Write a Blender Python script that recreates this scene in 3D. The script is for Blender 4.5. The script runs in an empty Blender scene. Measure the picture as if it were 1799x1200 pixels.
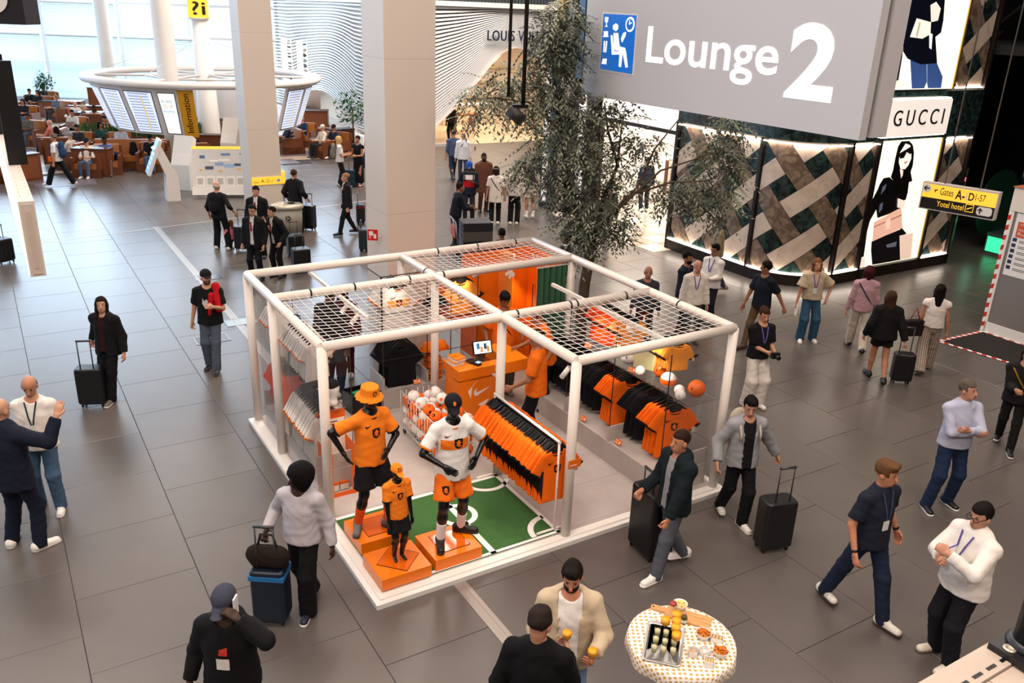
import bpy, math, random
import numpy as np
from mathutils import Vector, Matrix
from mathutils.bvhtree import BVHTree
R = math.radians
random.seed(7)
SC = bpy.context.scene
COL = SC.collection

# ---------------------------------------------------------------- camera
CAM_F, CAM_PITCH, CAM_ROLL, CAM_H = 1498.56, R(21.2307), R(2.1518), 5.7908
_cp, _sp, _cr, _sr = math.cos(CAM_PITCH), math.sin(CAM_PITCH), math.cos(CAM_ROLL), math.sin(CAM_ROLL)
C_FWD = Vector((0, _cp, -_sp)); _u = Vector((0, _sp, _cp)); _r = Vector((1, 0, 0))
C_RIGHT = _r * _cr + _u * _sr; C_UP = _u * _cr - _r * _sr
_cd = bpy.data.cameras.new('camera'); _co = bpy.data.objects.new('camera', _cd); COL.objects.link(_co)
_cd.sensor_width = 36.0; _cd.lens = CAM_F * 36.0 / 1799.0; _cd.clip_start = 0.05; _cd.clip_end = 300
_mm = Matrix((C_RIGHT, C_UP, -C_FWD)).transposed().to_4x4(); _mm.translation = (0, 0, CAM_H)
_co.matrix_world = _mm
SC.camera = _co

def G(px, py, z=0.0):
    """point of the horizontal plane at height z that the photograph's pixel shows"""
    d = C_FWD + C_RIGHT * ((px - 899.5) / CAM_F) - C_UP * ((py - 600) / CAM_F)
    t = (z - CAM_H) / d.z
    return Vector((0, 0, CAM_H)) + d * t

# ---------------------------------------------------------------- view, world, lights
SC.view_settings.view_transform = 'Standard'
try: SC.view_settings.look = 'None'
except Exception: pass
SC.view_settings.gamma = 1.0
SC.view_settings.use_curve_mapping = False
SC.view_settings.exposure = 0.0
SC.cycles.use_denoising = True
SC.cycles.max_bounces = 5
SC.cycles.diffuse_bounces = 2
SC.cycles.glossy_bounces = 2
SC.cycles.transmission_bounces = 4
SC.cycles.transparent_max_bounces = 10
SC.cycles.use_adaptive_sampling = True
SC.cycles.adaptive_threshold = .04
SC.cycles.caustics_reflective = False
SC.cycles.caustics_refractive = False
SC.cycles.sample_clamp_indirect = 6.0

W = bpy.data.worlds.new('sky'); SC.world = W; W.use_nodes = True
_bg = W.node_tree.nodes['Background']
_bg.inputs[0].default_value = (0.52, 0.74, 1.0, 1); _bg.inputs[1].default_value = 2.2

CEIL_Z = 15.0
def area_light(name, loc, size, power, color=(1, 1, 1), rot=(0, 0, 0), shape='RECTANGLE', size_y=None):
    l = bpy.data.lights.new(name, 'AREA'); l.energy = power; l.color = color; l.shape = shape
    l.size = size; l.size_y = size_y if size_y else size
    o = bpy.data.objects.new(name, l); COL.objects.link(o); o.location = loc; o.rotation_euler = rot
    return o
# unseen ceiling lamps; rear pair and ribbed-facade ones added to brighten front faces
for _x, _y, _p in ((-12, 5, 200), (-2, 4, 300), (8, 4, 320), (-12, 17, 220), (-2, 16, 380), (8, 14, 260),
                   (-14, 31, 140), (-2, 31, 800), (3, 35, 700), (-9, -7, 420), (3, -7, 560)):
    area_light('ceiling_and_fill_light', (_x, _y, CEIL_Z - .12), 5.0, _p * 3.1, (1.0, .86, .75))
# daylight that comes in through the glazed wall on the left
area_light('window_daylight', (-25, 51.5, 7.2), 30, 13000, (.62, .80, 1.0), (R(-90), 0, 0), size_y=13)
area_light('window_daylight', (-44, 24, 7.2), 40, 1800, (.66, .82, 1.0), (R(90), 0, R(-90)), size_y=13)

# ---------------------------------------------------------------- materials
def lin(c):
    if isinstance(c, str):
        c = c.lstrip('#'); c = [int(c[i:i+2], 16) / 255 for i in (0, 2, 4)]
    return tuple(x / 12.92 if x <= .04045 else ((x + .055) / 1.055) ** 2.4 for x in c[:3])
MATS = {}
def M(name, color=None, rough=.55, metal=0., noise=None, bump=None, emit=0., spec=.5, trans=0., alpha=1., sheen=0., ecol=None, ior=1.45):
    """noise=(scale, amount): procedural tone variation; bump=(scale, strength)"""
    if name in MATS: return MATS[name]
    m = bpy.data.materials.new(name); m.use_nodes = True; MATS[name] = m
    nt = m.node_tree; b = nt.nodes['Principled BSDF']
    col = lin(color) + (1,)
    b.inputs['Base Color'].default_value = col; b.inputs['Roughness'].default_value = rough
    b.inputs['Metallic'].default_value = metal; b.inputs['Specular IOR Level'].default_value = spec
    b.inputs['IOR'].default_value = ior
    if trans: b.inputs['Transmission Weight'].default_value = trans
    if alpha < 1: b.inputs['Alpha'].default_value = alpha
    if sheen: b.inputs['Sheen Weight'].default_value = sheen
    if emit:
        b.inputs['Emission Color'].default_value = (lin(ecol) + (1,)) if ecol else col
        b.inputs['Emission Strength'].default_value = emit
        if emit < 3.0: m.cycles.emission_sampling = 'NONE'
    tc = None
    if noise or bump:
        tc = nt.nodes.new('ShaderNodeTexCoord')
    if noise:
        n = nt.nodes.new('ShaderNodeTexNoise'); n.inputs['Scale'].default_value = noise[0]; n.inputs['Detail'].default_value = 2
        nt.links.new(tc.outputs['Object'], n.inputs['Vector'])
        mx = nt.nodes.new('ShaderNodeMix'); mx.data_type = 'RGBA'
        a = noise[1]
        mx.inputs[6].default_value = tuple(max(0, c * (1 - a)) for c in col[:3]) + (1,)
        mx.inputs[7].default_value = tuple(min(1, c * (1 + a)) for c in col[:3]) + (1,)
        nt.links.new(n.outputs['Fac'], mx.inputs[0]); nt.links.new(mx.outputs[2], b.inputs['Base Color'])
    if bump:
        n2 = nt.nodes.new('ShaderNodeTexNoise'); n2.inputs['Scale'].default_value = bump[0]; n2.inputs['Detail'].default_value = 1
        nt.links.new(tc.outputs['Object'], n2.inputs['Vector'])
        bp = nt.nodes.new('ShaderNodeBump'); bp.inputs['Strength'].default_value = bump[1]; bp.inputs['Distance'].default_value = .01
        nt.links.new(n2.outputs['Fac'], bp.inputs['Height']); nt.links.new(bp.outputs['Normal'], b.inputs['Normal'])
    return m
def cloth(color, rough=.85):
    key = 'cloth_' + color.lstrip('#')
    return M(key, color, rough, noise=(9, .10), bump=(28, .25), spec=.25)
def glossy(color, rough=.3): return M('paint_%s_%d' % (color.lstrip('#'), rough * 100), color, rough)
def marble(name, c1, c2, scale, rough=.12):
    if name in MATS: return MATS[name]
    m = M(name, c1, rough); nt = m.node_tree; b = nt.nodes['Principled BSDF']
    tc = nt.nodes.new('ShaderNodeTexCoord')
    n = nt.nodes.new('ShaderNodeTexNoise'); n.inputs['Scale'].default_value = scale; n.inputs['Detail'].default_value = 7; n.inputs['Distortion'].default_value = 1.6
    nt.links.new(tc.outputs['Object'], n.inputs['Vector'])
    r = nt.nodes.new('ShaderNodeValToRGB'); e = r.color_ramp.elements
    e[0].position = .40; e[0].color = lin(c1) + (1,); e[1].position = .72; e[1].color = lin(c2) + (1,)
    nt.links.new(n.outputs['Fac'], r.inputs['Fac']); nt.links.new(r.outputs['Color'], b.inputs['Base Color'])
    return m
WHITE = M('white_paint', '#e9e4df', .38); BLACKM = M('black_satin', '#0d0d0f', .4)
def glass_mat(name, tint=(1, 1, 1), refl=.12):
    """thin clear pane: see-through with a fresnel sheen"""
    if name in MATS: return MATS[name]
    m = bpy.data.materials.new(name); m.use_nodes = True; MATS[name] = m
    nt = m.node_tree; nt.nodes.clear()
    o = nt.nodes.new('ShaderNodeOutputMaterial'); t = nt.nodes.new('ShaderNodeBsdfTransparent'); g = nt.nodes.new('ShaderNodeBsdfGlossy')
    t.inputs[0].default_value = tint + (1,); g.inputs['Roughness'].default_value = .03
    lw = nt.nodes.new('ShaderNodeLayerWeight'); lw.inputs[0].default_value = .5
    pw = nt.nodes.new('ShaderNodeMath'); pw.operation = 'POWER'; pw.inputs[1].default_value = 4.0
    ma = nt.nodes.new('ShaderNodeMath'); ma.operation = 'MULTIPLY_ADD'; ma.inputs[1].default_value = refl; ma.inputs[2].default_value = .025
    mx = nt.nodes.new('ShaderNodeMixShader')
    nt.links.new(lw.outputs['Facing'], pw.inputs[0]); nt.links.new(pw.outputs[0], ma.inputs[0]); nt.links.new(ma.outputs[0], mx.inputs[0])
    nt.links.new(t.outputs[0], mx.inputs[1]); nt.links.new(g.outputs[0], mx.inputs[2])
    nt.links.new(mx.outputs[0], o.inputs['Surface'])
    return m
GLASS = glass_mat('clear_glass', (.985, .985, .985), .25)

# ---------------------------------------------------------------- mesh helpers
def link(o, parent=None):
    COL.objects.link(o)
    if parent is not None: o.parent = parent
    return o
def tag(o, label=None, cat=None, group=None, kind=None):
    if label: o['label'] = label
    if cat: o['category'] = cat
    if group: o['group'] = group
    if kind: o['kind'] = kind
    return o
def thing(name, label, cat, loc=(0, 0, 0), rz=0., group=None, kind=None):
    o = bpy.data.objects.new(name, None); link(o); o.location = loc; o.rotation_euler = (0, 0, rz)
    o.empty_display_size = .2
    return tag(o, label, cat, group, kind)
def mesh_np(name, V, F, mats, parent=None, smooth=True, midx=None):
    """V (n,3) float, F (m,4) int quads"""
    me = bpy.data.meshes.new(name); n, m = len(V), len(F); k = F.shape[1] if m else 4
    me.vertices.add(n); me.vertices.foreach_set('co', np.ascontiguousarray(V, np.float32).ravel())
    me.loops.add(m * k); me.loops.foreach_set('vertex_index', np.ascontiguousarray(F, np.int32).ravel())
    me.polygons.add(m); me.polygons.foreach_set('loop_start', np.arange(0, m * k, k, dtype=np.int32))
    if smooth: me.polygons.foreach_set('use_smooth', np.ones(m, bool))
    if midx is not None: me.polygons.foreach_set('material_index', np.ascontiguousarray(midx, np.int32))
    me.update(calc_edges=True)
    for x in (mats if isinstance(mats, (list, tuple)) else [mats]): me.materials.append(x)
    return link(bpy.data.objects.new(name, me), parent)
def frame_of(d):
    d = Vector(d).normalized()
    a = Vector((0, 0, 1)) if abs(d.z) < .9 else Vector((1, 0, 0))
    x = d.cross(a).normalized(); return x, x.cross(d).normalized() * -1, d
class MB:
    def __init__(s): s.v, s.f, s.m, s.sm = [], [], [], []
    def add(s, vs, fs, m=0, sm=False):
        b = len(s.v); s.v += [tuple(q) for q in vs]
        for f in fs: s.f.append(tuple(b + i for i in f)); s.m.append(m); s.sm.append(sm)
        return s
    def bx(s, x0, x1, y0, y1, z0, z1, m=0, mat=None):
        vs = [(x, y, z) for z in (z0, z1) for y in (y0, y1) for x in (x0, x1)]
        if mat is not None: vs = [mat @ Vector(q) for q in vs]
        return s.add(vs, [(0, 2, 3, 1), (4, 5, 7, 6), (0, 1, 5, 4), (2, 6, 7, 3), (0, 4, 6, 2), (1, 3, 7, 5)], m)
    def box(s, c, d, rz=0., m=0, mat=None):
        mt = Matrix.Translation(c) @ Matrix.Rotation(rz, 4, 'Z') if mat is None else Matrix.Translation(c) @ mat
        return s.bx(-d[0]/2, d[0]/2, -d[1]/2, d[1]/2, -d[2]/2, d[2]/2, m, mt)
    def bar(s, a, b, w, h=None, m=0):
        """square bar from a to b"""
        h = h or w; a, b = Vector(a), Vector(b); x, y, d = frame_of(b - a)
        vs = []
        for p in (a, b):
            for sx, sy in ((-1, -1), (1, -1), (1, 1), (-1, 1)): vs.append(p + x * (sx * w / 2) + y * (sy * h / 2))
        return s.add(vs, [(3, 2, 1, 0), (4, 5, 6, 7), (0, 1, 5, 4), (1, 2, 6, 5), (2, 3, 7, 6), (3, 0, 4, 7)], m)
    def tube(s, pts, r, n=8, m=0, cap=True, closed=False, sm=True):
        pts = [Vector(p) for p in pts]; k = len(pts); rs = r if isinstance(r, (list, tuple)) else [r] * k
        vs, fs = [], []; pv = None
        for i, p in enumerate(pts):
            if closed: d = pts[(i + 1) % k] - pts[i - 1]
            else: d = pts[min(i + 1, k - 1)] - pts[max(i - 1, 0)]
            d.normalize()
            if pv is None: x, y, _ = frame_of(d)
            else:
                x = (pv - d * pv.dot(d))
                if x.length < 1e-5: x, y, _ = frame_of(d)
                x.normalize(); y = d.cross(x)
            pv = x
            for j in range(n):
                a = 2 * math.pi * j / n
                vs.append(p + (x * math.cos(a) + y * math.sin(a)) * rs[i])
        for i in range(k if closed else k - 1):
            for j in range(n):
                a, b = i * n + j, i * n + (j + 1) % n; c, d2 = ((i + 1) % k) * n + (j + 1) % n, ((i + 1) % k) * n + j
                fs.append((a, b, c, d2))
        s.add(vs, fs, m, sm)
        if cap and not closed:
            b0 = len(s.v) - k * n
            s.f.append(tuple(b0 + j for j in range(n))[::-1]); s.m.append(m); s.sm.append(False)
            s.f.append(tuple(b0 + (k - 1) * n + j for j in range(n))); s.m.append(m); s.sm.append(False)
        return s
    def lathe(s, prof, n=16, c=(0, 0, 0), m=0, sm=True, sx=1., sy=1., cap=True):
        vs, fs = [], []; c = Vector(c); k = len(prof)
        for r, z in prof:
            for j in range(n):
                a = 2 * math.pi * j / n; vs.append(c + Vector((r * sx * math.cos(a), r * sy * math.sin(a), z)))
        for i in range(k - 1):
            for j in range(n):
                fs.append((i * n + j, i * n + (j + 1) % n, (i + 1) * n + (j + 1) % n, (i + 1) * n + j))
        s.add(vs, fs, m, sm); b0 = len(s.v) - k * n
        if cap:
            if prof[0][0] > 1e-4: s.f.append(tuple(b0 + j for j in range(n))[::-1]); s.m.append(m); s.sm.append(False)
            if prof[-1][0] > 1e-4: s.f.append(tuple(b0 + (k - 1) * n + j for j in range(n))); s.m.append(m); s.sm.append(False)
        return s
    def prism(s, poly, h, o=(0, 0, 0), ex=(1, 0, 0), ey=(0, 1, 0), ez=None, m=0):
        """polygon in the (ex, ey) plane at o, extruded by h along ez"""
        o, ex, ey = Vector(o), Vector(ex), Vector(ey); ez = Vector(ez) if ez is not None else ex.cross(ey).normalized()
        A = sum(poly[i][0] * poly[(i + 1) % len(poly)][1] - poly[(i + 1) % len(poly)][0] * poly[i][1] for i in range(len(poly)))
        if A < 0: poly = poly[::-1]
        n = len(poly)
        vs = [o + ex * x + ey * y for x, y in poly] + [o + ex * x + ey * y + ez * h for x, y in poly]
        fs = [tuple(range(n))[::-1], tuple(range(n, 2 * n))] + [(i, (i + 1) % n, n + (i + 1) % n, n + i) for i in range(n)]
        return s.add(vs, fs, m)
    def ball(s, c, r, nu=12, nv=8, sc=(1, 1, 1), m=0, rot=None):
        vs, fs = [], []; c = Vector(c)
        for i in range(nv + 1):
            t = math.pi * i / nv
            for j in range(nu):
                a = 2 * math.pi * j / nu
                q = Vector((r * sc[0] * math.sin(t) * math.cos(a), r * sc[1] * math.sin(t) * math.sin(a), -r * sc[2] * math.cos(t)))
                if rot is not None: q = rot @ q
                vs.append(c + q)
        for i in range(nv):
            for j in range(nu): fs.append((i * nu + j, i * nu + (j + 1) % nu, (i + 1) * nu + (j + 1) % nu, (i + 1) * nu + j))
        return s.add(vs, fs, m, True)
    def grid(s, fn, nu, nv, m=0, sm=True):
        vs = [fn(i / nu, j / nv) for j in range(nv + 1) for i in range(nu + 1)]
        return s.add(vs, [(j * (nu + 1) + i, j * (nu + 1) + i + 1, (j + 1) * (nu + 1) + i + 1, (j + 1) * (nu + 1) + i) for j in range(nv) for i in range(nu)], m, sm)
    def mesh(s, name, mats):
        me = bpy.data.meshes.new(name); me.from_pydata(s.v, [], s.f)
        me.polygons.foreach_set('material_index', s.m); me.polygons.foreach_set('use_smooth', s.sm)
        for x in (mats if isinstance(mats, (list, tuple)) else [mats]): me.materials.append(x)
        me.update(); return me
    def build(s, name, mats, parent=None):
        return link(bpy.data.objects.new(name, s.mesh(name, mats)), parent)
def inst(name, me, parent=None, mw=None, loc=None, rot=None):
    o = bpy.data.objects.new(name, me); link(o, parent)
    if mw is not None: o.matrix_local = mw
    if loc is not None: o.location = loc
    if rot is not None: o.rotation_euler = rot
    return o
def copy_tree(o, parent=None):
    c = o.copy(); COL.objects.link(c)
    if parent is not None: c.parent = parent
    for ch in o.children: copy_tree(ch, c)
    return c
def text(name, s, size, mat, parent=None, mw=None, ext=.004, align='LEFT', sx=1., bold=0., spacing=1.):
    cu = bpy.data.curves.new(name, 'FONT'); cu.body = s; cu.size = size; cu.extrude = ext; cu.align_x = align
    cu.offset = bold; cu.space_character = spacing; cu.resolution_u = 4
    o = bpy.data.objects.new(name, cu); me = bpy.data.meshes.new_from_object(o); bpy.data.objects.remove(o)
    bpy.data.curves.remove(cu)
    me.materials.clear(); me.materials.append(mat); me.name = name
    ob = link(bpy.data.objects.new(name, me), parent)
    if sx != 1.: me.transform(Matrix.Diagonal((sx, 1, 1, 1)))
    if mw is not None: ob.matrix_local = mw
    return ob
def basis(o, ex, ey, ez=None):
    ex, ey = Vector(ex).normalized(), Vector(ey).normalized(); ez = Vector(ez) if ez else ex.cross(ey)
    m = Matrix((ex, ey, ez)).transposed().to_4x4(); m.translation = o; return m

# hall axes: the paving, the kiosk and the facades share one grid
YAW = 0.5583
N_ = Vector((math.cos(YAW), math.sin(YAW), 0)); T_ = Vector((-math.sin(YAW), math.cos(YAW), 0)); Z_ = Vector((0, 0, 1))
KO = Vector((-3.6669, 11.1895, 0))
def K(x, y, z=0.): return KO + N_ * x + T_ * y + Z_ * z

# ================================================================ figures: signed-distance bodies meshed with surface nets
def surfnet(D, org, h):
    S = D < 0
    c = S[:-1, :-1, :-1].astype(np.int8)
    n = sum(S[i:S.shape[0]-1+i, j:S.shape[1]-1+j, k:S.shape[2]-1+k].astype(np.int8) for i in (0, 1) for j in (0, 1) for k in (0, 1))
    act = (n > 0) & (n < 8); idx = np.argwhere(act)
    if len(idx) == 0: return np.zeros((0, 3)), np.zeros((0, 4), int)
    ids = np.full(act.shape, -1, np.int32); ids[act] = np.arange(len(idx))
    acc = np.zeros((len(idx), 3)); cnt = np.zeros(len(idx))
    cs = [(i, j, k) for i in (0, 1) for j in (0, 1) for k in (0, 1)]
    val = {q: D[idx[:, 0] + q[0], idx[:, 1] + q[1], idx[:, 2] + q[2]] for q in cs}
    for a in cs:
        for ax in range(3):
            if a[ax]: continue
            b = list(a); b[ax] = 1; b = tuple(b); va, vb = val[a], val[b]
            cr = (va < 0) != (vb < 0)
            t = np.where(cr, va / np.where(cr, va - vb, 1), 0)
            p = np.tile(np.array(a, float), (len(idx), 1)); p[:, ax] += t
            acc += p * cr[:, None]; cnt += cr
    V = org + (idx + acc / cnt[:, None]) * h
    F = []
    def quads(e, A, flip):
        q = np.stack([ids[tuple(e[:, d] + A[w][d] for d in range(3))] for w in range(4)], 1)
        s = S[e[:, 0], e[:, 1], e[:, 2]] ^ flip
        q[~s] = q[~s][:, ::-1]; F.append(q)
    X = np.argwhere(S[:-1, 1:-1, 1:-1] != S[1:, 1:-1, 1:-1]) + [0, 1, 1]
    quads(X, [(0, -1, -1), (0, 0, -1), (0, 0, 0), (0, -1, 0)], False)
    Y = np.argwhere(S[1:-1, :-1, 1:-1] != S[1:-1, 1:, 1:-1]) + [1, 0, 1]
    quads(Y, [(-1, 0, -1), (0, 0, -1), (0, 0, 0), (-1, 0, 0)], True)
    Zq = np.argwhere(S[1:-1, 1:-1, :-1] != S[1:-1, 1:-1, 1:]) + [1, 1, 0]
    quads(Zq, [(-1, -1, 0), (0, -1, 0), (0, 0, 0), (-1, 0, 0)], False)
    F = np.concatenate(F); F = F[(F >= 0).all(1)]
    return V, F
def cone(a, b, ra, rb, flat=None, k=.03, cut=False, cut0=False):
    """tapered capsule; flat=(axis, factor) squashes it across axis; cut ends it flat at b (cut0 at a)"""
    return dict(t='c', a=np.array(a, float), b=np.array(b, float), ra=ra, rb=rb, flat=flat, k=k, cut=cut, cut0=cut0)
def ell(c, r, rot=None, k=.02, neg=False): return dict(t='e', c=np.array(c, float), r=np.array(r, float), rot=rot, k=k, neg=neg)
def cutbox(c, r, rot=None): return dict(t='b', c=np.array(c, float), r=np.array(r, float), rot=rot, neg=True, k=.004)
def mesh_sdf(prims, h, wr=0.):
    lo = np.full(3, 1e9); hi = -lo
    for p in prims:
        if p.get('neg'): continue
        if p['t'] == 'c':
            r = max(p['ra'], p['rb']); lo = np.minimum(lo, np.minimum(p['a'], p['b']) - r); hi = np.maximum(hi, np.maximum(p['a'], p['b']) + r)
        else:
            r = p['r'].max(); lo = np.minimum(lo, p['c'] - r); hi = np.maximum(hi, p['c'] + r)
    lo -= 2.5 * h; hi += 2.5 * h
    N = np.ceil((hi - lo) / h).astype(int) + 1
    ax = [lo[i] + np.arange(N[i]) * h for i in range(3)]
    D = np.full(N, 9., np.float32)
    for p in prims:
        k = p['k']
        if p['t'] == 'c':
            r = max(p['ra'], p['rb']) + k + 2 * h; l, u = np.minimum(p['a'], p['b']) - r, np.maximum(p['a'], p['b']) + r
        else:
            r = p['r'].max() * (1.75 if p['t'] == 'b' else 1) + k + 2 * h; l, u = p['c'] - r, p['c'] + r
        i0 = np.clip(np.floor((l - lo) / h).astype(int), 0, N); i1 = np.clip(np.ceil((u - lo) / h).astype(int) + 1, 0, N)
        if (i1 <= i0).any(): continue
        sl = tuple(slice(i0[d], i1[d]) for d in range(3))
        x = ax[0][sl[0]][:, None, None]; y = ax[1][sl[1]][None, :, None]; z = ax[2][sl[2]][None, None, :]
        if p['t'] == 'c':
            a, b = p['a'], p['b']; ab = b - a; L2 = max(ab @ ab, 1e-9); L = math.sqrt(L2)
            qx, qy, qz = x - a[0], y - a[1], z - a[2]
            pr = (qx * ab[0] + qy * ab[1] + qz * ab[2]) / L2; t = np.clip(pr, 0, 1)
            dx, dy, dz = qx - t * ab[0], qy - t * ab[1], qz - t * ab[2]
            if p['flat'] is not None:
                f, s = p['flat']; f = np.array(f, float); f /= np.linalg.norm(f)
                w = (dx * f[0] + dy * f[1] + dz * f[2]) * (1 / s - 1)
                dx, dy, dz = dx + w * f[0], dy + w * f[1], dz + w * f[2]
            d = np.sqrt(dx * dx + dy * dy + dz * dz) - (p['ra'] + (p['rb'] - p['ra']) * t)
            if p['cut']: d = np.maximum(d, (pr - 1) * L)
            if p['cut0']: d = np.maximum(d, -pr * L)
        else:
            q = [x - p['c'][0], y - p['c'][1], z - p['c'][2]]
            if p['rot'] is not None:
                m = p['rot']; q = [m[0][i] * q[0] + m[1][i] * q[1] + m[2][i] * q[2] for i in range(3)]
            if p['t'] == 'e':
                e = np.sqrt((q[0] / p['r'][0]) ** 2 + (q[1] / p['r'][1]) ** 2 + (q[2] / p['r'][2]) ** 2)
                d = (e - 1) * p['r'].min()
            else:
                d = np.maximum(np.maximum(np.abs(q[0]) - p['r'][0], np.abs(q[1]) - p['r'][1]), np.abs(q[2]) - p['r'][2])
        B = D[sl]
        if p.get('neg'): D[sl] = np.maximum(B, -d)
        else:
            hh = np.clip(.5 + .5 * (B - d) / k, 0, 1)
            D[sl] = B + (d - B) * hh - k * hh * (1 - hh)
    if wr:
        x = ax[0][:, None, None]; y = ax[1][None, :, None]; z = ax[2][None, None, :]
        D += (wr * (np.sin(x * 31 + 2.2 * np.sin(z * 17 + y * 9)) * np.sin(z * 38 + 2 * np.sin(y * 23 + x * 13)))).astype(np.float32)
    return surfnet(D, lo, h)
def ik(a, target, l1, l2, pole):
    a, t, pole = np.array(a, float), np.array(target, float), np.array(pole, float)
    d = t - a; L = np.linalg.norm(d)
    mx = (l1 + l2) * .999
    if L > mx: d = d / L * mx; L = mx; t = a + d
    u = d / L; ca = (l1 * l1 + L * L - l2 * l2) / (2 * l1 * L); ca = max(-1, min(1, ca))
    pl = pole - u * (pole @ u); n = np.linalg.norm(pl)
    pl = pl / n if n > 1e-6 else np.array([0, 1., 0])
    return a + u * (l1 * ca) + pl * (l1 * math.sqrt(max(0, 1 - ca * ca))), t
def rotm(yaw, pitch=0., roll=0.): return np.array(Matrix.Rotation(yaw, 3, 'Z') @ Matrix.Rotation(pitch, 3, 'X') @ Matrix.Rotation(roll, 3, 'Y'))
def hand_prims(w, d, palm_n, side, curl, s):
    """w wrist, d hand direction, palm_n palm normal, side +1 right / -1 left"""
    d = d / np.linalg.norm(d); pn = palm_n - d * (palm_n @ d); pn = pn / (np.linalg.norm(pn) + 1e-9); sd = np.cross(d, pn)
    P = [cone(w - d * .03 * s, w + d * .02 * s, .026 * s, .026 * s, k=.012 * s), cone(w + d * .025 * s, w + d * .085 * s, .036 * s, .042 * s, flat=(pn, .42), k=.012 * s)]
    for i, (o, l) in enumerate(((-.031, .068), (-.0105, .078), (.0105, .073), (.031, .058))):
        b = w + d * .088 * s + sd * o * s
        c1 = math.cos(curl * .8); s1 = math.sin(curl * .8); m = b + (d * c1 + pn * s1) * l * .52 * s
        c2 = math.cos(curl * 2.0); s2 = math.sin(curl * 2.0); e = m + (d * c2 + pn * s2) * l * .52 * s
        P += [cone(b - d * .02 * s, m, .0098 * s, .009 * s, k=.005 * s), cone(m, e, .009 * s, .0075 * s, k=.003 * s)]
    th = -sd * side if False else -sd
    b = w + d * .028 * s + th * .028 * s; m = b + (d * .72 + th * .55 + pn * .35 * min(1, curl + .3)) * .042 * s
    e = m + (d * .85 + th * (.15 - .3 * curl) + pn * .5 * curl) * .034 * s
    P += [cone(b, m, .0145 * s, .0115 * s, k=.008 * s), cone(m, e, .0115 * s, .009 * s, k=.004 * s)]
    return P
FACE_D = M('face_dark', '#2a1a15', .5); LIPS = M('lips', '#8d4b42', .5)
def skin(c): return M('skin_' + c.lstrip('#'), c, .5, noise=(14, .07), spec=.35)
def person(label, loc, heading, h=1.75, lod=0, group=None, name='person', cat='person', skin_c='#b98a70', mannequin=False,
           feet=None, hands=None, pelvis=(0, 0, None), lean=0., side=0., head=(0., 0.), build=1., belly=0., sit=False,
           hair=None, hair_c='#1a1310', top=None, bottom=None, shoes='#e8e4df', sole=None, curl=(.55, .55), palms=None, elbows=None, knees=None,
           cap=None, beard=None, glasses=False, jacket=None, lanyard=None, socks=None, sy=None, neckline=None, bodyc=None, foot_yaw=(0., 0.)):
    """feet/hands in metres of a 1.75 m figure, person's own axes: +x right, +y ahead. index 0 right, 1 left."""
    s = h / 1.75
    root = thing(name, label, cat, loc, heading, group)
    A = lambda *q: np.array(q, float)
    pz = pelvis[2] if pelvis[2] is not None else .93
    pc = A(pelvis[0], pelvis[1], pz)
    up = A(math.sin(side), math.sin(lean), math.cos(lean) * math.cos(side)); up /= np.linalg.norm(up)
    fw = A(0, 1, 0) - up * up[1]; fw /= np.linalg.norm(fw)
    if sy:
        m = rotm(-sy); fw = m @ fw
    rt = np.cross(fw, up)
    chest = pc + up * .30; nb = pc + up * .50; hd = nb + up * .165 + fw * .02
    bw = build
    sh = [nb - up * .075 + rt * (.170 * (1 + .35 * (bw - 1))), nb - up * .075 - rt * (.170 * (1 + .35 * (bw - 1)))]
    hip = [pc + A(1, 0, 0) * .085 - A(0, 0, .02), pc - A(1, 0, 0) * .085 - A(0, 0, .02)]
    feet = feet or [(.10, .02, .0), (-.10, -.02, .0)]
    hands = hands or [(.27, .02, .80), (-.27, .02, .80)]
    knees = knees or [(.1, 1, 0), (-.1, 1, 0)]; elbows = elbows or [(.35, -1, -.1), (-.35, -1, -.1)]
    kn, an, el, wr, toe = [], [], [], [], []
    for i in (0, 1):
        f = A(*feet[i]) + A(0, 0, .085); k_, a_ = ik(hip[i], f, .43, .42, knees[i]); kn.append(k_); an.append(a_)
        e_, w_ = ik(sh[i], hands[i], .29, .255, elbows[i]); el.append(e_); wr.append(w_)
        yw = foot_yaw[i] + (-.15 if i == 0 else .15); toe.append(A(math.sin(-yw), math.cos(-yw), 0))
    core_h, head_h, hand_h, cl_h = [(.019, .0085, .0062, .0145), (.026, .0115, .009, .021), (.036, .018, .014, .030)][lod]
    scol = skin_c if not mannequin else '#101012'
    sk = M('mannequin_black', '#0c0c0e', .28, spec=.5) if mannequin else skin(scol)
    if bodyc: sk = bodyc
    FL = lambda q: (fw, q)
    # --- body
    B = [cone(pc, pc + up * .12, .140 * bw, .132 * bw, FL(.76), k=.06), cone(pc + up * .12, chest, .130 * bw, .150 * bw, FL(.70), k=.06), cone(chest, nb - up * .08, .152 * bw, .12 * bw, FL(.68), k=.06),
         cone(sh[0], nb - up * .02, .052, .05, k=.05), cone(sh[1], nb - up * .02, .052, .05, k=.05), cone(nb - up * .05, nb + up * .07, .06, .052, k=.03)]
    if belly: B.append(ell(pc + up * .14 + fw * .07 * belly, (.14 * bw, .11 * belly, .15), k=.06))
    for i in (0, 1):
        B += [cone(hip[i], kn[i], .082 * bw, .056, k=.04), cone(kn[i], kn[i] + (an[i] - kn[i]) * .35, .053, .056, k=.03), cone(kn[i] + (an[i] - kn[i]) * .35, an[i], .055, .036, k=.03), cone(an[i] - A(0, 0, .025), an[i] + toe[i] * .12 - A(0, 0, .052), .03, .024, k=.015),
              cone(sh[i], el[i], .05 * (1 + .5 * (bw - 1)), .039, k=.035), cone(el[i], wr[i], .040, .027, k=.02)]
    V0, F0 = mesh_sdf([p for p in B], core_h)
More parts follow.
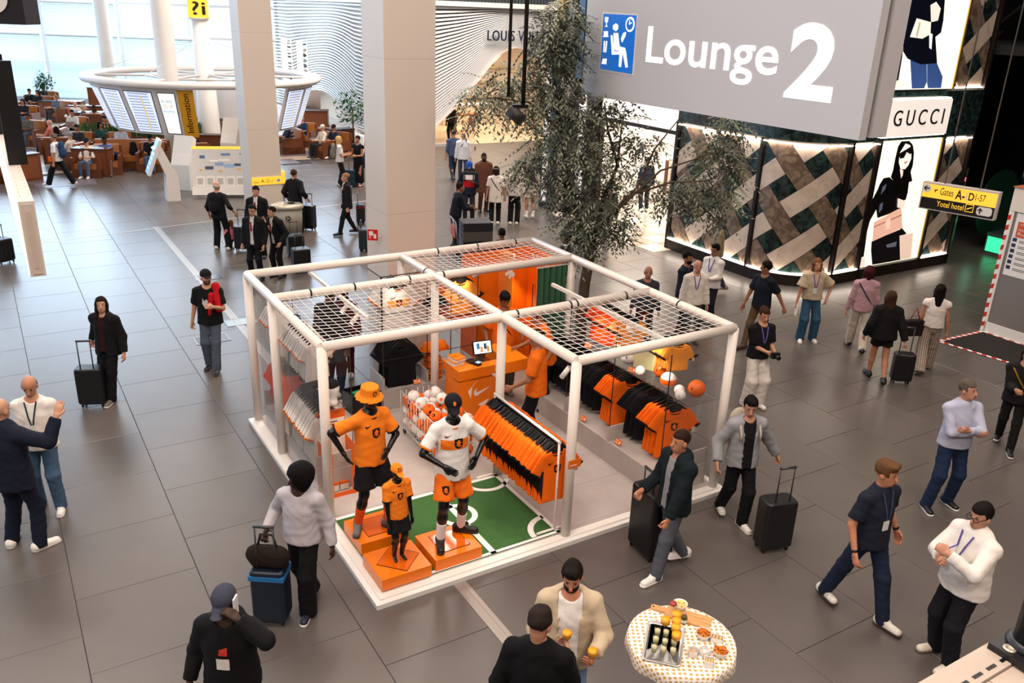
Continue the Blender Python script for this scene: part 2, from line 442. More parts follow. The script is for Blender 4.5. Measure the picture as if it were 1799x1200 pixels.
    # --- head
    Rh = rotm(head[0], head[1]); R2 = Rh if not sy else rotm(-sy) @ Rh
    hv = lambda x, y, z: hd + R2 @ A(x, y, z)
    Hd = [ell(hv(0, -.012, .028), (.076, .096, .092), R2, k=.02), ell(hv(0, .018, -.045), (.056, .068, .072), R2, k=.03), ell(hv(0, .052, -.085), (.030, .030, .026), R2, k=.025),
          cone(hv(0, -.01, -.07), nb - up * .02, .05, .055, k=.03)]
    if not mannequin:
        Hd += [cone(hv(0, .082, .012), hv(0, .103, -.03), .008, .015, k=.014), ell(hv(.077, -.008, -.012), (.012, .022, .032), R2, k=.008), ell(hv(-.077, -.008, -.012), (.012, .022, .032), R2, k=.008),
               ell(hv(.031, .096, .008), (.019, .016, .012), R2, neg=True), ell(hv(-.031, .096, .008), (.019, .016, .012), R2, neg=True),
               ell(hv(0, .082, -.062), (.026, .012, .011), R2, k=.008)]
    else: Hd += [cone(hv(0, .08, .01), hv(0, .096, -.03), .008, .013, k=.02)]
    V1, F1 = mesh_sdf(Hd, head_h)
    Vs, Fs = [V0, V1], [F0, F1 + len(V0)]; nV = len(V0) + len(V1)
    # --- hands
    for i in (0, 1):
        d = wr[i] - el[i]; d /= np.linalg.norm(d)
        pn = A(*(palms[i])) if palms and palms[i] is not None else A(-1 if i == 0 else 1, .15, 0)
        if lod < 2: Pv = hand_prims(wr[i], d, pn, 1 if i == 0 else -1, curl[i], 1.)
        else: Pv = hand_prims(wr[i], d, pn, 1, curl[i], 1.05)
        v, f = mesh_sdf(Pv, hand_h); Vs.append(v); Fs.append(f + nV); nV += len(v)
    sc = Vector((s, s, s))
    body = mesh_np('body', np.concatenate(Vs) * s, np.concatenate(Fs), sk, root)
    out = {'root': root, 'body': body, 'hd': hd * s, 'R2': R2, 'wr': [w * s for w in wr], 'el': [e * s for e in el], 's': s, 'up': up, 'fw': fw, 'rt': rt, 'pc': pc * s, 'nb': nb * s, 'toe': toe, 'an': [a * s for a in an], 'sh': [a * s for a in sh]}
    def mk(nm, P, hh, mat):
        v, f = mesh_sdf(P, hh, .0045 if nm == 'hair' else .004 if nm not in ('beard', 'hat', 'shoe', 'sock') else 0.); return mesh_np(nm, v * s, f, mat, root)
    def garment(spec, infl, nm):
        """spec: c colour, sleeve 0..1 (0 none, .5 short, 1 long), hem metres below pelvis, open width, collar, hood"""
        g = infl + spec.get('infl', 0); sl = spec.get('sleeve', .5); hem = spec.get('hem', .08); P = []
        lo_ = pc - up * hem
        if sit: lo_ = pc - up * .05
        fl = spec.get('flare', 0.)
        P += [cone(chest, lo_, .153 * bw + g, .184 * bw + g + fl, FL(.76), k=.05, cut=True), cone(chest, nb - up * .08, .155 * bw + g, .122 * bw + g, FL(.72), k=.05),
              cone(sh[0], nb - up * .03, .054 + g, .056 + g, k=.05), cone(sh[1], nb - up * .03, .054 + g, .056 + g, k=.05)]
        if belly: P.append(ell(pc + up * .12 + fw * .07 * belly, (.145 * bw + g, .11 * belly + g + .01, .17), k=.06))
        col = spec.get('collar', 0)
        if col: P.append(cone(nb - up * .06, nb + up * (.01 + .03 * col), .072 + g * .6, .066 + g * .6, k=.02, cut=True))
        for i in (0, 1):
            w = spec.get('wide', 0)
            if sl <= .5: 
                e = sh[i] + (el[i] - sh[i]) * (sl * 1.55); P.append(cone(sh[i], e, .054 * (1 + .5 * (bw - 1)) + g, .056 + g + w + .006, k=.035, cut=True))
            else:
                P.append(cone(sh[i], el[i], .053 * (1 + .5 * (bw - 1)) + g, .046 + g + w, k=.035)); t = min(1, (sl - .5) * 2)
                P.append(cone(el[i], el[i] + (wr[i] - el[i]) * (t * .97), .045 + g + w, .032 + g + w, k=.02, cut=True))
        if spec.get('hood'):
            P += [ell(nb - fw * .075 + up * .0, (.105, .06, .075), np.stack([rt, fw, up], 1), k=.03), cone(nb + rt * .07 - up * .02 + fw * .02, nb - rt * .07 - up * .02 + fw * .02, .035, .035, k=.03)]
        if spec.get('open'):
            o = spec['open']; P.append(cutbox(pc + up * .2 + fw * .22, (o, .2, .36), np.stack([rt, fw, up], 1)))
            P.append(cutbox(nb - up * .02 + fw * .15, (o * 1.25, .12, .12), np.stack([rt, fw, up], 1)))
        else:
            nk = spec.get('neck', .055)
            if not col: P.append(ell(nb + up * .035 + fw * .035, (nk + .02, nk + .045, .062), np.stack([rt, fw, up], 1), neg=True))
        return mk(nm, P, cl_h, spec.get('m') or cloth(spec['c']))
    if top: out['top'] = garment(top, .012, top.get('name', 'shirt'))
    if jacket: out['jacket'] = garment(jacket, .027, jacket.get('name', 'jacket'))
    if bottom:
        g = .012 + bottom.get('infl', 0); P = []; ln = bottom.get('len', 1.); w = bottom.get('wide', 0.)
        if bottom.get('skirt'):
            P = [cone(pc + up * .1, pc, .13 * bw + g, .15 * bw + g, FL(.8), k=.05), cone(pc, (an[0] + an[1]) / 2 * ln + pc * (1 - ln), .155 * bw + g, .16 + w, k=.05, cut=True)]
        else:
            P = [cone(pc - A(0, 0, .03), pc + up * .09, .142 * bw + g * .6, .134 * bw + g * .5, FL(.76), k=.03, cut=True)]
            if belly: P.append(ell(pc + up * .04 + fw * .04 * belly, (.14 * bw, .09 * belly + .02, .12), k=.05))
            for i in (0, 1):
                if ln <= .5:
                    P.append(cone(hip[i], hip[i] + (kn[i] - hip[i]) * ln * 2, .080 * bw + g * .7, .074 + g + w, k=.04, cut=True))
                else:
                    P += [cone(hip[i], kn[i], .080 * bw + g * .7, .058 + g + w * .7, k=.03)]
                    e = kn[i] + (an[i] - kn[i]) * ((ln - .5) * 2) + (A(0, 0, -.055) if ln >= 1 else 0)
                    P.append(cone(kn[i], e, .059 + g + w * .7, .046 + g + w, k=.03, cut=True))
        out['bottom'] = mk(bottom.get('name', 'trousers'), P, cl_h, bottom.get('m') or cloth(bottom['c']))
    for i in (0, 1):
        a, t = an[i], toe[i]; fl = A(*feet[i]); tilt = 0.
        z0 = a[2] - .085; c0 = A(a[0], a[1], z0)
        if socks: mk('sock', [cone(a + (kn[i] - a) * socks[1], a - A(0, 0, .03), .056, .046, k=.02, cut0=True)], cl_h * .8, cloth(socks[0]))
        if shoes:
            P = [cone(c0 - t * .045 + A(0, 0, .045), c0 + t * .16 + A(0, 0, .030), .045, .040, k=.03), cone(c0 - t * .035 + A(0, 0, .05), c0 + t * .02 + A(0, 0, .105), .045, .049, k=.04, cut=True),
                 cutbox(c0 + A(0, 0, -.05), (.4, .4, .05))]
            sh_o = mk('shoe', P, max(.009, cl_h * .7), M('shoe_' + shoes.lstrip('#'), shoes, .45, noise=(20, .1)))
            if sole and lod < 2:
                v, f = mesh_sdf([cone(c0 - t * .047 + A(0, 0, .012), c0 + t * .165 + A(0, 0, .012), .047, .043, k=.03), cutbox(c0 + A(0, 0, .10), (.4, .4, .072)), cutbox(c0 + A(0, 0, -.05), (.4, .4, .05))], .008)
                mesh_np('sole', v * s, f, M('sole_' + sole.lstrip('#'), sole, .6), sh_o)
    # --- hair, face
    if hair:
        P = []
        if hair == 'buzz': P = [ell(hv(0, -.017, .036), (.082, .099, .094), R2), cutbox(hv(0, .11, -.02), (.12, .085, .075), R2), cutbox(hv(0, .0, -.12), (.12, .2, .1), R2)]
        elif hair == 'short': P = [ell(hv(0, -.018, .042), (.086, .104, .097), R2), cutbox(hv(0, .115, -.025), (.12, .085, .085), R2), cutbox(hv(0, .05, -.14), (.12, .1, .12), R2), cutbox(hv(0, 0, -.17), (.12, .2, .1), R2)]
        elif hair == 'fringe': P = [ell(hv(0, -.02, .01), (.083, .097, .075), R2), cutbox(hv(0, .11, 0), (.12, .11, .2), R2), cutbox(hv(0, 0, .14), (.2, .2, .09), R2), cutbox(hv(0, 0, -.16), (.2, .2, .1), R2)]
        elif hair == 'quiff': P = [ell(hv(0, -.015, .045), (.086, .104, .098), R2), ell(hv(0, .055, .105), (.062, .045, .035), R2, k=.02), cutbox(hv(0, .13, -.035), (.12, .085, .095), R2), cutbox(hv(0, .0, -.17), (.12, .2, .1), R2)]
        elif hair == 'long': P = [ell(hv(0, -.02, .035), (.092, .108, .102), R2), cone(hv(0, -.06, -.02), hv(0, -.10, -.30), .085, .06, (R2 @ A(0, 1, 0), .6), k=.04), cone(hv(.07, -.01, 0), hv(.075, .0, -.22), .032, .028, k=.03), cone(hv(-.07, -.01, 0), hv(-.075, .0, -.22), .032, .028, k=.03), cutbox(hv(0, .125, -.06), (.058, .09, .13), R2)]
        elif hair == 'bob': P = [ell(hv(0, -.02, .03), (.096, .108, .105), R2), cone(hv(.06, -.02, 0), hv(.07, -.01, -.12), .04, .035, k=.03), cone(hv(-.06, -.02, 0), hv(-.07, -.01, -.12), .04, .035, k=.03), cone(hv(0, -.07, 0), hv(0, -.07, -.10), .06, .05, k=.03), cutbox(hv(0, .125, -.05), (.06, .09, .12), R2)]
        elif hair == 'afro': P = [ell(hv(0, -.035, .03), (.145, .14, .13), R2), ell(hv(.08, -.01, -.04), (.06, .07, .08), R2, k=.04), ell(hv(-.08, -.01, -.04), (.06, .07, .08), R2, k=.04), cutbox(hv(0, .13, -.05), (.062, .09, .115), R2)]
        elif hair == 'bun': P = [ell(hv(0, -.018, .04), (.086, .103, .096), R2), ell(hv(0, -.10, .06), (.04, .035, .04), R2, k=.02), cutbox(hv(0, .115, -.03), (.12, .085, .09), R2), cutbox(hv(0, .05, -.14), (.12, .1, .12), R2), cutbox(hv(0, 0, -.17), (.12, .2, .1), R2)]
        if P: out['hair'] = mk('hair', P, head_h * 1.15, M('hair_' + hair_c.lstrip('#'), hair_c, .75, noise=(60, .35), spec=.12))
    if beard:
        out['beard'] = mk('beard', [ell(hv(0, .028, -.06), (.062, .070, .062), R2), cutbox(hv(0, .0, .03), (.12, .15, .065), R2), cutbox(hv(0, -.09, -.05), (.12, .09, .2), R2), ell(hv(0, .092, -.062), (.022, .02, .009), R2, neg=True)], head_h, M('hair_' + beard.lstrip('#'), beard, .75, noise=(60, .35), spec=.12))
    if cap:
        P = [ell(hv(0, -.012, .045), (.092, .110, .098), R2), cutbox(hv(0, 0, -.075), (.2, .2, .1), R2)]
        if cap[1] == 'cap': P.append(cone(hv(0, .07, .036), hv(0, .155, .018), .062, .050, (R2 @ A(0, -.1, 1), .16), k=.01))
        elif cap[1] == 'back': P.append(cone(hv(0, -.07, .03), hv(0, -.155, .01), .062, .050, (R2 @ A(0, .1, 1), .16), k=.01))
        elif cap[1] == 'bucket': P = [cone(hv(0, -.01, .135), hv(0, -.01, .03), .094, .106, k=.008, cut=True, cut0=True), cone(hv(0, -.01, .042), hv(0, -.01, .004), .108, .160, k=.012, cut=True, cut0=True)]
        out['cap'] = mk('hat', P, head_h * 1.1, cloth(cap[0]))
    if not mannequin and lod < 2:
        Rm = Matrix(R2.tolist())
        for sx in (-1, 1):
            MB().ball(hv(sx * .031, .079, .010) * s, .0095 * s, 6, 4, (1, .55, .5), rot=Rm).build('eye', FACE_D, root); MB().ball(hv(sx * .032, .0845, .030) * s, .017 * s, 6, 4, (1, .35, .14), rot=Rm).build('eyebrow', FACE_D, root)
        mb = MB(); mb.ball(hv(0, .092, -.064) * s, .024 * s, 6, 4, (1, .3, .28), rot=Rm); mb.build('lips', LIPS if skin_c > '#8' else M('lips_dark', '#5a2f2a', .5), root)
    if glasses:
        mb = MB(); 
        for sx in (-1, 1):
            pts = [hv(sx * .034 + .027 * math.cos(a), .104, .008 + .02 * math.sin(a)) * s for a in np.linspace(0, 2 * math.pi, 9)[:-1]]; mb.tube(pts, .0035 * s, 5, closed=True)
            mb.tube([hv(sx * .062, .10, .012) * s, hv(sx * .08, -.01, .012) * s], .003 * s, 5)
        mb.tube([hv(-.01, .104, .012) * s, hv(.01, .104, .012) * s], .003 * s, 5); mb.build('glasses', BLACKM, root)
    if lanyard and (top or jacket):
        lc, badge = (lanyard, True) if isinstance(lanyard, str) else lanyard
        g = out.get('top'); bv = bvh_of(g); mb = MB()
        for sx in (-1, 1):
            prev = None
            for t in np.linspace(0, 1, 9):
                p0 = (nb + rt * sx * (.062 - .052 * t) - up * (.0 + .27 * t) + fw * .5) * s
                hit = bv.ray_cast(Vector(p0), Vector(-fw), 2.)
                q = (hit[0] + Vector(fw) * .008) if hit[0] else Vector((nb + rt * sx * (.062 - .052 * t) - up * .27 * t + fw * .06) * s)
                a, b = q - Vector(rt) * .009, q + Vector(rt) * .009
                if prev: mb.add([prev[0], prev[1], b, a], [(0, 1, 2, 3)])
                prev = (a, b)
        lo = mb.build('lanyard', cloth(lc), root)
        if badge:
            q = (prev[0] + prev[1]) / 2; mb = MB(); mb.box(q - Vector(up) * .06, (.075, .006, .105), 0); mb.build('badge', M('badge_card', '#d9d6d2', .4), lo)
    return out
_bv = {}
def bvh_of(o):
    me = o.data; n = len(me.vertices); co = np.empty(n * 3, np.float32); me.vertices.foreach_get('co', co)
    return BVHTree.FromPolygons([Vector(q) for q in co.reshape(-1, 3)], [tuple(p.vertices) for p in me.polygons])
def in_poly(x, y, P):
    c = False; n = len(P); j = n - 1
    for i in range(n):
        xi, yi = P[i]; xj, yj = P[j]
        if (yi > y) != (yj > y) and x < (xj - xi) * (y - yi) / (yj - yi + 1e-12) + xi: c = not c
        j = i
    return c
def decal(obj, name, poly, center, ex, ey, mat, step=.005, off=.004, parent=None, bv=None):
    """flat print that follows the cloth: poly in (ex, ey) around center, thrown along -(ex x ey)"""
    bv = bv or bvh_of(obj); c, ex, ey = Vector(center), Vector(ex).normalized(), Vector(ey).normalized(); n = ex.cross(ey)
    xs = [p[0] for p in poly]; ys = [p[1] for p in poly]; x0, x1, y0, y1 = min(xs), max(xs), min(ys), max(ys)
    nx, ny = max(1, int((x1 - x0) / step + .5)), max(1, int((y1 - y0) / step + .5)); sx, sy_ = (x1 - x0) / nx, (y1 - y0) / ny
    vid = {}; mb = MB(); vs, fs = [], []
    def vtx(i, j):
        if (i, j) not in vid:
            p = c + ex * (x0 + i * sx) + ey * (y0 + j * sy_); h = bv.ray_cast(p + n * .6, -n, 1.4)
            vid[i, j] = None if h[0] is None else len(vs)
            if h[0] is not None: vs.append(h[0] + n * off)
        return vid[i, j]
    for i in range(nx):
        for j in range(ny):
            if in_poly(x0 + (i + .5) * sx, y0 + (j + .5) * sy_, poly):
                q = [vtx(i, j), vtx(i + 1, j), vtx(i + 1, j + 1), vtx(i, j + 1)]
                if None not in q and max((vs[q[0]] - vs[q[2]]).length, (vs[q[1]] - vs[q[3]]).length) < 6 * step: fs.append(q)
    if not fs: return None
    mb.add(vs, fs, 0, True); return mb.build(name, mat, parent if parent is not None else obj.parent)
SHIELD = [(-.5, .55), (0, .62), (.5, .55), (.5, -.1), (.38, -.42), (0, -.66), (-.38, -.42), (-.5, -.1)]
LION = [(-.05, .5), (.2, .42), (.15, .25), (.33, .2), (.36, .02), (.2, .08), (.12, -.02), (.3, -.2), (.22, -.45), (.08, -.3), (-.02, -.5), (-.15, -.35), (-.05, -.15), (-.3, -.28), (-.35, -.1), (-.15, .0), (-.36, .12), (-.3, .3), (-.12, .2), (-.2, .38)]
SWOOSH = [(-.5, -.05), (-.42, -.18), (-.28, -.2), (.5, .2), (-.18, .02), (-.33, .0), (-.36, .1), (-.3, .24), (-.45, .12)]
def scaled(P, s, dx=0., dy=0.): return [(x * s + dx, y * s + dy) for x, y in P]

# ================================================================ the hall
def on_plane(px, py, o, ex):
    """(along, height) on the vertical plane through o with horizontal direction ex, for a photograph pixel"""
    d = C_FWD + C_RIGHT * ((px - 899.5) / CAM_F) - C_UP * ((py - 600) / CAM_F); O = Vector((0, 0, CAM_H)); n = Vector(ex).cross(Z_)
    q = O + d * ((Vector(o) - O).dot(n) / d.dot(n)); return ((q - Vector(o)).dot(ex), q.z)
# ---- floor: big square tiles laid in half-bond courses
FLOOR_M = M('floor_tile', '#59524e', .32, noise=(3.2, .10), spec=1.0)
_nt = FLOOR_M.node_tree; _b = _nt.nodes['Principled BSDF']
_oi = _nt.nodes.new('ShaderNodeObjectInfo'); _hs = _nt.nodes.new('ShaderNodeHueSaturation')
_mr = _nt.nodes.new('ShaderNodeMapRange'); _mr.inputs[3].default_value = .93; _mr.inputs[4].default_value = 1.07
_lk = [l for l in _nt.links if l.to_socket == _b.inputs['Base Color']][0]; _src = _lk.from_socket
_nt.links.new(_oi.outputs['Random'], _mr.inputs[0]); _nt.links.new(_mr.outputs[0], _hs.inputs['Value']); _nt.links.new(_src, _hs.inputs['Color']); _nt.links.new(_hs.outputs[0], _b.inputs['Base Color'])
floor = thing('floor', 'large grey square floor tiles of the hall', None, kind='structure')
mb = MB(); mb.bx(-45, 32, -12, 56, -.30, -.006); mb.build('subfloor', M('grout', '#37322f', .8), floor)
TS, A0, B0 = 1.193, 1.262, 11.93
def ab(a, b, z=0.): return N_ * a + T_ * b + Z_ * z
LB = 33.2                                  # lounge edge along T
tm = MB(); g = .0035; bv_ = .003
tm.v = [(x, y, z) for (e, z) in ((0, -.006), (0, -bv_), (bv_, 0)) for x, y in ((g + e, g + e), (TS - g - e, g + e), (TS - g - e, TS - g - e), (g + e, TS - g - e))]
tm.f = [(8, 9, 10, 11)] + [(l * 4 + i, l * 4 + (i + 1) % 4, l * 4 + 4 + (i + 1) % 4, l * 4 + 4 + i) for l in (0, 1) for i in range(4)]
tm.m = [0] * len(tm.f); tm.sm = [False] * len(tm.f)
tile_me = tm.mesh('tile', FLOOR_M); cells = []
for i in range(-14, 26):
    for j in range(-14, 32):
        a = A0 + i * TS; b = B0 + j * TS + (0 if i % 2 else .5965)
        if b + TS > LB and a + .5 * TS < 15: continue
        c = ab(a + TS / 2, b + TS / 2); dv = c - Vector((0, 0, CAM_H)); dep = dv.dot(C_FWD)
        if dep < 1: continue
        px = 899.5 + CAM_F * dv.dot(C_RIGHT) / dep; py = 600 - CAM_F * dv.dot(C_UP) / dep; mgn = CAM_F / dep * 1.2
        inv = -mgn < px < 1799 + mgn and 150 < py < 1200 + mgn
        kc = c - KO; kx, ky = kc.dot(N_), kc.dot(T_)
        if 0.6 < kx < 4.0 and -4.1 < ky < -.5: inv = False
        cells.append((not inv, dep, a, b))
cells.sort()
rest = MB()
for k, (far, dep, a, b) in enumerate(cells):
    if k < 300 and not far:
        inst('tile', tile_me, floor, mw=basis(ab(a, b), N_, T_))
    else:
        m4 = basis(ab(a, b), N_, T_); rest.add([m4 @ Vector(v) for v in tile_me.vertices and [q.co for q in tile_me.vertices]], [tuple(p.vertices) for p in tile_me.polygons])
ro = rest.build('tile_field', FLOOR_M, floor); ro['kind'] = 'stuff'
# pale metal expansion joint, power hatches, thin pale line
JOINT = M('brushed_steel', '#aaa29b', .35, .6)
jt = MB(); _ja = A0 + 2 * TS
for w0, w1, z in ((-.075, -.022, .006), (.022, .075, .006), (-.022, .022, .003)): jt.add([ab(_ja + x, b, zz) for zz in (0, z) for b in (3.5, 24.2) for x in (w0, w1)], [(4, 5, 7, 6), (0, 2, 6, 4), (1, 5, 7, 3), (0, 4, 5, 1)])
tag(jt.build('trim_1', JOINT), 'pale metal expansion joint strip set in the grey floor', kind='structure')
mb = MB(); p0, p1 = G(10, 435), G(760, 338); d = (p1 - p0).normalized(); q = Vector((-d.y, d.x, 0)) * .016
mb.add([p0 - q + Z_ * .003, p1 - q + Z_ * .003, p1 + q + Z_ * .003, p0 + q + Z_ * .003], [(0, 1, 2, 3)]); tag(mb.build('trim_2', M('pale_line', '#e8e3dc', .4)), 'thin pale line inlaid across the far floor', kind='structure')
for n_, (px, py, lb) in enumerate(((366, 487, 'floor power hatch with steel rim in front of the capped man'), (424, 565, 'clear floor lamp plate beside the kiosk back corner'), (372, 596, 'floor power hatch just behind the capped man'))):
    c = G(px, py); t = thing('floor_hatch', lb, 'floor hatch', c, YAW)
    mb = MB()
    for x0, x1, y0, y1 in ((-.3, .3, -.2, -.17), (-.3, .3, .17, .2), (-.3, -.27, -.17, .17), (.27, .3, -.17, .17)): mb.bx(x0, x1, y0, y1, .0, .008)
    mb.build('frame', M('hatch_rim', '#8f8a88', .3, .8), t); mb = MB(); mb.bx(-.27, .27, -.17, .17, 0, .005); mb.build('lid', M('hatch_%d' % (n_ == 1), '#8fa09c' if n_ == 1 else '#4a4542', .25), t)
# ---- lounge and shop floors
mb = MB(); mb.add([ab(-28, LB, .002), ab(16, LB, .002), ab(16, 62, .002), ab(-28, 62, .002)], [(0, 1, 2, 3)])
lf = tag(mb.build('floor_lounge', M('cream_terrazzo', '#b3a18d', .3, noise=(2, .06))), 'cream stone floor of the seating lounge', kind='structure')
pt = MB(); pt.bx(-.9, .9, -.55, .55, .001, .006); pme = pt.mesh('dark_slab', M('dark_slab', '#6d6670', .35, noise=(3, .15)))
for px, py in ((70, 298), (45, 265), (330, 300), (525, 270), (115, 322), (30, 318), (480, 285)): inst('dark_slab', pme, lf, mw=basis(G(px, py), N_, T_))
# ---- ceiling, back wall and dark right end (outside the frame, they shape the light)
mb = MB(); mb.bx(-45, 32, -12, 56, CEIL_Z, CEIL_Z + .3); tag(mb.build('ceiling', M('ceiling_white', '#cbbfb4', .8)), kind='structure')
mb = MB(); mb.bx(-45, 32, -12.3, -12, 0, CEIL_Z); tag(mb.build('wall_back', M('wall_dim', '#8a7d74', .8)), kind='structure')
mb = MB(); mb.bx(32, 32.3, -12, 56, 0, CEIL_Z); tag(mb.build('wall_right', M('wall_dark', '#141312', .9)), kind='structure')
# ---- glazed wall with blinds
WY = 50.0
wf = thing('window_1', 'tall glazed wall with white frames and half-lowered blinds', None, (0, WY, 0), kind='structure')
WX = [-40, -35.2, -30.2, -26.6, -22.3, -17.8, -13.6, -9]
WZ = [.25, 2.15, 3.72, 5.4, 7.2, 9.0, 12.0, CEIL_Z]
FRM = M('window_white', '#f2f2f0', .4)
for x in WX: MB().bx(x - .1, x + .1, -.12, .12, 0, CEIL_Z).build('mullion', FRM, wf)
for z in WZ[:-1]: MB().bx(-40, -9, -.09, .09, z - .07 if z > 3 else z - .04, z + .07 if z > 3 else z + .04).build('transom', FRM, wf)
MB().bx(-40, -9, -.18, .1, 0, .25).build('sill', M('sill_grey', '#aab2b8', .5), wf)
for i in range(len(WX) - 1):
    for j in range(len(WZ) - 1): MB().bx(WX[i] + .1, WX[i + 1] - .1, -.006, .006, WZ[j] + .05, WZ[j + 1] - .05).build('pane', GLASS, wf)
BL = M('blind_slat', '#c6d6e0', .5)
for n_, (i, z0, z1) in enumerate(((1, .3, 3.6), (2, .3, 3.6), (3, .3, 3.6), (1, 3.8, 9.0), (2, 3.8, 9.0), (4, .3, 3.6), (0, .3, 9.), (3, 3.8, 5.3))):
    t = thing('venetian_blind', ['pale blue venetian blind behind the black pillar', 'wide pale blue venetian blind above the tan sofas', 'pale blue blind beside the green exit sign', 'upper blind behind the hanging black clock box', 'upper blind of pale slats left of the slanted column', 'lowered blind behind the question mark column', 'tall blind at the far left edge', 'small upper blind between two white columns'][n_], 'blind', (0, WY - .22, 0), group='blinds on the glazed wall')
    mb = MB(); z = z0
    while z < z1:
        mb.add([(WX[i] + .14, -.05, z), (WX[i + 1] - .14, -.05, z), (WX[i + 1] - .14, .05, z + .085), (WX[i] + .14, .05, z + .085)], [(0, 1, 2, 3)]); z += .105
    mb.build('slats', BL, t)['kind'] = 'stuff'
    MB().bx(WX[i] + .14, WX[i + 1] - .14, -.06, .06, z1, z1 + .08).build('headrail', FRM, t)
# ---- columns
COLM = M('column_cream', '#ddd0c4', .45, noise=(.6, .03))
def column(n_, px, py, w, h=CEIL_Z):
    c = G(px, py); m4 = basis(c, N_, T_); mb = MB(); mb.bx(0, w, 0, w, 0, h); o = mb.build('column_%d' % n_, COLM); o.matrix_world = m4
    mb = MB()
    for q in (2.5, 5.0, 7.5): mb.bx(-.001, w + .001, -.001, w + .001, q, q + .006)
    j = mb.build('panel_joint', M('joint_beige', '#b3a79c', .6), o); return o, m4  # thin darker beige band at each panel joint
col_c, mc = column(1, 684, 620, .905); tag(col_c, 'wide square cream column right behind the kiosk', kind='structure')
col_l, ml = column(2, 446, 388, .86); tag(col_l, 'square cream column with the yellow gates sign', kind='structure')
def round_col(n_, base, r0, r1, h, lb):
    mb = MB(); mb.lathe([(r0, 0), (r0, h * .2), (r1, h)], 24); o = mb.build('column_%d' % n_, M('column_white', '#eeeae6', .4)); o.location = base; return tag(o, lb, kind='structure')
round_col(3, G(201, 196), .36, .36, CEIL_Z, 'slender white round column at the glazed wall')
round_col(4, G(311, 283), .36, .36, CEIL_Z, 'white round column behind the information ring')
QI = G(372, 268); round_col(5, QI, .42, .30, 5.0, 'tapered white column carrying the question mark cube')
round_col(6, G(335, 175), .36, .36, CEIL_Z, 'far white round column by the window')
# ---- ribbed white shop facade
RIB = M('rib_white', '#e9eaec', .35); REV = M('reveal_blush', '#f3dccd', .45)
oR = Vector((-3.9, 38.7, 0)); fr = thing('wall_ribbed_right', 'white ribbed shop wall sweeping down around an arched entrance', None, oR, YAW, kind='structure')
def arch(s):  # height of the entrance edge along the wall
    P = [(-.6, .3), (.08, .85), (1.15, 1.73), (2., 2.58), (2.85, 3.5), (3.5, 4.0), (4.1, 4.2), (4.7, 4.12), (5.3, 3.8), (6.6, 2.8), (8, 1.4), (9, .3)]
    for (a, b), (c, d) in zip(P, P[1:]):
        if a <= s <= c:
            t = (s - a) / (c - a); return b + (d - b) * t
    return .0
ss = [-.6 + i * .2 for i in range(49)]
NR = 34; top = 5.85
for k in range(NR):
    f = (k + .5) / NR; pts = []
    for s in ss:
        a = arch(s); a = max(a, .12); z = a + (top - a) * (f ** 1.15); pts.append((s, -.10 - .10 * math.sin(f * 3.1) - .05 * math.sin(s * .9 + 1), z))
    mb = MB()
    for i in range(len(pts) - 1):
        (x0, y0, z0), (x1, y1, z1) = pts[i], pts[i + 1]; th0 = (top - max(arch(x0), .12)) / NR * .62; th1 = (top - max(arch(x1), .12)) / NR * .62
        mb.add([(x0, y0, z0 - th0 / 2), (x1, y1, z1 - th1 / 2), (x1, y1, z1 + th1 / 2), (x0, y0, z0 + th0 / 2), (x0, y0 + .12, z0 - th0 / 2), (x1, y1 + .12, z1 - th1 / 2), (x1, y1 + .12, z1 + th1 / 2), (x0, y0 + .12, z0 + th0 / 2)], [(0, 1, 2, 3), (3, 2, 6, 7), (1, 0, 4, 5)])
    mb.build('rib', RIB, fr)
mb = MB()
for i in range(len(ss) - 1):
    a0, a1 = max(arch(ss[i]), .1), max(arch(ss[i + 1]), .1); mb.add([(ss[i], .06, a0), (ss[i + 1], .06, a1), (ss[i + 1], .06, 6), (ss[i], .06, 6)], [(0, 1, 2, 3)])
mb.build('backing', M('rib_gap', '#a9a7a6', .6), fr)
mb = MB()
for i in range(len(ss) - 1):
    a0, a1 = max(arch(ss[i]), .0), max(arch(ss[i + 1]), .0)
    mb.add([(ss[i], -.24, a0), (ss[i + 1], -.24, a1), (ss[i + 1], 1.3, a1 - .55 if a1 > .6 else 0), (ss[i], 1.3, a0 - .55 if a0 > .6 else 0)], [(3, 2, 1, 0)], 0, True)
mb.build('arch_reveal', REV, fr)
MB().bx(-.8, 10, -.3, 4, 5.85, 6.05).build('cornice', WHITE, fr)
MB().bx(-.7, .7, -.34, -.05, 0, .12).build('plinth', M('plinth_grey', '#b7b2ad', .4), fr)
lt = tag(text('shop_sign', 'LOUIS VUITTON', .62, M('sign_navy', '#1d2740', .35), mw=None, ext=.03, spacing=1.12, sx=.78), 'navy raised letters spelling the shop name over the arch', 'shop sign')
lt.matrix_world = basis(oR + N_ * 2.48 - T_ * .36 + Z_ * 4.5, N_, Z_)
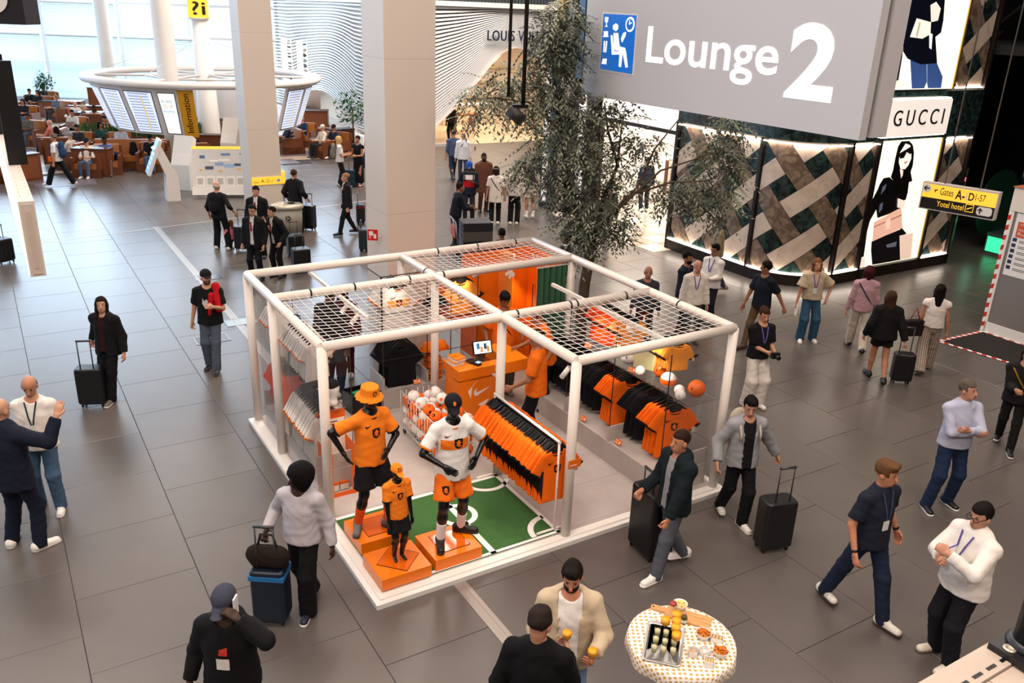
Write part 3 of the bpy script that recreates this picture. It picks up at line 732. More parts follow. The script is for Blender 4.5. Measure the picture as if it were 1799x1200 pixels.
# shop interior behind the arch
it = thing('wall_shop_interior', 'warm lit interior walls of the arched shop', None, oR, YAW, kind='structure')
SHOPW = M('shop_cream', '#f6e6d2', .6)
MB().bx(-1.5, 12, 9.5, 9.7, 0, 5).build('rear_wall', SHOPW, it); MB().bx(-1.7, -1.5, .5, 9.7, 0, 5).build('side_wall', SHOPW, it); MB().bx(12, 12.2, .5, 9.7, 0, 5).build('side_wall', SHOPW, it)
MB().bx(-1.7, 12.2, 1.0, 9.7, 4.6, 4.7).build('shop_ceiling', SHOPW, it); MB().bx(-1.7, 12.2, -.1, 9.7, .003, .012).build('shop_floor', M('shop_floor', '#e3cdb0', .18), it)
area_light('shop_light', oR + N_ * 5 + T_ * 5 + Z_ * 4.5, 6, 520, (1, .86, .68), (0, 0, YAW), size_y=5)
for i, (x, z) in enumerate(((2.2, 1.1), (2.2, 1.9), (2.2, 2.7), (6.2, 1.1), (6.2, 1.9), (6.2, 2.7))):
    o = tag(MB().bx(0, 3.2, 0, .35, 0, .05).build('display_shelf', M('shelf_gold', '#e9d2a8', .3)), 'shop shelf %s in the arched shop' % ['lowest on the left', 'middle on the left', 'top on the left', 'lowest on the right', 'middle on the right', 'top on the right'][i], 'shelf', 'shelves in the arched shop'); o.matrix_world = basis(oR + N_ * x + T_ * 9.1 + Z_ * z, N_, T_)
def handbag(mw, c, lb):
    t = thing('handbag', lb, 'handbag', group='bags in the arched shop'); t.matrix_world = mw
    MB().prism([(-.2, 0), (.2, 0), (.16, .24), (-.16, .24)], .12, ex=(1, 0, 0), ey=(0, 0, 1), ez=(0, -1, 0)).build('bag_body', cloth(c), t); MB().tube([(-.1, -.06, .24), (-.08, -.06, .36), (.08, -.06, .36), (.1, -.06, .24)], .012, 5).build('handle', cloth(c), t)
for x, z, c, lb in ((2.9, 2.75, '#2a2622', 'dark handbag on the top left shop shelf'), (2.8, 1.95, '#c08a4a', 'tan handbag on the middle left shop shelf'), (4.1, 1.95, '#e9e2d6', 'ivory handbag on the middle left shop shelf'), (6.9, 1.95, '#7a4a2a', 'brown handbag on the middle right shop shelf'), (8.2, 2.75, '#b5895c', 'camel handbag on the top right shop shelf'), (4.3, 1.15, '#8d6a4a', 'brown handbag on the lowest left shop shelf')):
    handbag(basis(oR + N_ * x + T_ * 9.25 + Z_ * z, N_, T_), c, lb)
t = thing('sales_counter', 'cream sales counter with a wooden front inside the arched shop', 'counter', oR + N_ * 3.6 + T_ * 6, YAW); MB().bx(0, 3, 0, .7, 0, 1.0).build('counter_body', M('counter_cream', '#eddcc2', .4), t); MB().bx(-.05, 3.05, -.05, .75, 1.0, 1.06).build('counter_top', WHITE, t)
t = thing('trestle_table', 'orange brown trestle table near the arched shop entrance', 'table', oR + N_ * 2.7 + T_ * 3.4, YAW); WOODO = M('trestle_wood', '#b4692f', .4, noise=(8, .2))
MB().bx(0, 1.6, 0, .7, .82, .87).build('table_top', WOODO, t)
for x0, x1 in ((.1, .35), (.5, .25), (1.1, 1.35), (1.5, 1.25)): MB().bar((x0, .35, 0), (x1, .35, .82), .07).build('leg', WOODO, t)
for s_, lb in ((5.3, 'brass rope post nearer the shop arch middle'), (7.2, 'brass rope post at the right of the shop arch')):
    t = thing('rope_post', lb, 'post', oR + N_ * s_ + T_ * 1.2, YAW, 'brass rope posts'); MB().lathe([(.16, 0), (.16, .02), (.02, .04)], 14).build('base', M('brass', '#b98f45', .25, .9), t); MB().tube([(0, 0, .03), (0, 0, .98)], .02, 8).build('pole', M('brass', '#b98f45', .25, .9), t)
t = thing('floor_mirror', 'white framed standing mirror just inside the shop arch', 'mirror', oR + N_ * 1.55 + T_ * 1.5, YAW - .5); MB().bx(0, .08, 0, .6, 0, 1.7).build('frame', WHITE, t); MB().bx(-.01, 0, .06, .54, .06, 1.64).build('mirror_glass', M('mirror', '#c9c2b8', .03, 1.), t)
# left leg of the ribbed wall
oL = Vector((-7.0, 39.3, 0)); fl_ = thing('wall_ribbed_left', 'white ribbed shop wall with lit display niches and a low arched window', None, oL, YAW + math.pi / 2, kind='structure')
# local x runs along T (away), local +y towards the lounge (viewer)
def archl(s): return max(.45, 1.75 - ((s - 5.2) / 4.6) ** 2 * 1.3)
ss = [-1 + i * .5 for i in range(42)]
for k in range(NR):
    f = (k + .5) / NR; mb = MB(); pts = []
    for s in ss:
        a = archl(s); pts.append((s, .1 + .08 * math.sin(s * .55 + f * 2), a + (top - a) * f ** 1.1 + .10 * math.sin(s * .7) * math.sin(math.pi * f)))
    for (x0, y0, z0), (x1, y1, z1) in zip(pts, pts[1:]):
        th = .062; mb.add([(x0, y0, z0 - th / 2), (x1, y1, z1 - th / 2), (x1, y1, z1 + th / 2), (x0, y0, z0 + th / 2), (x0, y0 - .1, z0 - th / 2), (x1, y1 - .1, z1 - th / 2), (x1, y1 - .1, z1 + th / 2), (x0, y0 - .1, z0 + th / 2)], [(3, 2, 1, 0), (7, 6, 2, 3), (5, 4, 0, 1)])
    mb.build('rib', RIB, fl_)
mb = MB()
for a, b in zip(ss, ss[1:]): mb.add([(a, -.06, archl(a)), (b, -.06, archl(b)), (b, -.06, 6), (a, -.06, 6)], [(3, 2, 1, 0)])
mb.build('backing', M('rib_glow', '#e8dccb', .6), fl_)
mb = MB()
for a, b in zip(ss, ss[1:]): mb.add([(a, .22, archl(a)), (b, .22, archl(b)), (b, -1.2, archl(b) - .3), (a, -1.2, archl(a) - .3)], [(0, 1, 2, 3)], 0, True)
mb.build('arch_reveal', REV, fl_)
MB().bx(-1, 20, -1.3, -1.2, 0, 2).build('window_backing', M('shop_glow', '#f7ddc9', .6, emit=.5), fl_)
MB().bx(-1, 20, -1.2, .5, 0, .35).build('ledge', M('ledge_white', '#efe7e2', .35), fl_)
MB().bx(-1, 20, -3, .3, 5.85, 6.05).build('cornice', WHITE, fl_)
for i, s_ in enumerate((7.6, 10.2, 13.4)):
    t = thing('display_niche', ['lit display niche nearest the wide column', 'middle lit display niche in the ribbed wall', 'farthest lit display niche in the ribbed wall'][i], 'display niche', oL, YAW + math.pi / 2, 'niches in the ribbed wall')
    MB().bx(s_, s_ + 1.7, -.05, -.03, 1.5, 3.9).build('niche_back', M('niche_glow', '#ffeed6', .6, emit=.9), t)
    for k in range(9):
        z = 1.6 + k * .26; MB().bx(s_ + .1, s_ + .45, -.03, .04, z, z + .17).build('product', cloth(['#4c4a4a', '#8d8378', '#2d2c2e', '#a89a86'][(k + i) % 4]), t)
    for k in range(4): MB().bx(s_ + .45, s_ + 1.65, -.03, .05, 1.6 + k * .58, 1.63 + k * .58).build('niche_shelf', M('shelf_gold', '#e9d2a8', .3), t)
# balcony with railing above the arch
bl = thing('balcony_railing', 'dark balcony railing with planting above the arched shop', 'railing', oR + Z_ * 6.05, YAW)
for k in range(60): MB().bx(k * .17, k * .17 + .025, 0, .02, 0, 1.0).build('baluster', BLACKM, bl)
MB().bx(-.2, 10.3, -.03, .05, 1.0, 1.05).build('handrail', BLACKM, bl)
MB().bx(-.8, 10.5, 2.5, 2.6, 0, 3).build('backing_wall', M('balcony_dim', '#3a4348', .7), bl)

# ---- marble shop front on the right
gO = Vector((6.3, 18.75, 0))
CREAM = marble('marble_cream', '#cdbcac', '#b5a291', 2.2); BROWN = marble('marble_brown', '#5d4d42', '#94806c', 3.5); GREEN = marble('marble_green', '#10191a', '#2f4542', 4.5); DARKST = M('bronze_dark', '#2b2420', .35, .5)
RC = 1.3
def gpos(s, z, out=0.):
    """facade surface: s<0 left leg (along T), s>0 right leg (along N), rounded corner"""
    q = R(90) * RC
    if s > q / 2: b = gO + N_ * (RC + s - q / 2); n = -T_
    elif s < -q / 2: b = gO + T_ * (RC - s - q / 2); n = -N_
    else:
        a = (s + q / 2) / q * R(90); c = gO + N_ * RC + T_ * RC; n = -N_ * math.cos(a) - T_ * math.sin(a); b = c + n * RC
    return b + n * out + Z_ * z
def clip(P, x0, x1, y0, y1):
    for ax, lim, sg in ((0, x0, 1), (0, x1, -1), (1, y0, 1), (1, y1, -1)):
        Q = []
        for i in range(len(P)):
            a, b = P[i - 1], P[i]; da, db = (a[ax] - lim) * sg, (b[ax] - lim) * sg
            if (da >= 0) != (db >= 0):
                t = da / (da - db); Q.append((a[0] + (b[0] - a[0]) * t, a[1] + (b[1] - a[1]) * t))
            if db >= 0: Q.append(b)
        P = Q
        if not P: return []
    return P
def weave(x0, x1, z0, z1, parent, a=.45, ph=(0., 0.)):
    c, s = math.cos(R(50)), math.sin(R(50)); cx, cz = (x0 + x1) / 2 + ph[0], (z0 + z1) / 2 + ph[1]; n = int((x1 - x0 + z1 - z0) / a) + 3; gp = .006
    def put(u0, u1, v0, v1, mt):
        P = [(u0 + gp, v0 + gp), (u1 - gp, v0 + gp), (u1 - gp, v1 - gp), (u0 + gp, v1 - gp)]
        P = [(cx + (u * .77 - v * .64), cz + (u * .64 + v * .77)) for u, v in P]; P = clip(P, x0, x1, z0, z1)
        ar = abs(sum(P[i - 1][0] * P[i][1] - P[i][0] * P[i - 1][1] for i in range(len(P)))) / 2 if len(P) > 2 else 0
        if ar < .004: return
        if x0 < -RC * .785 + .01 and x1 > -RC * .785 - .01 or abs((x0 + x1) / 2) < RC * .785:  # curved panel: subdivide
            n_ = 6; mb = MB(); xs = sorted(set([x0] + [x0 + (x1 - x0) * i / 12 for i in range(13)]))
            for xa, xb in zip(xs, xs[1:]):
                Q = clip(P, xa, xb, z0, z1)
                if len(Q) > 2:
                    mb.add([gpos(q[0], q[1], .03) for q in Q], [tuple(range(len(Q)))])
            if mb.f: mb.build('marble_slab', mt, parent)
            return
        vs = [gpos(q[0], q[1], .0) for q in P] + [gpos(q[0], q[1], .03) for q in P]; k = len(P)
        MB().add(vs, [tuple(range(k, 2 * k))] + [(i, (i + 1) % k, k + (i + 1) % k, k + i) for i in range(k)]).build('marble_slab', mt, parent)
    for i in range(-n, n):
        for j in range(-n, n):
            u, v = 2 * a * i, 2 * a * j
            if (i + j) % 2 == 0: put(u - a, u + 2 * a, v, v + a, CREAM)
            else: put(u, u + a, v - a, v + 2 * a, BROWN)
            put(u + a, u + 2 * a, v + a, v + 2 * a, GREEN)
gu = thing('wall_marble', 'shop front of woven cream, brown and dark green marble panels', None, kind='structure')
LED = M('led_strip', '#fff1e0', .5, emit=30.0, ecol='#ffeedd')
q2 = RC * R(90) / 2
def strip(s0, s1, z0, z1, o0, o1, name, mt, n=1):
    mb = MB(); xs = [s0 + (s1 - s0) * i / n for i in range(n + 1)]
    for a, b in zip(xs, xs[1:]):
        vs = [gpos(x, z, o) for o in (o0, o1) for z in (z0, z1) for x in (a, b)]
        mb.add(vs, [(4, 5, 7, 6), (2, 6, 7, 3), (0, 1, 5, 4), (0, 4, 6, 2), (1, 3, 7, 5)])
    return mb.build(name, mt, gu)
SL0 = -(q2 + 2.85); panels = [(SL0, -q2 - .05, -.1), (-q2 + .0, q2 - .05, .2), (q2 + .02, q2 + .90, .1), (q2 + 3.35, q2 + 4.45, -.15)]
for (a, b, ph) in panels:
    weave(a + .04, b - .04, .30, 3.22, gu, ph=(ph, .1)); n_ = 10 if abs(a + b) < 1 else 1
    strip(a, b, .275, .29, .02, .10, 'led_strip', LED, n_); strip(a, b, 3.23, 3.245, .02, .10, 'led_strip', LED, n_)
for a in (SL0 - .06, -q2 - .04, q2 - .03, q2 + .92, q2 + 3.31, q2 + 4.47): strip(a - .02, a + .06, .0, 3.3, -.02, .10, 'bronze_fin', DARKST)
strip(SL0 - .06, -q2, 0, .26, -.02, .10, 'skirting', DARKST); strip(-q2, q2, 0, .26, -.02, .10, 'skirting', DARKST, 12); strip(q2, q2 + 4.55, 0, .26, -.02, .10, 'skirting', DARKST)
strip(SL0 - .06, -q2, .25, 3.3, -.12, -.02, 'panel_backing', DARKST); strip(-q2, q2, .25, 3.3, -.12, -.02, 'panel_backing', DARKST, 12); strip(q2, q2 + 4.55, .25, 3.3, -.12, -.02, 'panel_backing', DARKST)
strip(SL0 - .06, -q2, 3.3, 4.38, -.1, .08, 'header_band', GREEN); strip(-q2, q2, 3.3, 4.38, -.1, .08, 'header_band', GREEN, 12); strip(q2, q2 + 4.55, 3.3, 4.38, -.1, .08, 'header_band', GREEN)
strip(q2, q2 + 4.55, 4.38, 8, -.12, -.02, 'panel_backing', DARKST); strip(-q2, q2, 4.38, 8, -.12, -.02, 'panel_backing', DARKST, 12); strip(SL0, -q2, 4.38, 8, -.12, .02, 'panel_backing', DARKST)
weave(q2 + 3.39, q2 + 4.41, 4.46, 8.0, gu, ph=(.2, .3)); strip(q2 + 3.35, q2 + 4.45, 4.43, 4.45, 0, .06, 'led_strip', LED); strip(q2 + 4.47, q2 + 4.55, 4.38, 8, -.02, .1, 'bronze_fin', DARKST)
# lit name plate
sg = thing('shop_nameplate', 'lit pale marble name plate with engraved letters above the lower poster', 'shop sign'); pc_ = gO - T_ * .30
def gpl(px, py, off=.30): return on_plane(px, py, gO - T_ * off, N_)
a_, b_ = gpl(1545, 245), gpl(1667, 172)
mb = MB(); x0, x1, z0, z1 = 2.05, a_[0] * 0 + gpl(1668, 205)[0], 3.42, 4.22
def gbox(x0, x1, z0, z1, o0, o1):
    m4 = basis(gO, N_, Z_, -T_); mb = MB(); mb.bx(x0, x1, z0, z1, o0, o1); mb.v = [tuple(m4 @ Vector(v)) for v in mb.v]; return mb
gbox(x0, x1, z0, z1, .26, .30).build('plate', M('plate_lit', '#efe4da', .3, noise=(3, .1), emit=.75), sg)
gbox(x0 - .03, x1 + .03, z0 - .03, z1 + .03, .10, .24).build('halo_lamp', M('halo', '#fff0e4', .5, emit=3.2), sg)
text('letters', 'GUCCI', .50, M('letter_dark', '#2a2522', .4), sg, basis(gO - T_ * .305 + N_ * (x0 + .13) + Z_ * 3.66, N_, Z_), .01, spacing=1.5, sx=.92)
# backlit posters
def poster(label, x0, x1, z0, z1, shapes, bgc, off=.04):
    t = thing('poster_lightbox', label, 'poster', group='fashion posters on the marble front')
    gbox(x0, x1, z0, z1, -.02, off).build('light_panel', M('poster_bg', bgc, .4, emit=1.25), t)
    for i, (nm, c, e, P) in enumerate(shapes):
        pl = [on_plane(px, py, gO - T_ * off, N_) for px, py in P]; pl = clip(pl, x0 + .02, x1 - .02, z0 + .02, z1 - .02)
        if len(pl) > 2: MB().prism(pl, .001, gO - T_ * (off + .002 + .0015 * i), N_, Z_, -T_).build(nm, M('print_%s' % c.lstrip('#'), c, .35, emit=e), t)
    gbox(x0 - .05, x0, z0, z1, -.02, .08).build('frame_bar', DARKST, t); gbox(x1, x1 + .07, z0, z1, -.02, .07).build('frame_bar', M('brass_trim', '#c9a24a', .25, .8), t)
px0, px1 = RC + .92, RC + 3.28
poster('backlit poster of a person in black with sunglasses and a pink bag', px0, px1, .28, 3.28, [
    ('print_legs', '#e8c9b4', .8, [(1580, 413), (1592, 412), (1604, 409), (1600, 451), (1594, 465), (1581, 457)]),
    ('print_skirt', '#15121a', .05, [(1531, 424), (1581, 403), (1584, 400), (1593, 411), (1580, 414), (1581, 456), (1595, 456), (1594, 468), (1533, 476), (1530, 440)]),
    ('print_jacket', '#0c0b0e', .05, [(1562, 311), (1552, 313), (1545, 324), (1542, 332), (1529, 357), (1517, 380), (1512, 407), (1510, 432), (1502, 456), (1517, 451), (1520, 430), (1523, 407), (1528, 388), (1539, 368), (1541, 383), (1562, 376), (1583, 365), (1590, 349), (1579, 330), (1570, 318)]),
    ('print_gloss', '#6a6f86', .3, [(1550, 328), (1557, 323), (1555, 332), (1547, 342)]),
    ('print_gloss', '#6a6f86', .3, [(1545, 359), (1551, 355), (1549, 368), (1543, 374)]),
    ('print_gloss', '#7a7f92', .3, [(1556, 430), (1575, 424), (1573, 433), (1558, 435)]),
    ('print_gloss', '#6a6f86', .3, [(1513, 413), (1515, 401), (1517, 403), (1514, 430)]),
    ('print_hair', '#0d0a0a', .03, [(1595, 246), (1583, 248), (1577, 257), (1572, 278), (1568, 299), (1564, 311), (1569, 318), (1573, 332), (1583, 344), (1590, 352), (1594, 338), (1596, 320), (1602, 318), (1599, 302), (1603, 290), (1605, 268), (1602, 253)]),
    ('print_neck', '#f0d9ca', .9, [(1580, 297), (1586, 299), (1585, 308), (1582, 313)]),
    ('print_face', '#f6e6da', .95, [(1590, 252), (1598, 255), (1600, 265), (1600, 278), (1595, 290), (1589, 297), (1581, 297), (1578, 285), (1580, 268)]),
    ('print_glasses', '#1a0f12', .03, [(1578, 270), (1588, 264), (1603, 255), (1604, 265), (1598, 271), (1592, 267), (1587, 277), (1580, 279)]),
    ('print_lips', '#c98a84', .7, [(1587, 285), (1593, 282), (1593, 285), (1588, 288)]),
    ('print_hand', '#f1d9c8', .9, [(1576, 348), (1590, 353), (1585, 366), (1575, 364)]),
    ('print_bag', '#e7b39c', .8, [(1534, 390), (1582, 365), (1584, 400), (1531, 424)]),
    ('print_bag_seam', '#b27f6a', .5, [(1533, 398), (1583, 376), (1583, 378), (1533, 400)]),
    ('print_clasp', '#f0cdb8', .8, [(1554, 390), (1560, 383), (1563, 384), (1562, 401), (1556, 403)]),
    ('print_hand', '#f1d9c8', .9, [(1504, 455), (1518, 451), (1517, 468), (1510, 478), (1502, 474)])], '#f6ecd2')
poster('upper backlit poster of a person in a dark denim jacket holding a pale bag', px0 + .1, px1 - .05, 4.42, 8, [
    ('print_jeans', '#39558f', .45, [(1599, 105), (1617, 113), (1646, 111), (1656, 135), (1652, 162), (1632, 164), (1628, 144), (1620, 164), (1602, 162)]),
    ('print_seam', '#8fa6d2', .5, [(1627, 113), (1629, 113), (1629, 144), (1628, 144)]),
    ('print_jacket', '#0f1424', .06, [(1593, -18), (1661, -18), (1657, 36), (1653, 57), (1643, 65), (1646, 111), (1617, 113), (1594, 103), (1586, 90), (1587, 60), (1585, 99), (1578, 141), (1569, 144), (1575, 90), (1583, 57)]),
    ('print_shirt', '#e9e6e4', .9, [(1632, 57), (1638, 60), (1636, 87), (1632, 84)]),
    ('print_bag', '#f0e6d8', .9, [(1610, 32), (1635, 39), (1634, 60), (1620, 68), (1598, 65)]),
    ('print_bag_seam', '#c9b79f', .6, [(1614, 39), (1617, 40), (1611, 65), (1608, 64)]),
    ('print_hand', '#f2dccd', .9, [(1634, 9), (1644, 3), (1652, 15), (1647, 36), (1635, 39)]),
    ('print_hand', '#f2dccd', .9, [(1569, 144), (1583, 140), (1593, 150), (1590, 165), (1566, 165)])], '#f3e6a8')
# entrance of the marble shop, left of the panels
en = thing('door_1', 'bright open entrance of the marble shop with chequered marble floor', None, kind='structure')
e0 = gO + T_ * (RC + 2.95 - 0)            # jamb
def ebox(s0, s1, i0, i1, z0, z1): # s along T from jamb, i inward (+N)
    mb = MB(); m4 = basis(e0, T_, N_, Z_); mb.bx(s0, s1, i0, i1, z0, z1); mb.v = [tuple(m4 @ Vector(v)) for v in mb.v]; mb.f = [f[::-1] for f in mb.f]; return mb
SHW = M('boutique_white', '#f3e9dd', .5)
ebox(.0, 5.2, 5.0, 5.1, 0, 4).build('rear_wall', SHW, en); ebox(-.1, 5.3, .0, 5.1, 3.45, 3.5).build('shop_ceiling', SHW, en); ebox(-.1, 0, .1, 5, 0, 3.5).build('side_wall', SHW, en); ebox(5.2, 5.3, .1, 5, 0, 3.5).build('side_wall', SHW, en)
ebox(0, 3.6, -.05, .10, 2.95, 3.05).build('door_head', DARKST, en); ebox(0, 3.4, -.04, 0.0, 3.06, 3.9).build('transom_light', M('transom_lit', '#fff3e6', .5, emit=1.1), en); ebox(3.2, 3.32, -.05, .1, 0, 3.9).build('door_jamb', DARKST, en)
ebox(3.32, 3.75, -.2, .1, 0, 4).build('dark_panel', M('showcase_dark', '#231814', .3), en)
ebox(3.75, 4.25, -.1, .1, .3, 3.3).build('lit_showcase', M('showcase_lit', '#f2ece6', .4, emit=.8), en)
for k in range(9): ebox(3.8, 4.2, -.14, -.1, .5 + k * .3, .52 + k * .3).build('showcase_shelf', M('shelf_tan', '#b98a5c', .4), en)
for s0, s1, c in ((4.25, 4.5, '#1c1512'), (4.5, 4.95, '#c9b6a2'), (4.95, 5.2, '#17120f'), (5.2, 5.45, '#26425e')): ebox(s0, s1, -.3, .1, 0, 4).build('shopfront_pier', M('pier_' + c[1:], c, .25, noise=(2, .15)), en)
ebox(5.45, 5.6, -.4, -.1, .2, 4.2).build('lit_edge', M('lit_edge', '#e4ddd6', .4, emit=.6), en); ebox(5.1, 5.65, -.45, .1, 0, .2).build('pier_base', DARKST, en)
ebox(-3, 5.6, -.1, .1, 3.9, 10.4).build('upper_front', M('upper_front', '#3b342f', .5, noise=(.8, .3)), en)
for k, s0 in enumerate((3.4, 4.1, 4.6, 5.2)): ebox(s0, s0 + .3, -.2, -.1, 4.0, 10).build('upper_fin', M('fin_%d' % (k % 3), ['#b9963f', '#2c4d72', '#8d7b68'][k % 3], .3), en)
MB().bx(6.5, 16, 46.5, 46.7, 0, 10.4).build('far_wall', M('far_wall', '#d9c9b6', .7), en)
for i in range(7):
    for j in range(7):
        c = CREAM if (i + j) % 2 else (GREEN if (i * 3 + j) % 4 == 1 else M('floor_ivory', '#e6d8c8', .15)); ebox(i * .72 - .3, i * .72 + .40, j * .72 - .7, j * .72 + .0, .002, .008).build('floor_slab', c, en)
area_light('boutique_light', e0 + T_ * 2.4 + N_ * 2.6 + Z_ * 3.4, 4, 420, (1, .9, .8), (0, 0, YAW))
for k in range(5):
    o = ebox(.5, 3.0, 4.6, 4.95, .5 + k * .5, .54 + k * .5).build('boutique_shelf', WHITE); tag(o, 'boutique shelf %s behind the tree' % ['lowest of five', 'second from the floor', 'third from the floor', 'fourth from the floor', 'topmost of five'][k], 'shelf', 'boutique shelves')
for k in range(14):
    z = .54 + (k % 5) * .5; x = .65 + (k * .37) % 2.2; c = ['#c98a5a', '#e4c9a4', '#5a3b2a', '#e08a4a', '#efe6da'][k % 5]
    o = ebox(x, x + .22, 4.66, 4.86, z, z + .2).build('boxed_bag', cloth(c)); tag(o, 'small handbag on a bright boutique shelf', 'handbag', 'bags on the boutique shelves')
t = thing('display_table', 'white boutique table on a slim tripod foot', 'table', e0 + T_ * 1.2 + N_ * 1.4, YAW)
MB().lathe([(.4, .92), (.4, .95)], 20).build('table_top', WHITE, t); MB().tube([(0, 0, .05), (0, 0, .92)], .02, 8).build('stem', M('brass', '#b98f45', .25, .9), t)
for a in (0, 2.09, 4.19): MB().bar((0, 0, .06), (.33 * math.cos(a), .33 * math.sin(a), .015), .03).build('foot', M('brass', '#b98f45', .25, .9), t)
for k, c in enumerate(('#2b2b2d', '#b9784a', '#3a3f52', '#d8cbb8', '#6b4a3a')):
    o = ebox(2.1 + k * .16, 2.2 + k * .16, 2.2, 2.7, .7, 1.75).build('hanging_coat', cloth(c)); tag(o, '%s coat hanging inside the boutique entrance' % ['black', 'tan', 'dark blue', 'cream', 'brown'][k], 'coat', 'coats in the boutique')
# dark end of the hall, right of the marble front
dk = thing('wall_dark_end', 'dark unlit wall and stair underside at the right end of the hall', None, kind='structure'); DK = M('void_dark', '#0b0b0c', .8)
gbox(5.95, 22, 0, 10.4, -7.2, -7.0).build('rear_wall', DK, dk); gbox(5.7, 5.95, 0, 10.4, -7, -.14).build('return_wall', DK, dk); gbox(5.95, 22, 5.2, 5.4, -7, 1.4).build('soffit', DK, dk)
for z, x in ((2.2, 7), (3.1, 8), (4.0, 9)): MB().bar(gO + N_ * x + T_ * 4 + Z_ * z, gO + N_ * (x + 5) + T_ * 4 + Z_ * (z + 2.6), .06).build('stair_stringer', M('stringer', '#3b2e25', .6), dk)
gbox(9, 9.15, 0, 5.2, -3, -2.85).build('steel_post', M('steel_dim', '#1e1f20', .5), dk)

# ================================================================ the football kiosk
def KB(x, y, z=0., rz=0.): return basis(K(x, y, z), N_, T_) @ Matrix.Rotation(rz, 4, 'Z')
def kthing(name, label, cat, x, y, z=0., rz=0., group=None): return thing(name, label, cat, K(x, y, z), YAW + rz, group)
TUBE = M('tube_white', '#efe4da', .35); ORG = M('orange_gloss', '#f57a0c', .25); ORGW = M('orange_wall', '#f47210', .35)
CONC = M('concrete_print', '#b6aba6', .6, noise=(4, .16), bump=(30, .15)); HT, RT = 2.28, .058
ki = kthing('kiosk', 'white tubular kiosk frame with roof nets on a raised white platform', 'kiosk', 0, 0)
MB().bx(-.12, 4.78, -4.70, .12, 0, .055).build('platform', WHITE, ki)
mb = MB(); mb.bx(-.06, 4.72, -4.64, .06, .055, .075); mb.build('platform_lip', M('platform_white', '#efe8e2', .3), ki)
fl = MB().bx(.04, 4.66, -4.54, .04, .07, .084).build('deck', CONC, ki)
for k in range(6): MB().bx(.04, 4.66, -4.5 + k * .76, -4.495 + k * .76, .084, .0845).build('deck_joint', M('deck_joint', '#8d827d', .7), ki)
for x, y in ((0, 0), (0, -1.142), (0, -2.996), (2.3, -2.996), (2.3, -4.58), (4.64, -4.58), (4.64, -1.142), (2.3, -1.142), (4.64, 0), (2.3, 0)):
    MB().tube([(x, y, .07), (x, y, HT)], RT, 14).build('post', TUBE, ki)
for a, b in (((0, 0), (4.64, 0)), ((0, -1.142), (4.64, -1.142)), ((0, -2.996), (4.64, -2.996)), ((2.3, -4.58), (4.64, -4.58)), ((0, 0), (0, -2.996)), ((2.3, 0), (2.3, -4.58)), ((4.64, 0), (4.64, -4.58))):
    MB().tube([a + (HT,), b + (HT,)], RT, 14).build('roof_tube', TUBE, ki)
NETM = M('net_white', '#efe9e3', .6); BLK = M('cable_tie', '#1a1716', .5)
def net(x0, x1, y0, y1, sp=.125):
    mb = MB(); sag = lambda x, y: HT + .02 - .07 * math.sin(math.pi * (x - x0) / (x1 - x0)) * math.sin(math.pi * (y - y0) / (y1 - y0))
    nx, ny = int((x1 - x0) / sp), int(abs(y1 - y0) / sp)
    for i in range(1, nx + 1):
        x = x0 + (x1 - x0) * i / (nx + 1); mb.tube([(x, y0 + (y1 - y0) * t / 6, sag(x, y0 + (y1 - y0) * t / 6)) for t in range(7)], .0038, 4, cap=False)
    for j in range(1, ny + 1):
        y = y0 + (y1 - y0) * j / (ny + 1); mb.tube([(x0 + (x1 - x0) * t / 6, y, sag(x0 + (x1 - x0) * t / 6, y)) for t in range(7)], .0038, 4, cap=False)
    o = mb.build('roof_net', NETM, ki); o['kind'] = 'stuff'
net(.05, 2.25, -1.19, -2.95); net(2.35, 4.59, -.05, -1.09); net(2.35, 4.59, -3.05, -4.53)
for x, y, ax in ((.5, -1.142, 0), (1.1, -1.142, 0), (1.9, -1.142, 0), (.03, -2.0, 1), (2.5, -2.996, 0), (3.3, -2.996, 0), (4.2, -2.996, 0), (2.9, 0, 0), (3.6, 0, 0), (4.3, 0, 0), (4.64, -3.6, 1), (2.3, -.9, 1), (2.42, -1.142, 0), (3.4, -2.996, 0)):
    d = Vector((.012, 0, 0)) if ax == 0 else Vector((0, .012, 0)); c = Vector((x, y, HT)); MB().tube([c - d, c + d], RT + .004, 12).build('cable_tie', BLK, ki)
# lamp rails and spot lamps
LAMP = M('spot_glow', '#fff4e2', .4, emit=14.0)
def spot(x, y, z, d, parent, energy=0.):
    d = Vector(d).normalized(); c = Vector((x, y, z)); o = MB().tube([c - d * .07, c + d * .09], .03, 12).build('spotlight', TUBE, parent)
    MB().tube([c + d * .088, c + d * .0925], .025, 12).build('lens', LAMP, o)
    if energy:
        l = bpy.data.lights.new('spot_beam', 'SPOT'); l.energy = energy; l.color = (1, .85, .66); l.spot_size = R(75); l.spot_blend = .7; l.shadow_soft_size = .04
        lo = bpy.data.objects.new('spot_beam', l); COL.objects.link(lo); w = KB(0, 0) @ (c + d * .12); wd = (KB(0, 0).to_3x3() @ d)
        lo.location = w; lo.rotation_euler = wd.to_track_quat('-Z', 'Y').to_euler()
for x, y0, y1 in ((.88, .02, -2.15), (3.74, -1.95, -4.55)): MB().bx(x - .02, x + .02, y1, y0, HT - .10, HT - .055).build('lamp_rail', TUBE, ki)
spot(.92, -.45, 2.08, (-.6, -.2, -.75), ki); spot(.92, -1.3, 2.08, (-.7, -.1, -.7), ki, 55); spot(.88, -1.75, 2.08, (-.7, -.1, -.7), ki)
spot(2.35, -.35, 2.1, (.25, .5, -.8), ki); spot(3.2, -.75, 2.1, (-.3, .6, -.7), ki, 16); spot(4.1, -.3, 2.12, (.05, .1, -1), ki, 45); spot(1.95, -.75, 2.12, (.1, .6, -.75), ki, 8)
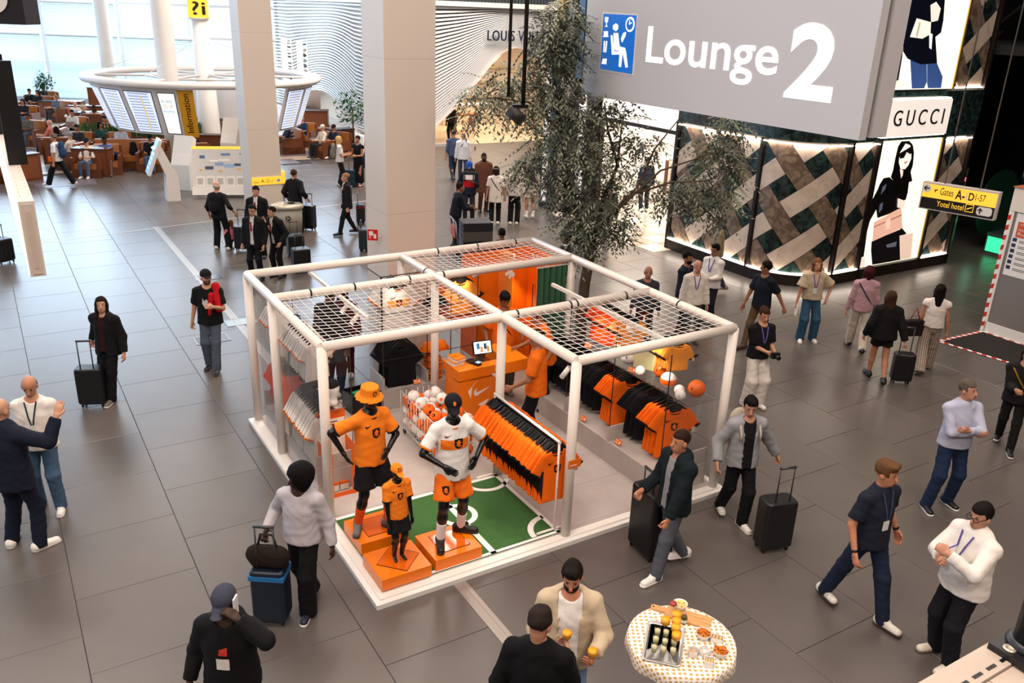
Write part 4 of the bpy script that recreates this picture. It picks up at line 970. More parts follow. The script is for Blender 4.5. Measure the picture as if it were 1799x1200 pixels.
spot(2.28, -4.42, 2.1, (-.35, .35, -.8), ki, 60); spot(.06, -2.86, 2.1, (.5, .1, -.8), ki, 60)
spot(3.76, -2.6, 2.1, (.6, -.1, -.8), ki, 40); spot(3.76, -3.7, 2.1, (.6, -.1, -.8), ki, 40)
# turf with pitch lines
TURF = M('turf_green', '#3d6a33', .9, noise=(60, .4), bump=(220, .8))
tf = tag(MB().bx(0, 2.22, -1.50, 0, 0, .012).build('turf_mat', TURF), 'green artificial turf mat with white pitch lines', 'turf mat'); tf.matrix_world = KB(.05, -3.03, .084)
LINE = M('line_white', '#f3efec', .7)
def ringp(cx, cy, r0, r1, a0, a1, n=28):
    mb = MB(); A_ = [a0 + (a1 - a0) * i / n for i in range(n + 1)]
    for a, b in zip(A_, A_[1:]): mb.add([(cx + r0 * math.cos(a), cy + r0 * math.sin(a), .014), (cx + r1 * math.cos(a), cy + r1 * math.sin(a), .014), (cx + r1 * math.cos(b), cy + r1 * math.sin(b), .014), (cx + r0 * math.cos(b), cy + r0 * math.sin(b), .014)], [(0, 1, 2, 3)])
    return mb
for x0, x1, y0, y1 in ((0, 2.22, -.05, 0), (0, 2.22, -1.5, -1.46), (1.28, 1.35, -1.5, 0), (2.17, 2.22, -1.5, 0)): MB().bx(x0, x1, y0, y1, .012, .014).build('pitch_line', LINE, tf)
ringp(1.32, -.62, .17, .24, 0, 2 * math.pi).build('centre_circle', LINE, tf); ringp(2.2, -1.45, .28, .35, R(90), R(180), 14).build('penalty_arc', LINE, tf); ringp(2.02, -.02, .26, .32, R(180), R(330), 16).build('penalty_arc', LINE, tf)
# plinths
def plinth(x, y, label, rot):
    t = kthing('plinth', label, 'plinth', x, y, .098, group='orange mannequin plinths'); MB().bx(0, .57, 0, .53, 0, .135).build('plinth_block', ORG, t)
    mb = MB(); m4 = Matrix.Translation((.3, .27, .135)) @ Matrix.Rotation(rot, 4, 'Z'); mb.bx(-.17, .17, -.17, .17, 0, .006, mat=m4); mb.build('foot_plate', M('plate_orange', '#d95f0c', .08), t)
    mb = MB(); [mb.bx(a, b, c, d, 0, .007, mat=m4) for a, b, c, d in ((-.174, .174, -.174, -.169), (-.174, .174, .169, .174), (-.174, -.169, -.17, .17), (.169, .174, -.17, .17))]; mb.build('plate_edge', M('edge_brown', '#4b1c08', .4), t)
    return t
plinth(.05, -3.86, 'orange plinth under the mannequin in the orange bucket hat', 0); plinth(-.0, -4.56, 'orange plinth at the front corner under the child mannequin', .75); plinth(.64, -4.52, 'orange plinth under the mannequin in the white shirt', 0)
# mannequins
OC, ODK = '#f58220', '#1a1718'; NAVY = cloth('#14131a'); LIONO = cloth('#f2741a')
def prints(m, chest_c, up_, ex, size=.085, swoosh=None):
    pass
def kit_prints(m, crest, sw_c, scale=1., band=None, left=.0):
    """crest, swoosh and band on the shirt front"""
    s = m['s']; top = m['top']; bv = bvh_of(top); up, fw, rt = Vector(m['up']), Vector(m['fw']), Vector(m['rt']); nb = Vector(m['nb'])
    ex = rt; ey = up; c = nb - up * .20 * s
    # seen from the front the wearer's right is on the viewer's left: mirror so prints read correctly
    ex = -rt
    n = ex.cross(ey)
    if n.dot(fw) < 0: ex = -ex
    if band: decal(top, 'chest_band', [(-.15 * s, -.055 * s), (.15 * s, -.055 * s), (.15 * s, .055 * s), (-.15 * s, .055 * s)], c - up * .02 * s, ex, ey, cloth(band), .008, .003, bv=bv)
    cc = c - up * .01 * s + ex * left * s
    decal(top, 'crest', scaled(SHIELD, .092 * s), cc, ex, ey, NAVY, .0045, .005, bv=bv)
    decal(top, 'crest_lion', scaled(LION, .082 * s), cc, ex, ey, cloth(crest), .0035, .007, bv=bv)
    decal(top, 'swoosh', scaled(SWOOSH, .075 * s), c + up * .075 * s - ex * .075 * s, ex, ey, cloth(sw_c), .0035, .005, bv=bv)
def rings(m, which, col, nm):
    """cuffs or collar as tubes"""
    s = m['s']; root = m['root']
    if which == 'cuff':
        for i in (0, 1):
            a, b = Vector(m['sh'][i]), Vector(m['el'][i]); d = (b - a).normalized(); c = a + (b - a) * .765; MB().tube([c - d * .012 * s, c + d * .010 * s], .0775 * s, 16).build(nm, cloth(col), root)
    else:
        nb, up, fw, rt = Vector(m['nb']), Vector(m['up']), Vector(m['fw']), Vector(m['rt']); pts = []
        for k in range(20):
            a = 2 * math.pi * k / 20; pts.append(nb + rt * (.075 * s * math.cos(a)) + fw * ((.015 + .078 * math.sin(a)) * s) + up * ((-.022 - .03 * math.sin(a)) * s))
        MB().tube(pts, .011 * s, 6, closed=True).build(nm, cloth(col), root)
pl_z = .098 + .141
m1 = person('tall black mannequin in an orange shirt, black shorts and orange bucket hat', K(.30, -3.58, pl_z), YAW + R(190), 1.78, 0, 'kiosk mannequins', 'mannequin', 'mannequin', mannequin=True,
    feet=[(.16, -.05, 0), (-.14, .12, 0)], hands=[(.32, -.02, 1.02), (-.09, .22, 1.04)], elbows=[(1, -.8, 0), (-1, -.6, 0)], palms=[(-.6, .3, -.4), (.2, -1, 0)], curl=(.25, .2), foot_yaw=(-.5, .3),
    top=dict(c=OC, sleeve=.5, hem=.10, neck=.06), bottom=dict(c='#141216', len=.42, wide=.03, name='shorts'), socks=('#f2561a', .55), shoes='#6c6a6c', sole='#3b3838', cap=('#f5861f', 'bucket'), head=(0, -.12))
kit_prints(m1, '#f2741a', '#1c1718'); rings(m1, 'cuff', ODK, 'cuff'); rings(m1, 'collar', ODK, 'collar')
m2 = person('small black child mannequin in an orange cap, orange shirt and black shorts', K(.30, -4.28, pl_z), YAW + R(182), 1.17, 0, 'kiosk mannequins', 'mannequin', 'mannequin', mannequin=True,
    feet=[(.06, 0, 0), (-.06, .02, 0)], hands=[(.2, .12, .80), (-.2, .12, .80)], curl=(.4, .4), top=dict(c=OC, sleeve=.5, hem=.13, neck=.06), bottom=dict(c='#141216', len=.42, wide=.03, name='shorts'), shoes=None, cap=('#f5861f', 'cap'), head=(0, -.1))
kit_prints(m2, '#f2741a', '#1c1718'); rings(m2, 'cuff', ODK, 'cuff'); rings(m2, 'collar', ODK, 'collar')
m3 = person('black mannequin in a white shirt with orange chest band, orange shorts and black cap', K(.98, -4.22, pl_z), YAW + R(170), 1.80, 0, 'kiosk mannequins', 'mannequin', 'mannequin', mannequin=True,
    feet=[(.15, .08, 0), (-.14, -.10, 0)], hands=[(.15, .20, 1.02), (-.23, .12, 1.03)], elbows=[(1, -.5, 0), (-1, -.7, 0)], palms=[(-.2, -1, 0), (.3, -1, 0)], curl=(.2, .25), foot_yaw=(-.1, .9),
    top=dict(c='#efeae6', sleeve=.5, hem=.14, neck=.06), bottom=dict(c='#f4741b', len=.42, wide=.03, name='shorts'), socks=('#e9e4e0', .5), shoes='#14110f', sole='#241b18', cap=('#15141a', 'cap'), head=(-.15, -.1))
kit_prints(m3, '#f2741a', '#6d2a1c', band='#ee7a1e', left=.03); rings(m3, 'cuff', '#f07b1c', 'cuff'); rings(m3, 'collar', '#f07b1c', 'collar')
for m, c in ((m1, None), (m2, None), (m3, None)):
    if 'cap' in m:
        hd, up, R2 = Vector(m['hd']), Vector(m['up']), m['R2']; fwh = Vector(R2 @ np.array([0, 1., 0])); uph = Vector(R2 @ np.array([0, 0, 1.])); ex = uph.cross(fwh) * -1
        if ex.cross(uph).dot(fwh) < 0: ex = -ex
        s = m['s']; bv = bvh_of(m['cap']); cc = hd + uph * .085 * s
        if m is not m3: decal(m['cap'], 'hat_crest', scaled(SHIELD, .045 * s), cc, ex, uph, NAVY, .004, .003, bv=bv)
        decal(m['cap'], 'hat_lion', scaled(LION, .045 * s), cc, ex, uph, LIONO, .003, .005, bv=bv)
# shorts crest on the third one
for m, dx in ((m3, .07), ):
    bv = bvh_of(m['bottom']); fw, up, rt = Vector(m['fw']), Vector(m['up']), Vector(m['rt']); c = Vector(m['pc']) - up * .22 + rt * .12; ex = -rt if (-rt).cross(up).dot(fw) > 0 else rt
    decal(m['bottom'], 'shorts_crest', scaled(SHIELD, .075), c, ex, up, NAVY, .005, .004, bv=bv); decal(m['bottom'], 'shorts_lion', scaled(LION, .065), c, ex, up, LIONO, .004, .006, bv=bv)
# calf rod of the tall mannequin
t = kthing('support_rod', 'bent steel calf rod fixed to the plinth behind the orange sock', 'support rod', .42, -3.62, pl_z); MB().tube([(0, 0, 0), (0, 0, .10), (.03, .01, .16), (.03, .01, .34)], .008, 6).build('rod', JOINT, t); MB().lathe([(.03, 0), (.03, .012), (.012, .02)], 12).build('rod_foot', JOINT, t)
# hanging garments ------------------------------------------------------------------
def shirt_mesh(name, col, w=1., l=1., sleeves=True, thick=.085):
    P = [cone((0, 0, -.22), (0, 0, -.80 * l), .205 * w, .245 * w, ((0, 1, 0), thick), k=.015, cut=True, cut0=True)] + [cone((s * .055, 0, -.135), (s * .165 * w, 0, -.185), .038, .045, ((0, 1, 0), .5), k=.03) for s in (-1, 1)] + [cone((-.13 * w, 0, -.22), (.13 * w, 0, -.22), .05, .05, ((0, 1, 0), .4), k=.03)]
    if sleeves:
        for s in (-1, 1): P.append(cone((s * .16 * w, 0, -.20), (s * .30 * w, 0, -.40), .085 * w, .085 * w, ((0, 1, 0), thick * 2.2), k=.02, cut=True))
    P.append(ell((0, -.03, -.125), (.082, .09, .055), neg=True))
    v, f = mesh_sdf(P, .0105)
    v[:, 1] += .006 * np.sin(v[:, 0] * 26 + v[:, 2] * 5) * np.clip((-v[:, 2] - .15) * 2, 0, 1)
    o = mesh_np(name, v, f, cloth(col)); me = o.data; bpy.data.objects.remove(o); return me
def hanger_mesh():
    mb = MB(); mb.tube([(0, 0, .0), (0, 0, -.05)], .006, 5); mb.prism([(-.19, -.175), (-.19, -.145), (-.05, -.045), (.05, -.045), (.19, -.145), (.19, -.175), (0, -.14)], .018, (0, .008, 0), (1, 0, 0), (0, 0, 1), (0, -1, 0)); return mb.mesh('hanger', BLACKM)
HANG = hanger_mesh()
def cuffs_mesh(s, c_, w=1.):
    mb = MB()
    if 1:
        d = Vector((s * .14, 0, -.21)).normalized(); c = Vector((s * .30 * w, 0, -.40)); x = Vector((d.z, 0, -d.x)); n = 14
        vs = [c + d * o + x * (.088 * w * math.cos(2 * math.pi * k / n)) + Vector((0, .019 * math.sin(2 * math.pi * k / n), 0)) for o in (-.022, .004) for k in range(n)]
        mb.add(vs, [(k, (k + 1) % n, n + (k + 1) % n, n + k) for k in range(n)] + [tuple(range(n, 2 * n))], 0, True)
    return mb.mesh('cuff', cloth(c_))
def collar_mesh(col):
    mb = MB(); mb.tube([(.078 * math.cos(2 * math.pi * k / 14), .016 * math.sin(2 * math.pi * k / 14), -.158 + .030 * math.sin(2 * math.pi * k / 14)) for k in range(14)], .009, 5, closed=True); return mb.mesh('collar', cloth(col))
ORS = shirt_mesh('orange_shirt', '#f66a0e'); WHS = shirt_mesh('white_shirt', '#eee7e1'); BKS = shirt_mesh('black_shirt', '#121116'); LOS = shirt_mesh('light_orange_shirt', '#f79b3c', .85, .8); RDS = shirt_mesh('red_orange_shirt', '#e8480f')
CUF = {k: [cuffs_mesh(s, c_) for s in (-1, 1)] for k, c_ in (('b', ODK), ('o', '#f07b1c'))}; COLB = collar_mesh(ODK); COLO = collar_mesh('#f07b1c')
SIDE = MB(); [SIDE.add([(s * .225, -.012, -.36), (s * .185, -.02, -.36), (s * .195, -.021, -.76), (s * .24, -.012, -.60)], [(0, 1, 2, 3)]) for s in (-1, 1)]
SIDEM = SIDE.mesh('side_stripe', cloth(ODK))
TAGM = MB().bx(-.025, .025, -.004, .004, -.07, 0).mesh('price_tag', M('tag_kraft', '#cdb89a', .7))
def hang(name, label, me, x, y, z, rz, group, trim=None, tag_=False, sc=1., cat='shirt', front=False):
    t = kthing(name, label, cat, x, y, z, rz, group); t.scale = (sc, sc, sc)
    inst('garment', me, t); inst('hanger', HANG, t)
    if trim: [inst('cuff', m_, t) for m_ in CUF[trim]]; inst('collar', COLB if trim == 'b' else COLO, t)
    if tag_: inst('price_tag', TAGM, t, loc=(.27, -.03, -.38))
    return t
def front_print(t, me, lion=True):
    mb = MB(); mb.prism(scaled(SHIELD, .09, .0, -.36), .002, (0, -.027, 0), (1, 0, 0), (0, 0, 1), (0, -1, 0)); mb.build('crest', NAVY, t)
    mb = MB(); mb.prism(scaled(LION, .082, .0, -.36), .002, (0, -.0295, 0), (1, 0, 0), (0, 0, 1), (0, -1, 0)); mb.build('crest_lion', LIONO, t)
    mb = MB(); mb.prism(scaled(SWOOSH, .08, -.09, -.275), .002, (0, -.026, 0), (1, 0, 0), (0, 0, 1), (0, -1, 0)); mb.build('swoosh', cloth('#1c1718'), t)
# shirt rack
rk = kthing('garment_rack', 'white garment rack packed with orange football shirts', 'rack', 2.22, -3.78, .098)
RKZ = 1.16
MB().tube([(0, .78, RKZ), (0, -.70, RKZ)], .018, 10).build('rail', TUBE, rk)
for y in (.76, -.68): MB().tube([(0, y, .02), (0, y, RKZ)], .015, 8).build('upright', TUBE, rk)
for y in (.76, -.68): MB().tube([(-.24, y, .015), (.24, y, .015)], .015, 8).build('foot', TUBE, rk)
NSH = 42
for k in range(NSH):
    y = -3.78 + .72 - k * (1.38 / (NSH - 1)); last = k == NSH - 1
    lb_ = 'front third' if k > 27 else 'middle third' if k > 13 else 'rear third'
    lb = 'front orange football shirt facing out of the packed rack, crest visible' if last else 'orange football shirt packed in the %s of the white rack' % lb_
    if k == 0: lb = 'rearmost orange football shirt on the white rack, nearest the counter'
    t = hang('football_shirt', lb, ORS, 2.22 + random.uniform(-.012, .012), y, .098 + RKZ + .012, random.uniform(-.22, .04) if not last else -.02, 'orange shirts on the rack', 'b', last, sc=.96)
    if last: front_print(t, ORS)
    inst('side_stripe', SIDEM, t)
# counter
ct = kthing('sales_counter', 'orange cash desk with a white swoosh and cantilevered side', 'counter', 2.40, -1.70, .084)
CZ = .93; ORT = M('orange_top', '#f88a14', .28)
MB().bx(0, .70, 0, .42, 0, CZ - .14).build('counter_block', ORG, ct); MB().bx(0, 1.16, 0, .17, CZ - .17, CZ).build('counter_ledge', ORG, ct); MB().bx(.84, 1.16, .17, .72, CZ - .17, CZ).build('counter_wing', ORG, ct); MB().bx(0, .28, .17, .50, CZ - .14, CZ).build('counter_side', ORG, ct)
MB().bx(.28, .84, .17, .45, CZ - .16, CZ - .13).build('till_recess', BLACKM, ct)
for nm, x0, x1, y0, y1 in (('top_panel', 0, 1.16, 0, .17), ('top_panel', .84, 1.16, .17, .72), ('top_panel', 0, .28, .17, .50)): MB().bx(x0, x1, y0, y1, CZ, CZ + .006).build(nm, ORT, ct)
PW = M('print_white', '#f4e6de', .5)
def cp(P, nm): MB().prism(P, .003, (0, 0, 0), (1, 0, 0), (0, 0, 1), (0, -1, 0)).build(nm, PW, ct)
cp(scaled(SWOOSH, .27, .38, .56), 'swoosh_print'); cp([(.15, .60), (.31, .75), (.22, .66), (.20, .48)], 'corner_print'); cp([(.53, .80), (.69, .80), (.65, .58), (.61, .73)], 'corner_print'); cp([(.32, .36), (.50, .42), (.40, .27), (.36, .335)], 'corner_print')
for i, (x, y, z, r) in enumerate(((.10, .30, 0, .1), (.13, .24, .055, .25), (.12, .36, .055, .0))):
    o = kthing('shoe_box', ['orange and white product box lying lowest at the till', 'product box stacked on top at the till, front', 'product box stacked on top at the till, rear'][i], 'box', 2.40 + x, -1.70 + y, .084 + CZ + .007 + z, r, 'boxes by the till')
    MB().bx(-.09, .09, -.10 if i == 0 else -.05, .10 if i == 0 else .05, 0, .04).build('box_body', M('box_white', '#efe6dc', .6), o); MB().bx(-.091, .091, -.101 if i == 0 else -.051, .101 if i == 0 else .051, .04, .053).build('box_lid', ORT, o)
o = kthing('till_screen', 'black till monitor with a bright picture on the orange counter', 'till', 2.40 + .52, -1.70 + .30, .084 + CZ - .12, R(-8))
MB().bx(-.10, .10, -.08, .08, 0, .015).build('till_base', BLACKM, o); MB().prism([(-.05, 0), (.05, 0), (.06, .26), (-.06, .26)], .05, (0, .02, .01), (1, 0, 0), (0, 0, 1), (0, -1, 0)).build('till_stand', M('till_grey', '#6a605a', .4), o)
m4 = Matrix.Translation((0, -.05, .32)) @ Matrix.Rotation(R(-22), 4, 'X'); MB().bx(-.15, .15, -.012, .012, -.10, .10, mat=m4).build('monitor', BLACKM, o)
scr = MB(); scr.bx(-.13, .13, -.0135, -.012, -.085, .085, mat=m4); scr.build('screen', M('screen_white', '#e9eef2', .3, emit=1.3), o)
for i, (x, z, c) in enumerate(((-.07, .02, '#2f6f9e'), (-.02, -.03, '#c09a6a'), (.04, .01, '#274a6a'), (.08, -.03, '#b98a5a'))): MB().bx(x - .02, x + .025, -.0145, -.0135, z - .04, z + .045, mat=m4).build('screen_image', M('scr_' + c[1:], c, .3, emit=.7), o)
o = kthing('card_reader', 'black card reader with a lit blue screen on the counter edge', 'card reader', 2.40 + .33, -1.70 + .06, .084 + CZ + .007, R(20)); MB().prism([(-.05, 0), (.05, 0), (.05, .03), (-.05, .05)], .08, (0, .04, 0), (0, -1, 0), (0, 0, 1), (1, 0, 0)).build('reader_body', BLACKM, o)
MB().bx(.0, .07, -.02, .045, .048, .051).build('reader_screen', M('reader_blue', '#9cc2ee', .3, emit=.9), o)
o = kthing('receipt_printer', 'black receipt printer beside the till monitor', 'printer', 2.40 + .34, -1.70 + .26, .084 + CZ - .12, .1); MB().bx(-.07, .07, -.07, .07, 0, .14).build('printer_body', BLACKM, o); MB().bx(-.05, .05, -.075, -.07, .06, .09).build('paper_slot', M('till_grey', '#6a605a', .4), o)
o = kthing('paper_note', 'small white note taped to the counter front edge', 'note', 2.40 + .63, -1.702, .084 + CZ - .10, 0); MB().bx(-.035, .035, -.004, 0, 0, .11).build('note_sheet', WHITE, o)
# back unit: orange wall, cabin, curtain
bw_ = kthing('kiosk_back_wall', 'glossy orange panels of the kiosk rear wall and fitting cabin', 'wall panel', 0, 0, .084)
for x0, x1 in ((3.32, 3.66), (3.665, 4.0), (4.0, 4.30), (4.305, 4.58)): MB().bx(x0, x1, -.06, -.02, 0, 2.12).build('orange_panel', ORGW, bw_)
MB().bx(3.98, 4.06, -.36, -.06, 0, 2.12).build('banner_fin', M('orange_light', '#f49342', .4), bw_); MB().bx(4.54, 4.58, -1.05, -.06, 0, 2.12).build('side_panel', ORGW, bw_)
mb = MB(); mb.prism(scaled(LION, .28, 0, 1.85), .003, (4.02, -.362, 0), (1, 0, 0), (0, 0, 1), (0, -1, 0)); mb.build('banner_lion', PW, bw_)
for k in range(4): MB().prism(scaled(LION, .13, -.20 - k * .13, 1.98), .003, (4.54, 0, 0), (0, 1, 0), (0, 0, 1), (-1, 0, 0)).build('wall_ornament', PW, bw_)
cu = kthing('curtain', 'dark green velvet curtain of the fitting cabin', 'curtain', 4.02, -1.14, .10); CURT = M('velvet_green', '#1f5a38', .85, sheen=.4, noise=(30, .2))
mb = MB(); mb.grid(lambda u, v: (u * .56, .045 * math.sin(u * 34) + .01 * math.sin(v * 6 + u * 9), v * 2.08), 90, 6); mb.build('curtain_cloth', CURT, cu); MB().tube([(-.02, 0, 2.09), (.6, 0, 2.09)], .014, 8).build('curtain_rod', TUBE, cu)
# back display with glass case
def display(name, label, x, y, rz, L, D, div, zt, shelf, skirt=.30):
    """runs along local x, front at local y=0, depth towards +y"""
    t = kthing(name, label, 'display unit', x, y, .084, rz); 
    MB().bx(0, L, 0, D, 0, skirt).build('base_step', CONC, t); MB().bx(0, L, -.012, 0, 0, skirt + .015).build('kick_panel', CONC, t)
    for d in div:
        MB().bx(d - .012, d + .012, .0, D, skirt, skirt + .22).build('low_divider', CONC, t); MB().bx(d - .005, d + .005, .02, D, skirt + .22, zt).build('glass_divider', GLASS, t)
        MB().bx(d - .006, d + .006, .012, .02, skirt, zt).build('glass_edge', M('edge_dark', '#2a2a2a', .3), t)
    MB().bx(0, L, D, D + .008, skirt, zt).build('glass_back', GLASS, t)
    for z, d0 in shelf: MB().bx(.01, L - .01, d0, D - .005, z, z + .010).build('glass_shelf', GLASS, t); MB().bx(.01, L - .01, d0 - .006, d0, z, z + .010).build('shelf_edge', M('edge_dark', '#2a2a2a', .3), t)
    return t
dr = display('display_unit', 'right glass display unit with balls and hanging orange kit', 3.78, -1.35, R(-90), 3.12, .80, (.02, 1.02, 2.05, 3.10), 1.95, ((1.20, .36),))
dl = display('display_unit', 'left glass display unit with white away shirts', .56, -2.42, R(90), 2.25, .50, (.02, 1.1, 2.22), 1.98, ((1.10, .1),))
db = display('display_unit', 'rear glass display unit with caps and jerseys behind the till', 1.72, -.58, 0, 1.62, .52, (.02, .74, 1.14, 1.60), 2.1, ((.78, .05), (1.18, .05), (1.5, .05)))
for x0, x1, y0, y1 in ((1.72, 2.46, -.58, -.572), ): 
    o = MB().bx(x0, x1, y0, y1, 1.25, 2.18).build('glass_front', GLASS, None); o.parent = db; o.matrix_local = Matrix.Translation((-1.72, .58, -.084))
mb = MB()
for a, b in (((0, 0, 2.1), (.74, 0, 2.1)), ((0, 0, 2.1), (0, .52, 2.1)), ((.74, 0, 2.1), (.74, .52, 2.1)), ((0, 0, 1.2), (0, 0, 2.1))): MB().bar(a, b, .012).build('case_edge', M('edge_dark', '#2a2a2a', .3), db)
# outer glass screens
for lb, a, b in (('clear glass side screen on the right of the kiosk', (4.60, -1.25), (4.60, -4.50)), ('clear glass end screen at the front right corner', (3.82, -4.52), (4.58, -4.52)), ('clear glass side screen on the rear left of the kiosk', (.02, -.12), (.02, -1.05)), ('clear glass side screen on the left of the kiosk', (.02, -1.24), (.02, -2.90))):
    o = tag(MB().bx(min(a[0], b[0]) - .004, max(a[0], b[0]) + .004, min(a[1], b[1]) - .004, max(a[1], b[1]) + .004, 0, 1.95).build('glass_screen', GLASS), lb, 'glass screen', 'kiosk glass screens'); o.matrix_world = KB(0, 0, .084)
# garments on the units (right unit: rail x 4.25)
for k in range(11): hang('training_shirt', 'black training shirt hanging under the shelf, %s' % ('rear bay' if k < 6 else 'middle bay'), BKS, 4.22, -1.55 - k * .115 - (.1 if k > 5 else 0), 1.26, R(-28) + random.uniform(-.1, .1), 'black shirts on the right unit', None, k in (2, 8), .95)
for k in range(6): hang('football_shirt', 'orange shirt in the small group under the right shelf', ORS, 4.22, -3.02 - k * .05, 1.26, R(-26) + random.uniform(-.06, .06), 'orange shirts under the right shelf', 'b', k > 3)
for k in range(3): hang('training_shirt', 'black shirt between the orange shirts under the right shelf', BKS, 4.24, -3.52 - k * .1, 1.26, R(-26), 'black shirts on the right unit', None, False)
for k in range(4):
    t = hang('football_shirt', 'front orange shirt facing out beside the right kiosk corner' if k == 3 else 'orange shirt behind the front one at the right corner', ORS, 4.20, -3.98 - k * .07, 1.24, R(-18) if k == 3 else R(-30), 'orange shirts at the right corner', 'b', k == 3)
    if k == 3: front_print(t, ORS)
for g_, (y, n, me, lb) in enumerate(((-2.35, 7, RDS, 'orange shirt hanging above the shelf in the rear bay of the right unit'), (-2.85, 5, LOS, 'light orange kids shirt hanging above the shelf in the middle of the right unit'), (-3.75, 5, LOS, 'light orange kids shirt hanging above the shelf at the front of the right unit'))):
    for k in range(n): hang('kids_shirt', lb, me, 4.36, y - k * .055, 2.0, R(-28) + random.uniform(-.12, .12), ['upper shirts rear bay', 'upper shirts middle bay', 'upper shirts front bay'][g_], 'b', k == n - 1, .72)
# left unit (white away shirts)
for k in range(12): hang('away_shirt', 'white away shirt with orange cuffs in the lower left row', WHS, .30, -1.32 - k * .08, 1.16, R(14) + random.uniform(-.08, .08), 'white shirts lower left', 'o', False, .95)
for k in range(10): hang('away_shirt', 'white away shirt hanging in the upper left row', WHS, .28, -1.18 - k * .085, 2.0, R(14) + random.uniform(-.08, .08), 'white shirts upper left', 'o', k == 9, .72)
for k in range(4): hang('away_shirt', 'white shirt at the rear of the left unit, upper row', WHS, .28, -.30 - k * .09, 2.0, R(14), 'white shirts upper rear left', 'o', False, .75)
for k in range(8): hang('football_shirt', 'orange shirt at the rear of the left unit, lower row', RDS, .28, -.30 - k * .08, 1.16, R(14), 'orange shirts lower rear left', None, False, .75)
# back unit garments
for k in range(5):
    t = hang('away_shirt', 'white jersey with orange band inside the rear glass case' if k == 4 else 'white jersey behind the front one in the glass case', WHS, 2.07, -.12 - k * .07, 2.06, R(-3), 'white jerseys in the glass case', 'o', False)
    if k == 4:
        MB().bx(-.17, .17, -.026, -.0245, -.42, -.31).build('chest_band', cloth('#f2a24a'), t); front_print(t, WHS)
for k in range(6): hang('training_shirt', 'black shirt hanging low in the rear glass unit', BKS, 2.08, -.12 - k * .07, 1.16, R(-4), 'black shirts in the rear unit', None, False)
for k in range(4):
    t = hang('football_shirt', 'front orange jersey displayed high behind the till' if k == 3 else 'orange jersey behind the front one near the till', LOS if k == 3 else ORS, 3.10, -.18 - k * .08, 2.04, R(-6), 'orange jerseys behind the till', 'b', False, 1.05)
    if k == 3: front_print(t, LOS)
def hat(label, x, y, z, c, kind='cap'):
    t = kthing('cap' if kind == 'cap' else 'bucket_hat', label, 'hat', x, y, z, random.uniform(-.5, .5), 'hats on the rear shelves')
    if kind == 'cap':
        MB().lathe([(.085, 0), (.088, .04), (.07, .085), (.03, .105), (0, .108)], 14).build('crown', cloth(c), t); MB().lathe([(.07, .012), (.075, .0), (.0, .004)], 12, (0, -.085, 0), sy=.9).build('brim', cloth(c), t)
    else: MB().lathe([(.145, 0), (.10, .045), (.085, .10), (.0, .105)], 16).build('crown', cloth(c), t); MB().lathe([(.15, -.004), (.15, .006)], 16).build('brim_edge', cloth(c), t)
ncap = 0
for z, c in ((.87, '#f0700f'), (1.28, '#e9e4df'), (1.60, '#17161a')):
    for j in range(2):
        hat('%s %s on the rear shelves by the till' % (['orange bucket hat', 'white cap', 'black cap'][ncap // 2], ['on the left', 'on the right'][j]), 2.56 + j * .20, -.40, z, c, 'bucket' if c == '#f0700f' else 'cap'); ncap += 1
for k in range(7): hat('orange bucket hat in the stacked pile, %s' % ['bottom', 'second from bottom', 'third from bottom', 'middle', 'fifth', 'second from top', 'top'][k], 2.62 + .02 * (k % 2), -.40, .39 + k * .055, '#ef7410', 'bucket')
# concrete floor lip in front of rear unit, price flags
def flag(lb, x, y, z, rz):
    t = kthing('price_sign', lb, 'price sign', x, y, z, rz, 'orange price signs'); m4 = Matrix.Rotation(R(-30), 4, 'X'); MB().bx(-.06, .06, -.003, .003, 0, .07, mat=m4).build('sign_card', M('sign_orange', '#e8701c', .5), t)
    mb = MB(); mb.bx(-.05, .01, -.0045, -.003, .015, .022, mat=m4); mb.bx(-.05, .0, -.0045, -.003, .045, .052, mat=m4); mb.bx(.025, .045, -.0045, -.003, .02, .05, mat=m4); mb.build('sign_print', PW, t)
flag('orange price sign on the right step nearest the rack', 3.83, -2.75, .40, R(-90)); flag('orange price sign on the right step further forward', 3.83, -3.55, .40, R(-90)); flag('orange price sign on the right glass shelf, front bay', 4.17, -3.3, 1.295, R(-70)); flag('orange price sign on the right glass shelf, rear bay', 4.17, -2.3, 1.295, R(-70)); flag('orange price sign at the foot of the rear unit', 2.3, -.55, .40, 0)
t = kthing('post_label', 'orange label clipped to the front white post', 'label', 2.3, -4.645, 1.0, 0); MB().bx(-.07, .10, -.004, .004, 0, .10).build('label_card', M('sign_orange', '#e8701c', .5), t); MB().bx(-.05, .04, -.006, -.004, .03, .04).build('label_print', PW, t)
# balls
def football(lb, x, y, z, r, base, sw, group='balls on the shelf', patch=None, nm='football'):
    t = kthing(nm, lb, 'ball', x, y, z, random.uniform(-.4, .4) + R(-25), group); MB().ball((0, 0, r), r, 20, 14).build('ball_skin', base, t)
    def cap(P, mt, n_, lat, lon, s):
        mb = MB(); o = Vector((0, 0, r)); d = Vector((math.sin(lon) * math.cos(lat), -math.cos(lon) * math.cos(lat), math.sin(lat))); ex = Vector((math.cos(lon), math.sin(lon), 0)); ey = d.cross(ex)
        ey = ey if ey.z > 0 else -ey
        mb.add([o + (d + ex * (q[0] * s) + ey * (q[1] * s)).normalized() * (r * 1.006) for q in P], [tuple(range(len(P)))]); mb.build(n_, mt, t)
    if patch:
        mb = MB(); mb.lathe([(math.cos(a) * r * 1.004, r + math.sin(a) * r * 1.004) for a in np.linspace(-.35, .35, 7)], 20, cap=False); mb.build('ball_band', patch, t)
    if sw: cap(SWOOSH, sw, 'swoosh', .25, -.2, 1.0); cap(scaled(SWOOSH, 1), sw, 'swoosh', .3, 2.0, .9)
    return t
